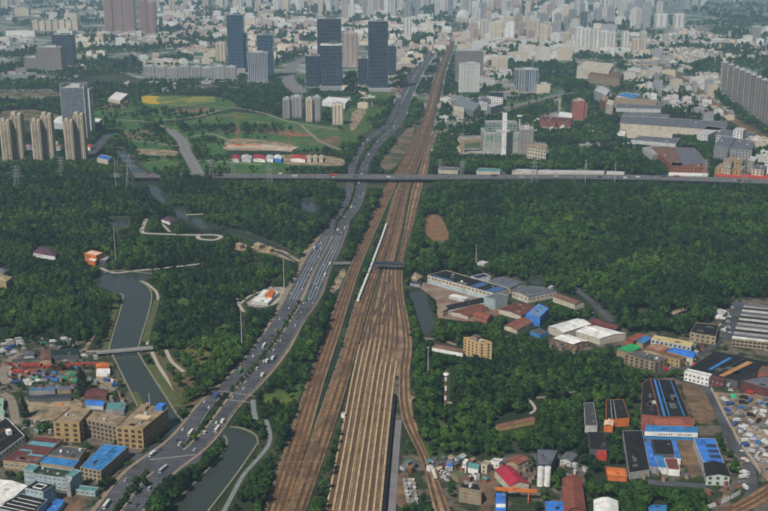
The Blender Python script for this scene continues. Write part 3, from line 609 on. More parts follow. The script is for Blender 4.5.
def bld(name, label, cat, pts, h, wall, roof, kind='flat', rise=2.5, win=0, bay=4.0, wsz=(1.7, 1.5), fr='white', z0=0.0, extra=0, ridge=None, group=None, over=.5, par=.7, base=0, band=None):
    """pts: photo pixels of the roof corners at eaves height h (left, near, right[, far])"""
    q = [G(x, y, h+z0) for x, y in pts]
    if len(q) == 3: q.append(q[0]+q[2]-q[1])
    P = ccw([(p.x, p.y) for p in q]); cx = sum(p[0] for p in P)/4; cy = sum(p[1] for p in P)/4
    root = thing(name, label, cat, (cx, cy, z0), group); org = (cx, cy, z0)
    E = [Vector((P[(i+1) % 4][0]-P[i][0], P[(i+1) % 4][1]-P[i][1])) for i in range(4)]
    L0 = (E[0].length+E[2].length)/2; L1 = (E[1].length+E[3].length)/2
    long0 = (L0 >= L1) if ridge is None else (ridge == 0)
    i0 = 0 if long0 else 1                  # edge i0 runs along the ridge
    Q = [P[(i0+k) % 4] for k in range(4)]; ax = (E[i0].normalized().x, E[i0].normalized().y)
    zt = z0+h
    wm = W(wall) if isinstance(wall, str) else wall; rm = RF(roof) if isinstance(roof, str) else roof
    mb = MB()
    if kind == 'flat' or kind == 'arch':
        mb.prism(P, z0, zt)
    else:
        n = len(mb.v)
        mb.prism(P, z0, zt-.02)
        m1 = ((Q[1][0]+Q[2][0])/2, (Q[1][1]+Q[2][1])/2); m0 = ((Q[3][0]+Q[0][0])/2, (Q[3][1]+Q[0][1])/2)
        if kind == 'gable':
            mb.poly([(*Q[1], zt-.02), (*Q[2], zt-.02), (*m1, zt+rise-.1)]); mb.poly([(*Q[3], zt-.02), (*Q[0], zt-.02), (*m0, zt+rise-.1)])
    mb.obj('wall', wm, root, org, ax)
    if base:                                # differently painted lower storey, standing a little proud
        mb = MB(); cxv = Vector((cx, cy)); G2 = [tuple(cxv+(Vector(p)-cxv)*1.004) for p in P]; mb.prism(G2, z0, z0+base); mb.obj('base_wall', W(band or 'cyan'), root, org, ax)
    def ex(p, d): v = Vector((p[0]-cx, p[1]-cy)); return (p[0]+v.normalized().x*d*1.3, p[1]+v.normalized().y*d*1.3)
    mb = MB()
    if kind == 'flat':
        mb.prism(P, zt+.01, zt+.12); ro = mb.obj('roof', rm, root, org, ax)
        if par:
            mb = MB()
            for k in range(4):
                a, b = Vector(P[k]), Vector(P[(k+1) % 4]); d = (b-a).normalized(); nrm = Vector((d.y, -d.x)); a2 = a+nrm*.08-d*.08; b2 = b+nrm*.08-d*.30
                mb.prism([tuple(a2), tuple(b2), tuple(b2-nrm*.38), tuple(a2-nrm*.38)], zt-.15, zt+par, 0, None, True)
            mb.obj('parapet', wm, root, org, ax)
    elif kind == 'gable' or kind == 'hip':
        Qo = [ex(p, over) for p in Q]; m1 = Vector(((Qo[1][0]+Qo[2][0])/2, (Qo[1][1]+Qo[2][1])/2)); m0 = Vector(((Qo[3][0]+Qo[0][0])/2, (Qo[3][1]+Qo[0][1])/2))
        if kind == 'hip': d = (m1-m0); s = min(.35, .5*min(L0, L1)/max(L0, L1)); m0, m1 = m0+d*s, m1-d*s
        zr = zt+rise
        for dz in (0, -.18):
            s = 1 if dz == 0 else -1
            for face in ([(*Qo[0], zt+dz), (*Qo[1], zt+dz), (m1.x, m1.y, zr+dz), (m0.x, m0.y, zr+dz)], [(*Qo[2], zt+dz), (*Qo[3], zt+dz), (m0.x, m0.y, zr+dz), (m1.x, m1.y, zr+dz)]): mb.poly(face[::s])
            if kind == 'hip':
                mb.poly([(*Qo[1], zt+dz), (*Qo[2], zt+dz), (m1.x, m1.y, zr+dz)][::s]); mb.poly([(*Qo[3], zt+dz), (*Qo[0], zt+dz), (m0.x, m0.y, zr+dz)][::s])
        for a, b in ((0, 1), (2, 3)): mb.poly([(*Qo[a], zt-.18), (*Qo[b], zt-.18), (*Qo[b], zt), (*Qo[a], zt)])
        ro = mb.obj('roof', rm, root, org, ax)
        mb = MB(); mb.bar((m0.x, m0.y, zr+.1), (m1.x, m1.y, zr+.1), .22); mb.obj('ridge_cap', rm, ro, org, ax)
    elif kind == 'arch':
        Qo = [ex(p, over) for p in Q]; N = 8; prev = None
        for k in range(N+1):
            t = k/N; z = zt+.02+rise*math.sin(math.pi*t); a = Vector(Qo[0]).lerp(Vector(Qo[3]), t); b = Vector(Qo[1]).lerp(Vector(Qo[2]), t)
            if prev: mb.poly([(*prev[0], prev[2]), (*prev[1], prev[2]), (*b, z), (*a, z)])
            prev = (tuple(a), tuple(b), z)
        for e in (0, 1):
            pts2 = [(*(Vector(Qo[0+e]).lerp(Vector(Qo[3-e]), k/N)), zt+.02+rise*math.sin(math.pi*k/N)) for k in range(N+1)]; mb.poly(pts2 if e else pts2[::-1])
        ro = mb.obj('roof', rm, root, org, ax)
    # windows on the walls that face the camera
    if win:
        for k in range(4):
            a, b = Vector(P[k]), Vector(P[(k+1) % 4]); d = b-a; Lw = d.length
            if Lw < 3: continue
            d.normalize(); nrm = Vector((d.y, -d.x)); mid = (a+b)/2
            if nrm.dot(Vector((0, 0))-mid) <= 0: continue
            nc = max(1, int(Lw/bay)); fh = h/win
            for c in range(nc):
                for r in range(win):
                    p = a+d*(Lw*(c+.5)/nc); o = link('window', WM[fr], root, (p.x-cx, p.y-cy, fh*(r+.55)))
                    o.rotation_euler.z = math.atan2(d.y, d.x); o.scale = (wsz[0], 1, min(wsz[1], fh*.66))
    # rooftop plant on flat roofs
    rnd = random.Random(sum(map(ord, label)))
    for k in range(extra):
        u, v = rnd.uniform(.15, .85), rnd.uniform(.2, .8); p = Vector(P[0]).lerp(Vector(P[1]), u).lerp(Vector(P[3]).lerp(Vector(P[2]), u), v)
        mb = MB(); s = rnd.uniform(1.2, 3.2); mb.box((p.x, p.y, zt+.12), (s, s*rnd.uniform(.6, 1), rnd.uniform(.8, 2.2)), ax); mb.obj('rooftop_unit', W(rnd.choice(['white', 'lgrey', 'grey'])), ro, org, ax)
    # patched sheets and darker repairs on near roofs
    if cy < 1450 and L0*L1 > 150 and kind in ('flat', 'gable'):
        for k in range(rnd.choice([2, 3, 4])+int(L0*L1 > 900)*3):
            u0 = rnd.uniform(.04, .8); u1 = u0+rnd.uniform(.04, .16); v0 = rnd.uniform(.06, .6); v1 = v0+rnd.uniform(.12, .3); side = rnd.random() < .6
            Qv = [Vector(p) for p in Q]
            def at(u_, v_):
                if kind == 'flat': p = Qv[0].lerp(Qv[1], u_).lerp(Qv[3].lerp(Qv[2], u_), v_); return (p.x, p.y, zt+.125)
                a, b = (Qv[0].lerp(Qv[1], u_), Qv[3].lerp(Qv[2], u_)); e, f = (a, b) if side else (b, a); t = min(v_, .92); p = e.lerp((a+b)/2, t); return (p.x, p.y, zt+rise*t+.07)
            pc = [at(u0, v0), at(u1, v0), at(u1, v1), at(u0, v1)]; mb = MB()
            if (Vector(pc[1])-Vector(pc[0])).cross(Vector(pc[2])-Vector(pc[0])).z < 0: pc.reverse()
            mb.poly(pc); mb.poly([(p[0], p[1], p[2]+.05) for p in pc])
            base_c = C.get(roof, (.2, .2, .2)) if isinstance(roof, str) else (.2, .15, .12); t_ = rnd.choice(['dark', 'dark', 'pale', 'rust']); key = f"patch_{roof if isinstance(roof, str) else 'misc'}_{t_}"
            pcol = tuple(v*.55 for v in base_c) if t_ == 'dark' else tuple(v*.75+.09 for v in base_c) if t_ == 'pale' else tuple(a*.6+b*.4 for a, b in zip(base_c, (.17, .085, .045)))
            mb.obj('roof_sheet', M(key, pcol, .85, .35, .25), ro, org, ax)
    vis = [PX(p[0], p[1], z0) for p in P]+[PX(p[0], p[1], zt+(rise*.5 if kind != 'flat' else 0)) for p in P]
    hp = hull(vis); top = [PX(p[0], p[1], zt) for p in P]
    low = [(x, min(y, max(t[1] for t in top)+.75*(max(v[1] for v in vis)-max(t[1] for t in top)))) for x, y in hp]
    paint(grow(low, .6))
    return root, P, zt, ax, org
def strip_on_roof(info, name, f, mat, dz=.2):
    """panel on a flat roof, f = (u0,u1,v0,v1) along the roof's own axes"""
    root, P, zt, ax, org = info; V_ = [Vector(p) for p in P]
    def at(u, v): return V_[0].lerp(V_[1], u).lerp(V_[3].lerp(V_[2], u), v)
    u0, u1, v0, v1 = f; mb = MB(); mb.prism([tuple(at(u0, v0)), tuple(at(u1, v0)), tuple(at(u1, v1)), tuple(at(u0, v1))], zt+.13, zt+.13+dz)
    ro = [c for c in root.children if c.name.startswith('roof')][0]; return mb.obj(name, mat, ro, org, ax)
def box_on_roof(info, name, px, sz, mat, par_z=.12):
    root, P, zt, ax, org = info; p = G(px[0], px[1], zt); mb = MB(); mb.box((p.x, p.y, zt+par_z), sz, ax); ro = [c for c in root.children if c.name.startswith('roof')][0]
    return mb.obj(name, mat, ro, org, ax)

# ---- lower left works
F_ = 'factory'; H_ = 'house'
b = bld('office_block', 'white two storey block with black flat roof cut off by the left edge', 'building', [(-26, 440), (-8, 460), (24.6, 436)], 10, 'white', 'black', win=2, bay=4.5, fr='dgrey', extra=2)
box_on_roof(b, 'stair_house', (9, 434), (6, 4, 4), W('white'))
b = bld('workshop', 'low beige workshop with maroon roof and pale blue roof strips at left', F_, [(3, 461), (36, 464.5), (63.5, 439), (37, 436)], 7, 'beige', 'maroon', win=1, bay=5, wsz=(2.6, 2), extra=1)
for f in ((.05, .95, .66, .80), (.45, .95, .28, .34), (.05, .45, .42, .47)): strip_on_roof(b, 'roof_light', f, M('roof_light', (.12, .33, .40), .5, .2, .2))
bld('workshop', 'narrow bright blue roofed wing in front of the maroon roofed workshop', F_, [(37, 462), (74, 467), (79, 460.5), (43, 456)], 6.5, 'beige', 'blue', par=0)
b = bld('workshop', 'long low grey roofed link behind the narrow blue roof', F_, [(44, 455), (79, 459.5), (86, 449), (62, 446)], 6, 'tan', 'dgrey', extra=3)
b = bld('factory_hall', 'three storey beige hall under a large plain bright blue roof', F_, [(80, 467), (100.6, 471), (128.4, 446.6), (104, 444)], 11, 'beige', 'blue', win=3, bay=3.8, wsz=(2.2, 1.8), fr='dgrey', par=.25)
for f in ((.42, .5, .15, .35), (.5, .56, .55, .9)): strip_on_roof(b, 'roof_vent', f, M('roof_blue_dark', (.02, .10, .24), .6, .2))
b = bld('office_block', 'yellow four storey block with tan roof left of the yellow complex', 'building', [(53, 422), (79, 423.5), (91, 410), (70, 408)], 19, 'yellow', 'tan', win=4, bay=6.5, wsz=(3.6, 2.6), fr='brick', par=1.2, extra=1)
b = bld('office_block', 'recessed grey yellow middle wing of the yellow four storey complex', 'building', [(83.5, 419), (116, 426.5), (126, 417), (91, 411)], 17, 'tan', 'tan', win=4, bay=4.2, wsz=(2.8, 2.4), fr='dgrey', extra=4)
b = bld('office_block', 'yellow four storey block with blue rooftop box and mast beside the expressway', 'building', [(116, 427.5), (142.7, 430), (168, 409), (140, 405)], 19, 'yellow', 'tan', win=4, bay=5.4, wsz=(3.6, 2.6), fr='brick', par=1.2, extra=2)
box_on_roof(b, 'water_tank', (161, 409), (8, 7, 4.5), M('tank_blue', C['bblue'], .5, .15)); box_on_roof(b, 'roof_house', (146, 408), (12, 5, 3), W('tan'))
strip_on_roof(b, 'pale_screed', (.25, .75, .45, .62), M('pale_screed', (.60, .47, .30), .9, .15), .05)
mb = MB(); p = G(150, 410, 19); mb.bar((p.x, p.y, 19.1), (p.x, p.y, 36), .22); mb.obj('mast', W('lgrey'), b[0], b[4])
bld('office_block', 'pale cyan stair tower at the left end of the cyan three storey block', 'building', [(23.5, 469.6), (33, 471), (39.6, 465.7)], 13.5, 'cyan', 'teal', win=3, bay=3, wsz=(1.5, 1.6))
bld('office_block', 'pale cyan three storey block with green planted roof terrace', 'building', [(33.5, 474), (66, 479), (72, 471)], 11, 'cyan', M('roof_garden', (.03, .055, .03), .9, .4, .2), win=3, bay=4, wsz=(2, 1.7), extra=3)
bld('office_block', 'pale cyan square tower with dark roof at the right end of the cyan block', 'building', [(65, 476), (72, 477.5), (81.6, 471)], 15, 'cyan', 'teal', win=3, bay=4, wsz=(1.7, 1.7))
bld('stair_tower', 'narrow plain grey stair shaft in front of the cyan tower', 'building', [(65.5, 482), (70, 483), (72, 480)], 13, 'grey', 'lgrey')
bld('canteen', 'single storey annex with teal roof and white awning beside the cyan tower', 'building', [(74.5, 489.4), (95, 492), (99, 488)], 4.5, 'cyan', 'teal', win=1, bay=4, wsz=(2.6, 1.8))
bld('warehouse', 'large shed with white ribbed metal roof in the bottom left corner', 'warehouse', [(-34, 499), (0, 508), (27, 485.5), (-4, 479)], 10, 'white', 'white', kind='gable', rise=1.5)
b = bld('office_block', 'cyan block with black roof and white roof frame beside the white shed', 'building', [(25, 488.6), (43, 492.6), (55.5, 485), (37, 481)], 15, 'cyan', 'black', win=4, bay=4, wsz=(2, 1.7), par=1)
for f in ((.25, .28, .25, .75), (.72, .75, .25, .75), (.28, .72, .25, .3), (.28, .72, .7, .75)): strip_on_roof(b, 'roof_frame', f, W('white'), .8)
b = bld('workshop', 'black roofed cyan workshop with white roof bars at the bottom left', F_, [(-6, 508), (32, 516), (47.5, 500), (22, 494)], 10, 'cyan', 'black', win=3, bay=4)
for k in range(4): strip_on_roof(b, 'roof_bar', (.08, .92, .15+.2*k, .165+.2*k), W('white'), .4)
bld('shed', 'bright blue lean to roof against the cyan workshop at the bottom left', 'shed', [(40, 513), (53, 516), (65, 500.5), (57, 498)], 4.5, 'cyan', 'bblue', par=0)
# ---- scrap and truck yards at the left
bld('shed', 'small open shed with bright blue roof behind the yellow complex', 'shed', [(85.6, 404.5), (103, 405.5), (104.5, 400.5), (86.5, 399.5)], 5, 'lgrey', 'bblue', kind='gable', rise=1.2)
bld('shed', 'teal roofed shed right of the small bright blue shed', 'shed', [(106, 409), (124, 410), (126, 403), (108, 402)], 4.5, 'grey', 'teal', par=.2)
bld('shed', 'long narrow black shed behind the sandy lot', 'shed', [(28, 398.5), (71, 397.5), (71, 395), (28, 396)], 4, 'dgrey', 'navy', par=0)
bld('shed', 'long blue and grey shed at the back of the sandy lot', 'shed', [(29, 391), (55, 390), (55, 386.5), (29, 387.5)], 4.5, 'grey', M('roof_dull_blue', (.07, .15, .26), .7, .3), par=0)
bld('shed', 'pale grey shed beside the long blue and grey shed', 'shed', [(57, 390), (71, 389.6), (71, 386), (57, 386.5)], 4.5, 'tan', 'slate', par=0)
bld('shed', 'dark maroon roofed shed between sandy patch and tall conifer', 'shed', [(84, 397), (106, 396), (108, 390), (90, 387)], 5, 'brown', 'maroon', kind='gable', rise=2)
bld('shed', 'long dark green shed roof at the top of the truck yard', 'shed', [(51, 355.5), (79, 354.5), (79, 349), (51, 350)], 6, 'dgrey', M('roof_deep_green', (.012, .03, .028), .8, .2), par=0)
bld('shed', 'brown shed with beige front in the truck yard', 'shed', [(40, 360), (51, 360), (51, 350.5), (41, 351)], 6, 'beige', 'brown', kind='gable', rise=1.5)
bld('shed', 'grey panelled shed at the left of the brown shed', 'shed', [(24, 356), (34, 356), (34, 351.5), (25, 352)], 5, 'lgrey', 'slate', kind='gable', rise=1.2)
bld('shed', 'white roofed shed with orange roof behind it beside the canal bank', 'shed', [(96, 372), (110, 372), (110, 368.5), (97, 368.5)], 5, 'white', 'white', par=0)
bld('shed', 'small orange and red roofed shed at the right end of the red containers', 'shed', [(96, 367.5), (109, 367.5), (108, 363), (97, 363)], 5, 'orange', 'orange', kind='gable', rise=1.2)
bld('shed', 'green roofed store shed at the left edge below the lane', 'shed', [(-4, 415), (4, 415), (5, 410), (-4, 410)], 5, 'lgrey', M('roof_pale_green', (.25, .42, .30), .6, .2), par=0)
bld('shed', 'pale green store shed at the left edge above the white block', 'shed', [(-4, 408), (3, 408), (4, 398), (-4, 398)], 5, 'lgrey', M('roof_pale_green', (.25, .42, .30), .6, .2), par=0)
# ---- houses in the left woods
b = bld('villa', 'orange building with pale flat roof at the head of the canal', 'building', [(84.5, 253.5), (96, 256), (103, 253), (91, 250.5)], 11, 'orange', M('roof_pale_orange', (.72, .52, .36), .7), win=2, bay=7, fr='brick', par=.8)
bld('villa', 'low orange wing with white terrace beside the canal head', 'building', [(88, 260), (95, 262), (98, 258.5)], 6, 'orange', 'white', win=1, bay=6, fr='brick')
bld('pavilion', 'low grey pavilion right of the orange canal building', 'building', [(97, 259.5), (106, 261), (110, 257)], 4, 'dgrey', 'grey', win=1, bay=6)
bld('villa', 'white house with maroon hipped roof in the left woods', H_, [(33, 252.5), (55, 256.5), (56.5, 251), (38, 247)], 6, 'white', 'purple', kind='hip', rise=5, win=1, bay=4)
bld('villa', 'yellow house with pale roof at the left edge, lower of two', H_, [(-4, 279), (6, 282), (12, 277)], 10, 'yellow', 'beige', kind='hip', rise=3, win=2, bay=5)
bld('villa', 'yellow house at the left edge, upper of two', H_, [(-6, 271), (3, 273.5), (8, 270)], 8, 'yellow', 'slate', kind='hip', rise=3, win=2, bay=5)
for i, (x, y, s, lab) in enumerate(((240, 244, 1, 'small yellow tower house alone in the woods left of the expressway'), (259, 244, 1.2, 'yellow stepped pavilion between canal and expressway, left of two'), (270, 248, .9, 'yellow stepped pavilion between canal and expressway, right of two'))):
    bld('pavilion', lab, 'pavilion', [(x-4.5*s, y), (x, y+1.5*s), (x+4.5*s, y+.2)], 6, 'yellow', 'beige', kind='hip', rise=3, win=1, bay=5)
bld('pavilion', 'dark roofed garden pavilion with white sides inside the curved path', 'pavilion', [(161, 219), (170, 222), (176, 219.5)], 5, 'white', 'purple', kind='hip', rise=2.5)
bld('site_office', 'flat white roofed works building on the pale lot by the expressway', 'building', [(252, 301), (268, 303), (279, 292), (264, 289.5)], 4, 'lgrey', 'white', par=.3, extra=8)
bld('site_office', 'orange roofed works shed on the pale lot by the expressway', 'shed', [(265, 295), (272, 296), (275, 291), (269, 290)], 7, 'orange', 'orange', kind='gable', rise=1.5)
# ---- factories right of the railway
bld('gate_house', 'tan hipped house with navy lean to by the pond and railway', H_, [(411, 278), (417, 280), (422, 276.5), (415, 272)], 7, 'tan', 'beige', kind='hip', rise=3)
bld('shed', 'low navy roofed shed in front of the tan hipped house', 'shed', [(410, 283), (420, 284.5), (421.5, 280.5), (411, 279.5)], 4, 'grey', 'navy', par=0)
b = bld('factory_hall', 'long cream and cyan factory hall with two rows of windows above the pond', F_, [(427.5, 275.5), (494, 293.8), (509.5, 289), (446, 270.5)], 11, 'cream', 'black', win=2, bay=6, wsz=(3.4, 2.6), fr='white', base=5, band='cyan', extra=4)
for f in ((.05, .35, .1, .2), (.62, .72, .15, .85), (.85, .97, .1, .9)): strip_on_roof(b, 'roof_light', f, M('roof_light_blue', (.06, .13, .30), .5, .3, .2))
bld('factory_hall', 'white gabled hall rising behind the long cream and cyan hall', F_, [(471, 276.5), (477, 279.5), (490.5, 276.5), (484, 273.5)], 11, 'white', 'navy', win=1, bay=5)
bld('factory_hall', 'grey metal roofed hall with cream wall, first right of the long hall', F_, [(487, 283), (510, 288), (526.5, 283), (503, 276.5)], 9, 'cream', 'slate', kind='gable', rise=2, win=1, bay=6, wsz=(3, 3))
bld('factory_hall', 'grey metal roofed hall with cream wall, farthest right of the factory group', F_, [(512, 291), (528, 296.5), (556.5, 291), (530, 285.5)], 9, 'cream', 'slate', kind='gable', rise=2, win=1, bay=6, wsz=(3, 3))
bld('office_block', 'pale cyan four storey office block in the factory group', 'building', [(484, 297.5), (495, 300), (508, 295.7)], 13, 'cyan', 'slate', win=4, bay=4, wsz=(1.8, 1.8))
bld('workshop', 'long narrow black roofed workshop with white wall between pond and cyan block', F_, [(446, 305.5), (448.5, 310), (484.5, 302), (482, 297.5)], 6, 'white', 'black', kind='gable', rise=1.5, win=1, bay=5)
bld('shed', 'flat white canopy in the brown factory court', 'shed', [(449, 295.5), (464, 299.5), (469, 297.5), (454, 293.8)], 4, 'lgrey', 'white', par=0)
bld('house', 'small beige end house left of the black roofed workshop', H_, [(437, 309), (443, 311.5), (448, 309)], 7, 'beige', 'tan', win=1, bay=4)
bld('workshop', 'low red brown roofed workshop behind the trees beside the pond', F_, [(451, 311.5), (468, 316), (489, 308.5), (478, 303.6)], 5, 'cream', M('roof_redbrown', (.17, .06, .04), .9, .3), kind='gable', rise=1.5)
bld('house', 'brick red gabled house near the cyan office block', H_, [(473, 315), (487, 319.5), (493, 314), (480, 311.5)], 6, 'brick', M('roof_brickred', (.24, .08, .05), .9, .3), kind='gable', rise=2, win=1, bay=4)
bld('workshop', 'dark red roofed workshop left of the bright blue block', F_, [(499, 309), (521, 315.5), (538, 308), (517, 302.5)], 6, 'cream', M('roof_darkred', (.13, .045, .035), .9, .3), kind='gable', rise=1.5)
bld('workshop', 'bright blue walled block with blue and grey roof', F_, [(526, 314), (540, 317.5), (549, 308.5), (538, 304)], 12, 'bblue', M('roof_bluegrey', (.12, .26, .50), .6, .3, stripe=3), win=2, bay=5, fr='cyan')
bld('workshop', 'red brown gabled shed with pale lower wall below the bright blue block', F_, [(504, 325.5), (517, 330), (532.5, 322), (521, 317.5)], 5, 'cream', M('roof_rust', (.21, .08, .055), .9, .3), kind='gable', rise=2)
bld('shed', 'grey roofed shed with blue corner between blue block and white roofs', 'shed', [(530, 331), (540, 335), (549, 331.5), (539, 328)], 4.5, 'blue', 'dgrey', par=0)
bld('warehouse', 'white roofed warehouse with split gable, left rear of the three white roofs', 'warehouse', [(548, 326.5), (563.5, 332.5), (591, 324), (576.5, 318.5)], 8, 'cream', 'white', kind='gable', rise=2.2, win=1, bay=6)
bld('warehouse', 'largest of the three white roofed warehouses, at the right', 'warehouse', [(576, 331), (600, 338.5), (626, 333.5), (595.5, 325.6)], 8, 'cream', 'white', kind='gable', rise=2.2, win=1, bay=6)
bld('warehouse', 'smallest of the three white roofed warehouses, in front', 'warehouse', [(553.5, 338), (573, 344), (589, 341), (568, 334.5)], 7, 'brown', 'white', kind='gable', rise=1.5, win=1, bay=6)
bld('house', 'long cream house with brown roof beside the curving wooded lane', H_, [(553, 296.5), (575, 304.5), (584.5, 302), (561, 294)], 7, 'cream', 'brown', kind='gable', rise=2.5, win=1, bay=5)
bld('shed', 'narrow dark red roof behind the largest white warehouse', 'shed', [(588, 321), (616, 329), (621, 326), (594, 318)], 6, 'maroon', 'maroon', kind='gable', rise=2)
bld('house', 'small pale gate house in the trees above the grey halls', H_, [(548, 287), (551, 288), (554, 286.5)], 9, 'lgrey', 'lgrey', win=2, bay=4)
bld('shed', 'small pale hut roof in the wood above the long factory', 'shed', [(477, 262.5), (484, 264), (489, 262), (482, 260.5)], 3.5, 'lgrey', 'lgrey', par=0)
bld('house', 'tall beige six storey block alone among trees in the centre right', 'building', [(463.6, 338), (478.6, 343.5), (492, 343)], 20, M('wall_apricot', (.60, .40, .19), .8, .14, .15), 'tan', win=6, bay=5.5, wsz=(2, 1.8), fr='dgrey', par=1, extra=3)
bld('roof_house', 'stair house with mast on top of the lone beige block', 'roof house', [(472, 336), (477, 338), (480, 336.5)], 4, 'tan', 'dgrey', z0=20.3, par=.4)
bld('shed', 'long low brown roofed shed left of the lone beige block', 'shed', [(432, 347), (463, 353), (464, 349), (440, 344.5)], 4.5, 'white', 'brown', kind='gable', rise=1.5)
bld('shed', 'long brown roofed shed with yellow end in the dark wood', 'shed', [(495.5, 424.5), (499, 427.5), (535, 420), (531, 416.5)], 4, 'yellow', M('roof_rust2', (.18, .09, .06), .9, .3), kind='gable', rise=1.4)
bld('shed', 'small yellowish trackside hut on the right of the railway', 'shed', [(408, 398), (412, 400), (415, 397.5)], 4, 'beige', 'tan', par=.3)
bld('shed', 'tiny pale hut on the green strip between railway and yard', 'shed', [(341, 414), (344.5, 415), (346, 413)], 3.5, 'white', 'lgrey', par=.2)
# ---- works in the right middle
bld('workshop', 'workshop with curved bright green roof', F_, [(617, 349), (630, 352.3), (640.6, 347.5), (629, 344.4)], 8, 'tan', 'green', kind='arch', rise=2.0)
bld('office_block', 'three storey beige block with dark roof below the green roof', 'building', [(624.6, 354), (655, 363), (668, 358.5), (640, 351)], 11, 'tan', 'dgrey', win=3, bay=5.5, wsz=(3, 2), fr='dgrey', extra=3)
bld('workshop', 'tan and red roofed workshop between green roof and blue roof', F_, [(643.6, 349), (661, 353.5), (671, 347.5), (652, 344)], 8, 'beige', M('roof_tanred', (.36, .20, .12), .9, .3, .1, col2=(.20, .07, .05), scale2=.06), kind='gable', rise=1.5)
bld('workshop', 'yellow walled workshop with brown roof left of the blue roof', F_, [(660, 355), (680, 360.5), (686, 357), (667, 352)], 9, 'yellow', 'brown', win=2, bay=5, fr='dgrey')
bld('workshop', 'workshop with bright blue roof right of the yellow walls', F_, [(667, 351.5), (693, 358), (696.5, 352), (674, 347.5)], 9, 'cream', 'bblue', kind='gable', rise=1.2)
bld('workshop', 'long grey walled building with pale yellow roof', F_, [(651, 339), (691, 347), (694, 342.5), (654.5, 335)], 10, 'lgrey', M('roof_straw', (.55, .43, .20), .8, .15, stripe=3), win=2, bay=5, wsz=(2.6, 2), fr='dgrey', par=.2)
bld('shed', 'small light blue roof left of the pale yellow roof', 'shed', [(636.5, 341), (643, 343.5), (651, 338.5), (644.5, 336)], 7, 'beige', 'blue', kind='gable', rise=1)
bld('shed', 'low brick red roof left of the small light blue roof', 'shed', [(625, 339.5), (633, 341.5), (645, 335.5), (637, 333)], 6, 'brick', M('roof_brickred', (.24, .08, .05), .9, .3), kind='gable', rise=1.3)
bld('factory_hall', 'two storey beige hall with black roof left of the ridged factory', F_, [(690, 332.5), (716, 337), (719, 325), (696, 322.8)], 10, 'beige', 'black', win=2, bay=5, wsz=(2.4, 2), fr='dgrey')
bld('shed', 'flat white roof hut beside the lane at the wood edge', 'shed', [(714, 314), (722, 316), (727, 311), (720, 309)], 5, 'white', 'lgrey', par=.3, extra=3)
b = bld('workshop', 'wide black roof with a blue strip and a tan strip below the ridged factory', F_, [(686, 370), (738, 381), (778, 364), (715, 351)], 8, 'dgrey', 'black', par=.3)
strip_on_roof(b, 'roof_light', (.30, .36, .2, .85), M('roof_light_bright', (.05, .20, .52), .5, .2)); strip_on_roof(b, 'roof_light', (.60, .70, .05, .85), M('roof_rusty', (.42, .22, .09), .8, .3)); strip_on_roof(b, 'roof_light', (.5, .51, 0, 1), W('dgrey'))
bld('office_block', 'white two storey front building at the corner of the wide black roof', 'building', [(684.5, 372), (709, 378), (712, 375), (688, 369.5)], 9.5, 'white', 'lgrey', win=2, bay=4, fr='dgrey', par=1.2)
bld('workshop', 'dark maroon building with grey roof at the right edge', F_, [(741, 381), (768, 389), (800, 384), (768, 376)], 9, 'maroon', 'slate', win=2, bay=4, fr='dgrey')
bld('workshop', 'low maroon shop right of the white corner building', F_, [(711, 378), (724, 381.5), (727, 377), (714, 373.5)], 7, 'maroon', 'maroon', win=1, bay=4)
bld('shed', 'brick brown shed at the right edge between black roof and maroon building', 'shed', [(758, 372), (790, 379), (795, 370), (762, 366)], 9.5, 'brick', 'brown', par=.2)
# ridged factory: one tooth per roof bay
P0, P1, P2 = G(732, 338, 10), G(800, 345.5, 10), G(745, 303, 10)
root = thing('factory_hall', 'big factory with rows of dark ridged roofs at the right edge', F_, ((P0.x+P1.x+P2.x-P0.x)/2, (P1.y+P2.y)/2, 0)); org = tuple(root.location)
u = P1-P0; v = P2-P0; u.z = v.z = 0; ax = (u.normalized().x, u.normalized().y)
mb = MB(); mb.prism(ccw([tuple((P0)[:2]), tuple(P1[:2]), tuple((P1+v)[:2]), tuple(P2[:2])]), 0, 10); mb.obj('wall', W('beige'), root, org, ax)
for k in range(8):
    a0 = P0+v*(k/8); a1 = P0+v*((k+.93)/8); hgt = 2.6; mb = MB()
    A0, A1, B0, B1 = a0, a0+u, a1, a1+u; z = 10.02
    mb.poly([(A0.x, A0.y, z+hgt), (A1.x, A1.y, z+hgt), (B1.x, B1.y, z), (B0.x, B0.y, z)]); mb.poly([(B0.x, B0.y, z), (A0.x, A0.y, z), (A0.x, A0.y, z+hgt)]); mb.poly([(A1.x, A1.y, z), (B1.x, B1.y, z), (A1.x, A1.y, z+hgt)])
    t = mb.obj('roof_bay', RF(['slate', 'black', 'slate', 'black', 'black', 'slate', 'black', 'slate'][k]), root, org, ax)
    mb = MB(); q = v.normalized()*.05; mb.poly([(A0.x-q.x, A0.y-q.y, z), (A1.x-q.x, A1.y-q.y, z), (A1.x-q.x, A1.y-q.y, z+hgt), (A0.x-q.x, A0.y-q.y, z+hgt)]); mb.obj('ridge_face', W('white' if k == 0 else ['lgrey', 'grey'][k % 2]), t, org, ax)
d = u.normalized()
for c in range(16):
    for r in range(2):
        p = P0+u*((c+.5)/16); o = link('window', WM['dgrey'], root, (p.x-org[0], p.y-org[1], 3+4.2*r)); o.rotation_euler.z = math.atan2(d.y, d.x); o.scale = (3.4, 1, 2.2)
paint([(730, 338), (745, 300), (860, 300), (860, 360), (768, 356), (730, 350)])
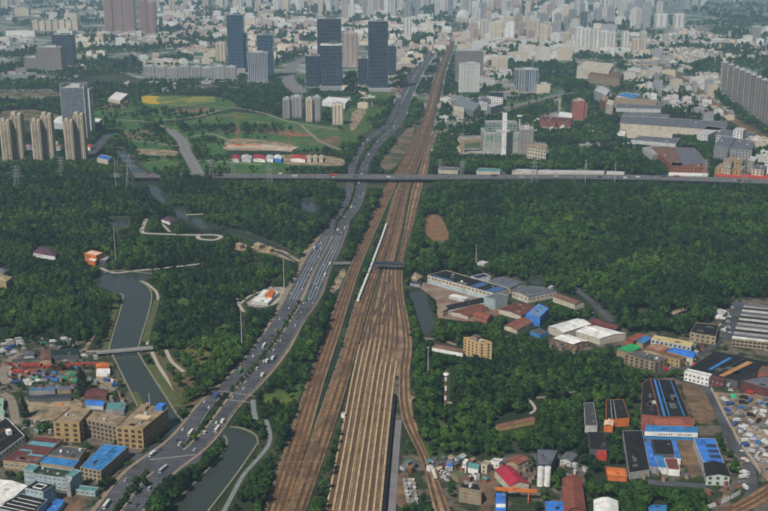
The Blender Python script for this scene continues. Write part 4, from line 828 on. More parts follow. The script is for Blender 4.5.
# ---- lower right works
b = bld('factory_hall', 'long black roofed hall with blue roof strips and blue trim', F_, [(660, 417), (690, 417), (674.5, 380), (650.5, 378.8)], 10, 'brick', 'black', par=.3)
for f in ((.02, .98, .12, .20), (.02, .98, .30, .34), (.02, .98, .80, .84)):
    f2 = (f[2], f[3], f[0], f[1]) if abs(b[1][1][1]-b[1][0][1]) < abs(b[1][2][1]-b[1][1][1]) else f
    strip_on_roof(b, 'roof_light', f2, M('roof_strip_blue', (.05, .22, .55), .5, .2))
b = bld('factory_hall', 'black roofed hall with brick parapet left of the blue striped hall', F_, [(641.5, 415), (659.5, 417), (650, 379), (642, 384)], 9.5, 'brick', 'black', par=.9)
box_on_roof(b, 'roof_house', (654, 403), (5, 3, 1.5), W('cream'))
bld('workshop', 'brick red end block with blue roof corner', F_, [(641, 423), (654, 424), (655, 416), (642, 415)], 8, 'brick', M('roof_brickred', (.24, .08, .05), .9, .3), par=.3)
bld('workshop', 'orange fronted block in front of the blue striped hall', F_, [(655, 424), (694, 424.5), (693.5, 418), (656, 417)], 9, 'orange', 'brick', kind='gable', rise=2)
b = bld('canopy', 'long canopy with blue roof and white sign fascia across the yard', 'canopy', [(644.5, 431), (698, 432.5), (697.5, 426.5), (646, 425)], 8, 'blue', 'blue', par=0)
P = b[1]; f0 = min(P, key=lambda p: p[0]+p[1]); f1 = max(P, key=lambda p: p[0]-p[1]); a_ = Vector(f0); b_ = Vector(f1); d = (b_-a_).normalized(); n_ = Vector((d.y, -d.x))
mb = MB(); c_ = (a_+b_)/2+n_*.4; mb.box((c_.x, c_.y, 3.6), ((b_-a_).length, .5, 4.2), tuple(d)); mb.obj('fascia', W('white'), b[0], b[4], tuple(d))
mb = MB()
for k in range(14):
    if k in (6, 7): continue
    p = a_+d*((b_-a_).length*(.28+.045*k))+n_*.72; mb.box((p.x, p.y, 5.0), (1.0, .08, 1.3), tuple(d)); mb.box((p.x, p.y-.05, 5.5), (1.5, .06, .3), tuple(d))
mb.obj('lettering', W('dgrey'), b[0], b[4], tuple(d))
bld('workshop', 'narrow blue roof, left arm of the small court', F_, [(650, 466), (658, 467.5), (650, 441), (643, 440.5)], 6, 'grey', 'bblue', par=0)
bld('workshop', 'short blue roof closing the front of the small court', F_, [(658.5, 467), (667, 467.5), (662.5, 455.5), (655, 455)], 6.5, 'white', 'blue', par=0)
bld('workshop', 'black roof between the two narrow blue roofs', F_, [(656, 454), (676, 454.5), (671, 440), (651.5, 439.5)], 5.5, 'dgrey', 'black', par=.3)
bld('workshop', 'narrow blue roof, right arm of the small court', F_, [(675.5, 458), (681, 458.5), (676, 440.5), (671.5, 440)], 6, 'white', 'bblue', par=0)
bld('workshop', 'red brown striped roof with white end wall by the small court', F_, [(668, 469), (680, 470), (677, 458.5), (664, 458)], 6, 'white', M('roof_redstripe', (.17, .05, .04), .9, .3, stripe=3), par=.2)
b = bld('factory_hall', 'large bright blue roofed hall with three dark roof vents', F_, [(703, 462), (724, 463), (714.6, 438.5), (693.5, 438)], 9, 'lgrey', 'bblue', par=.2)
for t in (.18, .40, .62):
    sw = abs(b[1][1][1]-b[1][0][1]) < abs(b[1][2][1]-b[1][1][1]); strip_on_roof(b, 'roof_vent', (.45, .95, t, t+.09) if sw else (t, t+.09, .45, .95), W('navy'), .9)
bld('factory_hall', 'black gabled hall with white front and windows at the end of the blue hall', F_, [(706.5, 475.5), (730, 476), (724.5, 463.5), (703.5, 462.8)], 9, M('wall_palegreen', (.50, .56, .50), .8, .12), 'black', kind='gable', rise=2.2, win=2, bay=6, wsz=(2.4, 2), fr='dgrey', ridge=None)
b = bld('workshop', 'long dark roofed shed left of the small court', F_, [(629, 473), (650, 470), (642, 430.5), (622.5, 431)], 6, 'grey', 'black', par=.4)
bld('workshop', 'long grey black roofed shed, leftmost of the lower right works', F_, [(585, 425.5), (597.5, 425.5), (593.5, 402.5), (584, 403)], 7, 'lgrey', M('roof_charcoal', (.06, .06, .062), .9, .3, stripe=3), par=.2)
b = bld('workshop', 'black roofed hall with white roof lines and orange gable fronts', F_, [(606, 420), (629.5, 418), (623, 399.5), (606, 400)], 8, 'orange', 'black', par=.3)
for t in (.25, .42): strip_on_roof(b, 'roof_line', (t, t+.02, .02, .98), W('lgrey'), .4)
bld('workshop', 'orange porch block with pale cap in front of the black roofed hall', F_, [(604, 425), (613, 425.5), (613.5, 420), (605, 420)], 7, 'orange', M('roof_pale_orange', (.72, .52, .36), .7), kind='gable', rise=1.5)
bld('shed', 'vivid orange roof among trees at the lower right', 'shed', [(608, 475), (627, 476.5), (625, 468.5), (606, 466.5)], 5, 'orange', 'orange', kind='gable', rise=1)
bld('shed', 'small red roof above the vivid orange roof', 'shed', [(596.5, 455), (607, 455.5), (606.5, 450.5), (597, 450)], 5, 'red', 'red', par=0)
bld('shed', 'black roof shed above the small red roof', 'shed', [(590, 449), (607, 449.5), (604, 432), (588, 432)], 6, 'dgrey', 'black', par=.2)
bld('warehouse', 'large brick red gabled warehouse at the bottom edge', 'warehouse', [(564, 512), (586, 510), (581.5, 478), (562.5, 478.5)], 9, 'brick', M('roof_brickbrown', (.21, .065, .045), .9, .3), kind='gable', rise=4)
bld('warehouse', 'white arched roof hall at the bottom edge', 'warehouse', [(594, 519), (619, 519), (617.5, 501), (594, 500)], 7, 'white', 'white', kind='arch', rise=3)
bld('shed', 'small blue roof at the bottom edge left of the brick warehouse', 'shed', [(546, 516), (564, 516), (563, 501.5), (545, 501)], 4.5, 'grey', 'bblue', par=0)
bld('shed', 'small blue roof with red strip at the bottom edge beside dark trees', 'shed', [(649, 517), (666, 517), (667, 505), (648, 504.5)], 4.5, 'grey', 'blue', par=0)
b = bld('warehouse', 'crimson gabled warehouse beside the orange gantry crane', 'warehouse', [(495, 470), (509.5, 485.5), (529, 483.5), (512, 466.5)], 7, 'cream', 'crimson', kind='gable', rise=3, win=1, bay=5, ridge=None)
b = bld('shed', 'bright blue shed with white band at the bottom edge under the crane', 'shed', [(495, 516), (506, 516), (506, 492.5), (496, 492)], 5, 'grey', 'bblue', par=0)
strip_on_roof(b, 'roof_light', (.05, .95, .35, .5) if abs(b[1][1][1]-b[1][0][1]) < abs(b[1][2][1]-b[1][1][1]) else (.35, .5, .05, .95), W('white'), .1)
bld('house', 'brown gabled house behind the crimson warehouse', H_, [(506, 462), (518, 464), (529, 459), (516, 455.5)], 6, 'beige', 'brick', kind='gable', rise=2, win=1, bay=4)
bld('workshop', 'dark slate roofed block behind the white silos', F_, [(537, 465), (551, 465.5), (558, 450.5), (537, 449.5)], 12, 'navy', 'slate', win=2, bay=5, fr='dgrey')
bld('house', 'grey roofed house right of the dark block behind the silos', H_, [(560, 459), (571, 461), (577, 455), (566, 452)], 6, 'lgrey', 'slate', kind='gable', rise=2, win=1, bay=4)
bld('house', 'grey house with black roof and white rooftop tank in the trackside village', H_, [(459, 487.5), (481.5, 491), (478, 484), (463, 482)], 13, 'tan', 'black', win=4, bay=5, fr='white', par=.4, extra=4)
bld('house', 'narrow plain white block in the trackside village', H_, [(462.5, 462.5), (466, 463.5), (468.5, 460)], 9, 'white', 'white', win=2, bay=3)
bld('house', 'pale flat house beside the earth lane', H_, [(481, 464), (487, 466), (491, 462.5)], 8, 'cream', 'tan', win=2, bay=4, fr='brick')
bld('house', 'low white flat roofed house behind the pale flat house', H_, [(490, 461.5), (499, 463), (503, 460)], 6, 'white', 'lgrey', win=1, bay=3.5)
bld('shed', 'long olive roofed shed in the trackside village', 'shed', [(452, 473.5), (458, 478), (468, 475.5), (461, 470)], 5, 'tan', 'olive', par=.2)
bld('shed', 'teal roofed house left of the earth lane', 'shed', [(468, 466.5), (478, 468.5), (480, 464), (470, 462)], 6, 'white', 'teal', kind='gable', rise=1.5)
bld('shed', 'crumpled blue sheet roof in the trackside village', 'shed', [(446, 465.5), (453, 467), (452, 459.5), (447, 459)], 4, 'grey', 'bblue', par=0)
vr = random.Random(4)
VC = ['slate', 'lgrey', 'teal', 'brown', 'tan', 'dgrey', 'grey', 'maroon', 'cream']
vl = []
for (x, y) in [(428, 461), (433, 459), (437, 463), (442, 461), (430, 466), (438, 468), (455, 463), (458, 458), (472, 459), (476, 474), (444, 457), (452, 457), (462, 456), (408, 461), (414, 463), (404, 466), (434, 464), (441, 466), (463, 467), (411, 467), (470, 476), (486, 478), (449, 462)]:
    wd = vr.uniform(2.6, 4.4); dp = vr.uniform(1.6, 2.6); sk = vr.uniform(-1, 1.6); c = vr.choice(VC)
    bld('hut', 'low makeshift hut in the crowded trackside village', 'hut', [(x-wd, y+sk*.3), (x, y+dp), (x+wd, y-sk*.4)], vr.uniform(3, 5), vr.choice(['tan', 'lgrey', 'white', 'brick']), c, kind=vr.choice(['flat', 'gable']), rise=1.0, par=.15, group='huts of the trackside village')
for k in range(18):
    x = 404.5+(k % 3)*4.3+vr.uniform(-.3, .3)+(k//3)*.7; y = 480+(k//3)*3.9
    if k in (7, 13): continue
    bld('hut', 'grey flat roofed hut in the dense rows beside the curved track', 'hut', [(x-1.9, y), (x+1.6, y+.4), (x+1.9, y-1.9), (x-1.5, y-2.2)], 3.0, 'grey', vr.choice(['lgrey', 'cream', 'grey', 'tan']), par=.1, group='hut rows beside the curved track')

# ================================================================== TOWERS AND THE FAR CITY
def top_z(p, top): k = (CY-top)/FPX; return CAMH + p.y*(k*cp-sp)/(cp+k*sp)
FA = dict(
    pale=facade('facade_pale', (.72, .67, .60), (.30, .31, .32), 3.0, 3.6),
    warm=facade('facade_warm', (.74, .63, .48), (.32, .28, .24), 3.0, 3.4),
    white=facade('facade_white', (.76, .75, .72), (.30, .33, .36), 3.0, 3.2, (.25, .75), (.35, .8)),
    grey=facade('facade_grey', (.40, .40, .41), (.12, .14, .16), 3.0, 3.4),
    pink=facade('facade_pink', (.55, .43, .39), (.17, .14, .14), 3.0, 3.4),
    red=facade('facade_red', (.42, .22, .20), (.12, .10, .11), 3.0, 3.2),
    brick=facade('facade_brick', (.40, .085, .065), (.32, .26, .22), 3.2, 4.0, (.2, .8), (.35, .75)),
    beige=facade('facade_beige', (.56, .46, .32), (.10, .09, .08), 3.4, 4.6, (.2, .74), (.2, .85)),
    glass=facade('facade_glass', (.085, .10, .135), (.026, .036, .060), 12.0, 8.0, (.12, .94), (.10, .98), .35, .12),
    glass2=facade('facade_glass_blue', (.085, .13, .19), (.026, .050, .092), 12.0, 9.0, (.14, .92), (.16, .96), .3, .1),
    glassg=facade('facade_glass_grey', (.20, .22, .25), (.13, .155, .185), 4.0, 2.0, (.06, .94), (.10, .9), .35, .1),
    fins=facade('facade_fins', (.36, .40, .45), (.05, .075, .11), 4.0, 6.5, (.22, .96), (.0, 1.0), .5, .12),
    grid=facade('facade_grid', (.80, .79, .75), (.06, .075, .09), 4.4, 5.2, (.18, .84), (.22, .84), .6, .1),
    brown=facade('facade_brown', (.30, .25, .22), (.10, .11, .13), 3.6, 3.6, (.15, .85), (.2, .8)),
    dusk=facade('facade_dusk', (.165, .150, .165), (.09, .085, .09), 3.0, 3.4, (.2, .8), (.3, .85)))
def tower(label, xl, xr, by, ty, dep, fm, name='office_tower', cat='tower', rot=0.0, crown=None, fins=0, finm=None, step=None, podium=None, bays=0, roofm=None, group=None, twin=0):
    """near face stands on photo row by between columns xl and xr and reaches row ty"""
    p = G((xl+xr)/2, by); wd = (xr-xl)/scale_at(by); h = top_z(p, ty); dp = dep
    root = thing(name, label, cat, (p.x, p.y+dp/2, 0), group, rot)
    rm = roofm or RF('grey'); m = FA[fm] if isinstance(fm, str) else fm
    mb = MB(); mb.box((0, 0, 0), (wd, dp, h), mi=0, mt=1); mb.obj('wall', [m, rm], root)
    mb = MB()
    for c, s in (((0, -dp/2+.3), (wd, .6)), ((0, dp/2-.3), (wd, .6)), ((-wd/2+.3, 0), (.6, dp-1.2)), ((wd/2-.3, 0), (.6, dp-1.2))): mb.box((c[0], c[1], h+.01), (s[0], s[1], 1.4))
    mb.obj('parapet', W('lgrey'), root)
    mb = MB(); mb.box((wd*.08, 0, h+.02), (wd*.42, dp*.5, crown or 5)); mb.obj('roof_house', W('lgrey') if fm not in ('glass', 'glass2') else W('slate'), root)
    for k in range(fins):
        x = -wd/2+wd*(k+.5)/fins; mb = MB(); mb.box((x, -dp/2-.5, 0), (wd*.012+.5, .98, h)); mb.obj('fin', finm or W('lgrey'), root)
    if bays:
        for k in range(bays):
            x = -wd/2+wd*(k+.5)/bays; mb = MB(); mb.box((x, -dp/2-.9, 3), (wd/bays*.5, 1.76, h-5)); mb.obj('bay', [m], root)
        mb = MB()
        for z in range(6, int(h)-3, 3):
            for k in range(bays+1): mb.box((-wd/2+wd*k/bays*.96+wd*.02, -dp/2-.55, z), (wd/bays*.34, 1.06, .9))
        tag(mb.obj('balconies', W('cream'), root), kind='stuff')
    if step:                                # lower block on one side: (side, width, height fraction)
        s, sw, hf = step; mb = MB(); mb.box((s*(wd/2+sw/2+.05), dp*.1, 0), (sw, dp*.8, h*hf), mt=1); mb.obj('side_block', [m, rm], root)
    if podium:
        pw, pd, ph = podium; mb = MB(); mb.box((0, -dp*.2, 0), (wd*pw, pd, ph), mt=1); mb.obj('podium', [FA['grey'], rm], root)
    hp = [(xl-1, by+.5), (xr+1, by+.5), (xr+1, ty-1), (xl-1, ty-1)]; paint(hp)
    return root, wd, dp, h

# ---- three beige apartment towers on the left (two offset wings each)
for i, (xl, xr, lab) in enumerate(((2.6, 22, 'beige apartment tower, leftmost of the three at the left edge'), (33.5, 52, 'beige apartment tower, middle one of the three at the left'), (66, 84, 'beige apartment tower in front of the grey glass tower'))):
    p = G((xl+xr)/2, 160.5); s = scale_at(160); wd = (xr-xl)/s; root = thing('apartment_tower', lab, 'tower', (p.x, p.y+14, 0)); h0 = top_z(p, 121.5); h1 = top_z(p, 116.5)
    for nm, c, sz, h in (('wing', (-wd*.24, -6), (wd*.5, 18), h0), ('wing', (wd*.20, 12), (wd*.58, 20), h1)):
        mb = MB(); mb.box((c[0], c[1], 0), (sz[0], sz[1], h), mt=1); mb.obj(nm, [FA['beige'], RF('tan')], root)
        for k in range(3):
            mb = MB(); mb.box((c[0]-sz[0]/2+sz[0]*(k+.5)/3, c[1]-sz[1]/2-.8, 2), (sz[0]*.10, 1.56, h-6)); mb.obj('bay', [W('cream')], root)
        mb = MB()
        for z in range(4, int(h)-4, 3):
            for k in (0, 1): mb.box((c[0]-sz[0]*.17+sz[0]*.33*k, c[1]-sz[1]/2-.55, z), (sz[0]*.15, 1.0, .9))
        tag(mb.obj('balconies', W('cream'), root), kind='stuff')
        mb = MB(); mb.box((c[0]-sz[0]*.2, c[1], h+.02), (sz[0]*.35, sz[1]*.5, 6)); mb.obj('roof_house', W('cream'), root)
        mb = MB(); mb.box((c[0]+sz[0]*.3, c[1], h+.02), (sz[0]*.3, sz[1]*.6, 3.5)); mb.obj('roof_house', W('cream'), root)
    paint([(xl-1, 160), (xr+1, 160), (xr+1, 114), (xl-1, 118)])
r, wd, dp, h = tower('grey glass office tower with pale frame behind the beige apartment towers', 64.3, 87, 138, 88, 42, 'glassg', crown=7, roofm=RF('lgrey'))
for x in (-wd/2-.6, wd/2+.6):
    mb = MB(); mb.box((x, 0, 0), (1.1, dp+1, h+9)); mb.obj('frame_fin', W('white' if x > 0 else 'lgrey'), r)
mb = MB(); mb.box((wd/2+6, 4, 0), (9.6, dp*.8, h-4), mt=1); mb.obj('side_block', [FA['grid'], RF('lgrey')], r); mb = MB(); mb.box((0, dp/2-1, h+1.5), (wd, 1.4, 7)); mb.obj('crown_screen', FA['glassg'], r)
bld('sports_hall', 'low hall with white sloping roof and dark glass right of the grey glass tower', 'building', [(86, 121), (98, 124), (102, 119), (88, 117)], 20, 'navy', 'white', par=1.0)
bld('sports_hall', 'low hall with wide white roof behind the middle apartment tower', 'building', [(52, 123), (64, 124), (66, 117), (56, 118)], 14, 'lgrey', 'white', kind='arch', rise=4)
# ---- dark towers
tower('tall dark blue glass tower, leftmost of the high towers', 228.5, 244.3, 72, 15, 50, 'glass2', step=(1, 10, .66), podium=(1.2, 70, 14))
tower('dark blue glass tower behind the striped grey tower', 258.4, 273.4, 78, 35, 45, 'glass2')
tower('grey tower with pale vertical stripes', 248, 268, 81.5, 53, 40, 'fins', fins=10, finm=W('lgrey'))
tower('tall dark grey tower, rear left of the central pair', 318, 341.5, 84, 19, 45, 'glass')
r, wd, dp, h = tower('dark grey tower with white roof edge in front of the taller left central tower', 321, 342.3, 90, 44.5, 40, 'glass', crown=8, podium=(1.15, 80, 12))
mb = MB(); mb.box((0, -dp/2-.3, h-4), (wd*1.02, .5, 5)); mb.obj('roof_band', W('white'), r)
tower('lower dark tower left of the white edged central tower', 306, 320, 87, 56, 40, 'glass')
tower('tall dark grey tower beside the expressway, right of the central pair', 368.4, 388, 91, 21.5, 46, 'glass', crown=3, podium=(1.5, 70, 10))
tower('narrow dark tower behind the tall tower beside the expressway', 388.3, 396, 76, 46, 35, 'glass')
tower('short dark tower left of the tall tower beside the expressway', 358, 367.6, 84, 58.5, 35, 'glass')
tower('pink apartment tower between the dark central towers', 343.5, 358, 66, 33, 30, 'pink', 'apartment_tower', bays=3)
tower('dark slab tower on the far left with pale roof cap', 54, 74.5, 66, 35, 40, 'glass')
tower('lower dark block in front of the dark slab tower on the far left', 38, 62, 69, 47.5, 40, 'brown', crown=6)
tower('small dark block left of the dark far left towers', 26, 38, 68, 58, 40, 'brown')
tower('white office block with square window grid beside the railway', 459, 479.3, 92, 64, 30, 'grid', 'office_block', fins=6, finm=W('white'))
tower('wide brown block behind the white grid block', 455.5, 483, 80, 51, 35, 'brown', 'office_block', twin=1)
bld('office_block', 'low ribbed hall with white edge in front of the white grid block', 'building', [(452, 103), (473, 112), (480, 104), (462, 98)], 14, 'slate', M('roof_ribs', (.20, .22, .25), .6, .2, stripe=8), win=3, bay=9, wsz=(5, 3.5), par=.6)
bld('office_block', 'small white block between the ribbed hall and the grey block', 'building', [(479, 101), (488, 103.5), (491, 99)], 22, 'white', 'slate', win=4, bay=8, wsz=(4, 3), fr='dgrey')
bld('office_block', 'white topped black block right of the grid block', 'building', [(487, 96), (503, 98), (504, 92.5), (489, 92)], 24, 'white', 'black', win=4, bay=8, wsz=(4, 3), fr='dgrey')
bld('office_block', 'grey flat block with pale roof near the branch railway', 'building', [(487.5, 105), (491, 107.5), (503.5, 104), (498, 102)], 20, 'grey', 'lgrey', win=4, bay=6, fr='dgrey')
bld('house', 'cream block beside the branch railway near the ribbed hall', 'building', [(453.5, 109.5), (464, 112), (464, 108)], 17, 'cream', 'cream', win=3, bay=7, fr='dgrey')
tower('grey ribbed office slab in the upper centre right', 515, 538, 92, 70, 40, 'fins', 'office_block', fins=9, finm=W('lgrey'))
tower('pale yellow block right of the grey ribbed slab', 537, 550, 93, 85, 40, 'warm', 'office_block')
tower('brick red tower block with red roof sign at the wood edge', 573, 583.5, 120.5, 101, 24, 'brick', 'apartment_tower', roofm=RF('red'), step=(1, 9, .85))
for i, (xl, xr, by, ty, f, lab) in enumerate(((283, 290, 118.5, 99, 'grey', 'grey apartment tower in the leftmost pair below the central towers'), (291, 302, 118, 97, 'grey', 'taller grey apartment tower in the leftmost pair below the central towers'),
        (306, 312.5, 122, 99, 'warm', 'narrow cream apartment tower, left half of the middle pair below the central towers'), (312.8, 320.5, 121.5, 97.6, 'grey', 'grey apartment tower, right half of the middle pair below the central towers'), (332.5, 343, 125, 104, 'warm', 'cream apartment tower standing alone below the tall expressway tower'))):
    tower(lab, xl, xr, by, ty, 22, f, 'apartment_tower', bays=3)
bld('office_block', 'low white terrace building behind the cream apartment tower', 'building', [(322, 101), (345, 104), (350, 99), (328, 97)], 14, 'white', 'white', win=3, bay=8, fr='dgrey')
tower('cream apartment slab left of the tall dark blue tower', 216, 226, 61.5, 43, 28, 'warm', 'apartment_tower', bays=3)
for i, (xl, xr, lab) in enumerate(((105, 113, 'reddish apartment tower, leftmost of the red group at the top left'), (114.5, 123, 'reddish apartment tower, second of the red group at the top left'), (124, 135, 'widest reddish apartment tower in the middle of the red group'), (140, 147, 'reddish apartment tower, left one of the right red pair'), (148, 156, 'reddish apartment tower, right one of the right red pair'))):
    tower(lab, xl, xr, 31+(i > 2)*3, -6+i*2, 40, 'red', 'apartment_tower', bays=3)
# grey slab terrace
for k in range(8):
    x = 144+k*11.6; tower('long grey apartment slab in the terrace below the red towers', x, x+11.0, 77.5+(k > 5)*.5, 66.5+(k % 3)*.7, 25, 'grey', 'apartment_slab', cat='apartment block', group='grey terrace of apartment slabs', roofm=RF('lgrey'), bays=4)
# pale slabs far left
for k in range(7):
    x = 33+k*6.6; tower('warm pale apartment slab in the row above the far left dark tower', x, x+5.4, 31, 20.5+(k % 2), 45, 'warm', 'apartment_slab', cat='apartment block', group='pale slab row at the far left')
tower('broad cream block standing alone at the top far left', 15, 29, 16, 8, 45, 'warm', 'office_block')
tower('low white block left of the pale slab row', 6, 35, 37, 31, 40, 'white', 'office_block')
# white tower row, upper right
for k, x in enumerate((575, 583, 591.5, 600, 608)):
    tower('white apartment tower in the bright row at the upper right', x, x+7.4, 49+k*.4, 27+k*1.3, 32, 'white', 'apartment_tower', bays=2, group='bright white tower row at the upper right')
for xl, xr, by, ty, f, lab in ((622, 629, 50, 32, 'white', 'white tower right of the bright row'), (632.5, 639.5, 51, 39, 'warm', 'short cream tower right of the bright row'), (640, 646, 49.5, 32, 'pale', 'pale tower beside the short cream tower'),
        (655, 667, 28, 14, 'white', 'bright white twin tower, left one near the top right'), (674, 684, 29, 14, 'white', 'bright white twin tower, right one near the top right'), (752, 760, 40, 27, 'grey', 'lone grey tower at the right among hazy fields'),
        (404, 411, 38, 18, 'white', 'slim white tower over the low houses near the railway'), (480, 488, 42, 20, 'pale', 'pale tower just right of the railway'), (580, 587, 29, 12, 'glass2', 'dark blue tower behind the bright white row'), (563, 569.5, 47, 33, 'warm', 'pale yellow tower left of the bright white row')):
    tower(lab, xl, xr, by, ty, 32, f, 'apartment_tower', bays=2)
# dark apartment row at the right edge, receding
for k in range(11):
    t = k/10; x = 722+t*54; by = 93+t*40; ty = 63+t*25
    tower('tall dusky apartment tower in the long row at the right edge', x, x+4.6+t*1.2, by, ty, 24, 'dusk', 'apartment_tower', bays=2, rot=-.3, group='dusky tower row at the right edge')
# ---- power station
r, wd, dp, h = tower('huge windowless pale power station block with green glazed upper storeys', 482.5, 518.4, 153, 133, 60, M('plant_cladding', (.34, .335, .31), .8, .2, .05), 'power_station', cat='power station', roofm=RF('grey'))
up = top_z(G(500, 153), 125)
mb = MB(); mb.box((wd*.04, 8, h+1.5), (wd*.88, dp*.7, up-h), mt=1); mb.obj('upper_storeys', [facade('facade_greenglass', (.26, .30, .28), (.12, .19, .165), 6, 9, (.1, .9), (.2, .9), .5, .2), RF('grey')], r)
for k in range(8): mb = MB(); mb.box((-wd/2+wd*(k+.5)/8, -dp/2-.4, 4), (1.2, .76, h-4)); mb.obj('wall_rib', W('lgrey'), r)
mb = MB(); mb.box((0, -dp/2-.3, h*.62), (wd*.98, .5, h*.26)); mb.obj('glazing_band', facade('facade_greenglass2', (.34, .40, .37), (.18, .27, .23), 5, 8, (.08, .92), (.1, .9), .5, .2), r)
p = G(503.5, 155); root = thing('chimney', 'tall plain white square chimney in front of the power station', 'chimney', (p.x, p.y, 0)); hz = top_z(p, 112.5)
mb = MB(); mb.prism([(-4.8, -4.5), (4.8, -4.5), (4.8, 4.5), (-4.8, 4.5)], 0, hz); mb.obj('shaft', W('white'), root); mb = MB(); mb.prism([(-3.6, -3.4), (3.6, -3.4), (3.6, 3.4), (-3.6, 3.4)], hz+.01, hz+2.5); mb.obj('flue', W('dgrey'), root)
for z in (.3, .55, .8): mb = MB(); mb.box((0, 0, hz*z), (10.2, 9.6, .8)); mb.obj('collar', W('lgrey'), root)
p = G(520, 150); root = thing('water_tower', 'slender mushroom shaped water tower behind the power station', 'water tower', (p.x, p.y+20, 0)); hz = top_z(p, 120)
mb = MB(); mb.cyl((0, 0, 0), 2.6, 2.2, hz); mb.obj('shaft', W('lgrey'), root); mb = MB(); mb.cyl((0, 0, hz), 2.5, 7, 5, 14); mb.cyl((0, 0, hz+5), 7, 6.5, 3, 14); mb.obj('tank', W('lgrey'), root)
tower('grey ribbed boiler block right of the power station', 519, 532.5, 154, 130, 45, 'brown', 'power_station_annex', cat='building', fins=4, finm=W('lgrey'))
bld('office_block', 'low cream block with a blue roof tank right of the power station', 'building', [(527, 148), (546, 151), (547, 145), (530, 143)], 22, 'cream', 'tan', win=3, bay=7, wsz=(3.5, 3), fr='dgrey', extra=2)
root = thing('conveyor', 'tan arched conveyor gallery left of the power station', 'conveyor', tuple(G(462, 150)[:2])+(0,)); a, b_, c_ = G(462, 152), G(465, 141, 22), G(482, 140, 26)
mb = MB(); mb.bar((a.x, a.y, 0), (a.x, a.y, 22), 5); mb.bar((a.x, a.y, 22), (G(482, 152).x, a.y+6, 27), 4); mb.obj('gallery', W('tan'), root, tuple(root.location))
paint([(458, 136), (484, 136), (484, 154), (458, 154)])
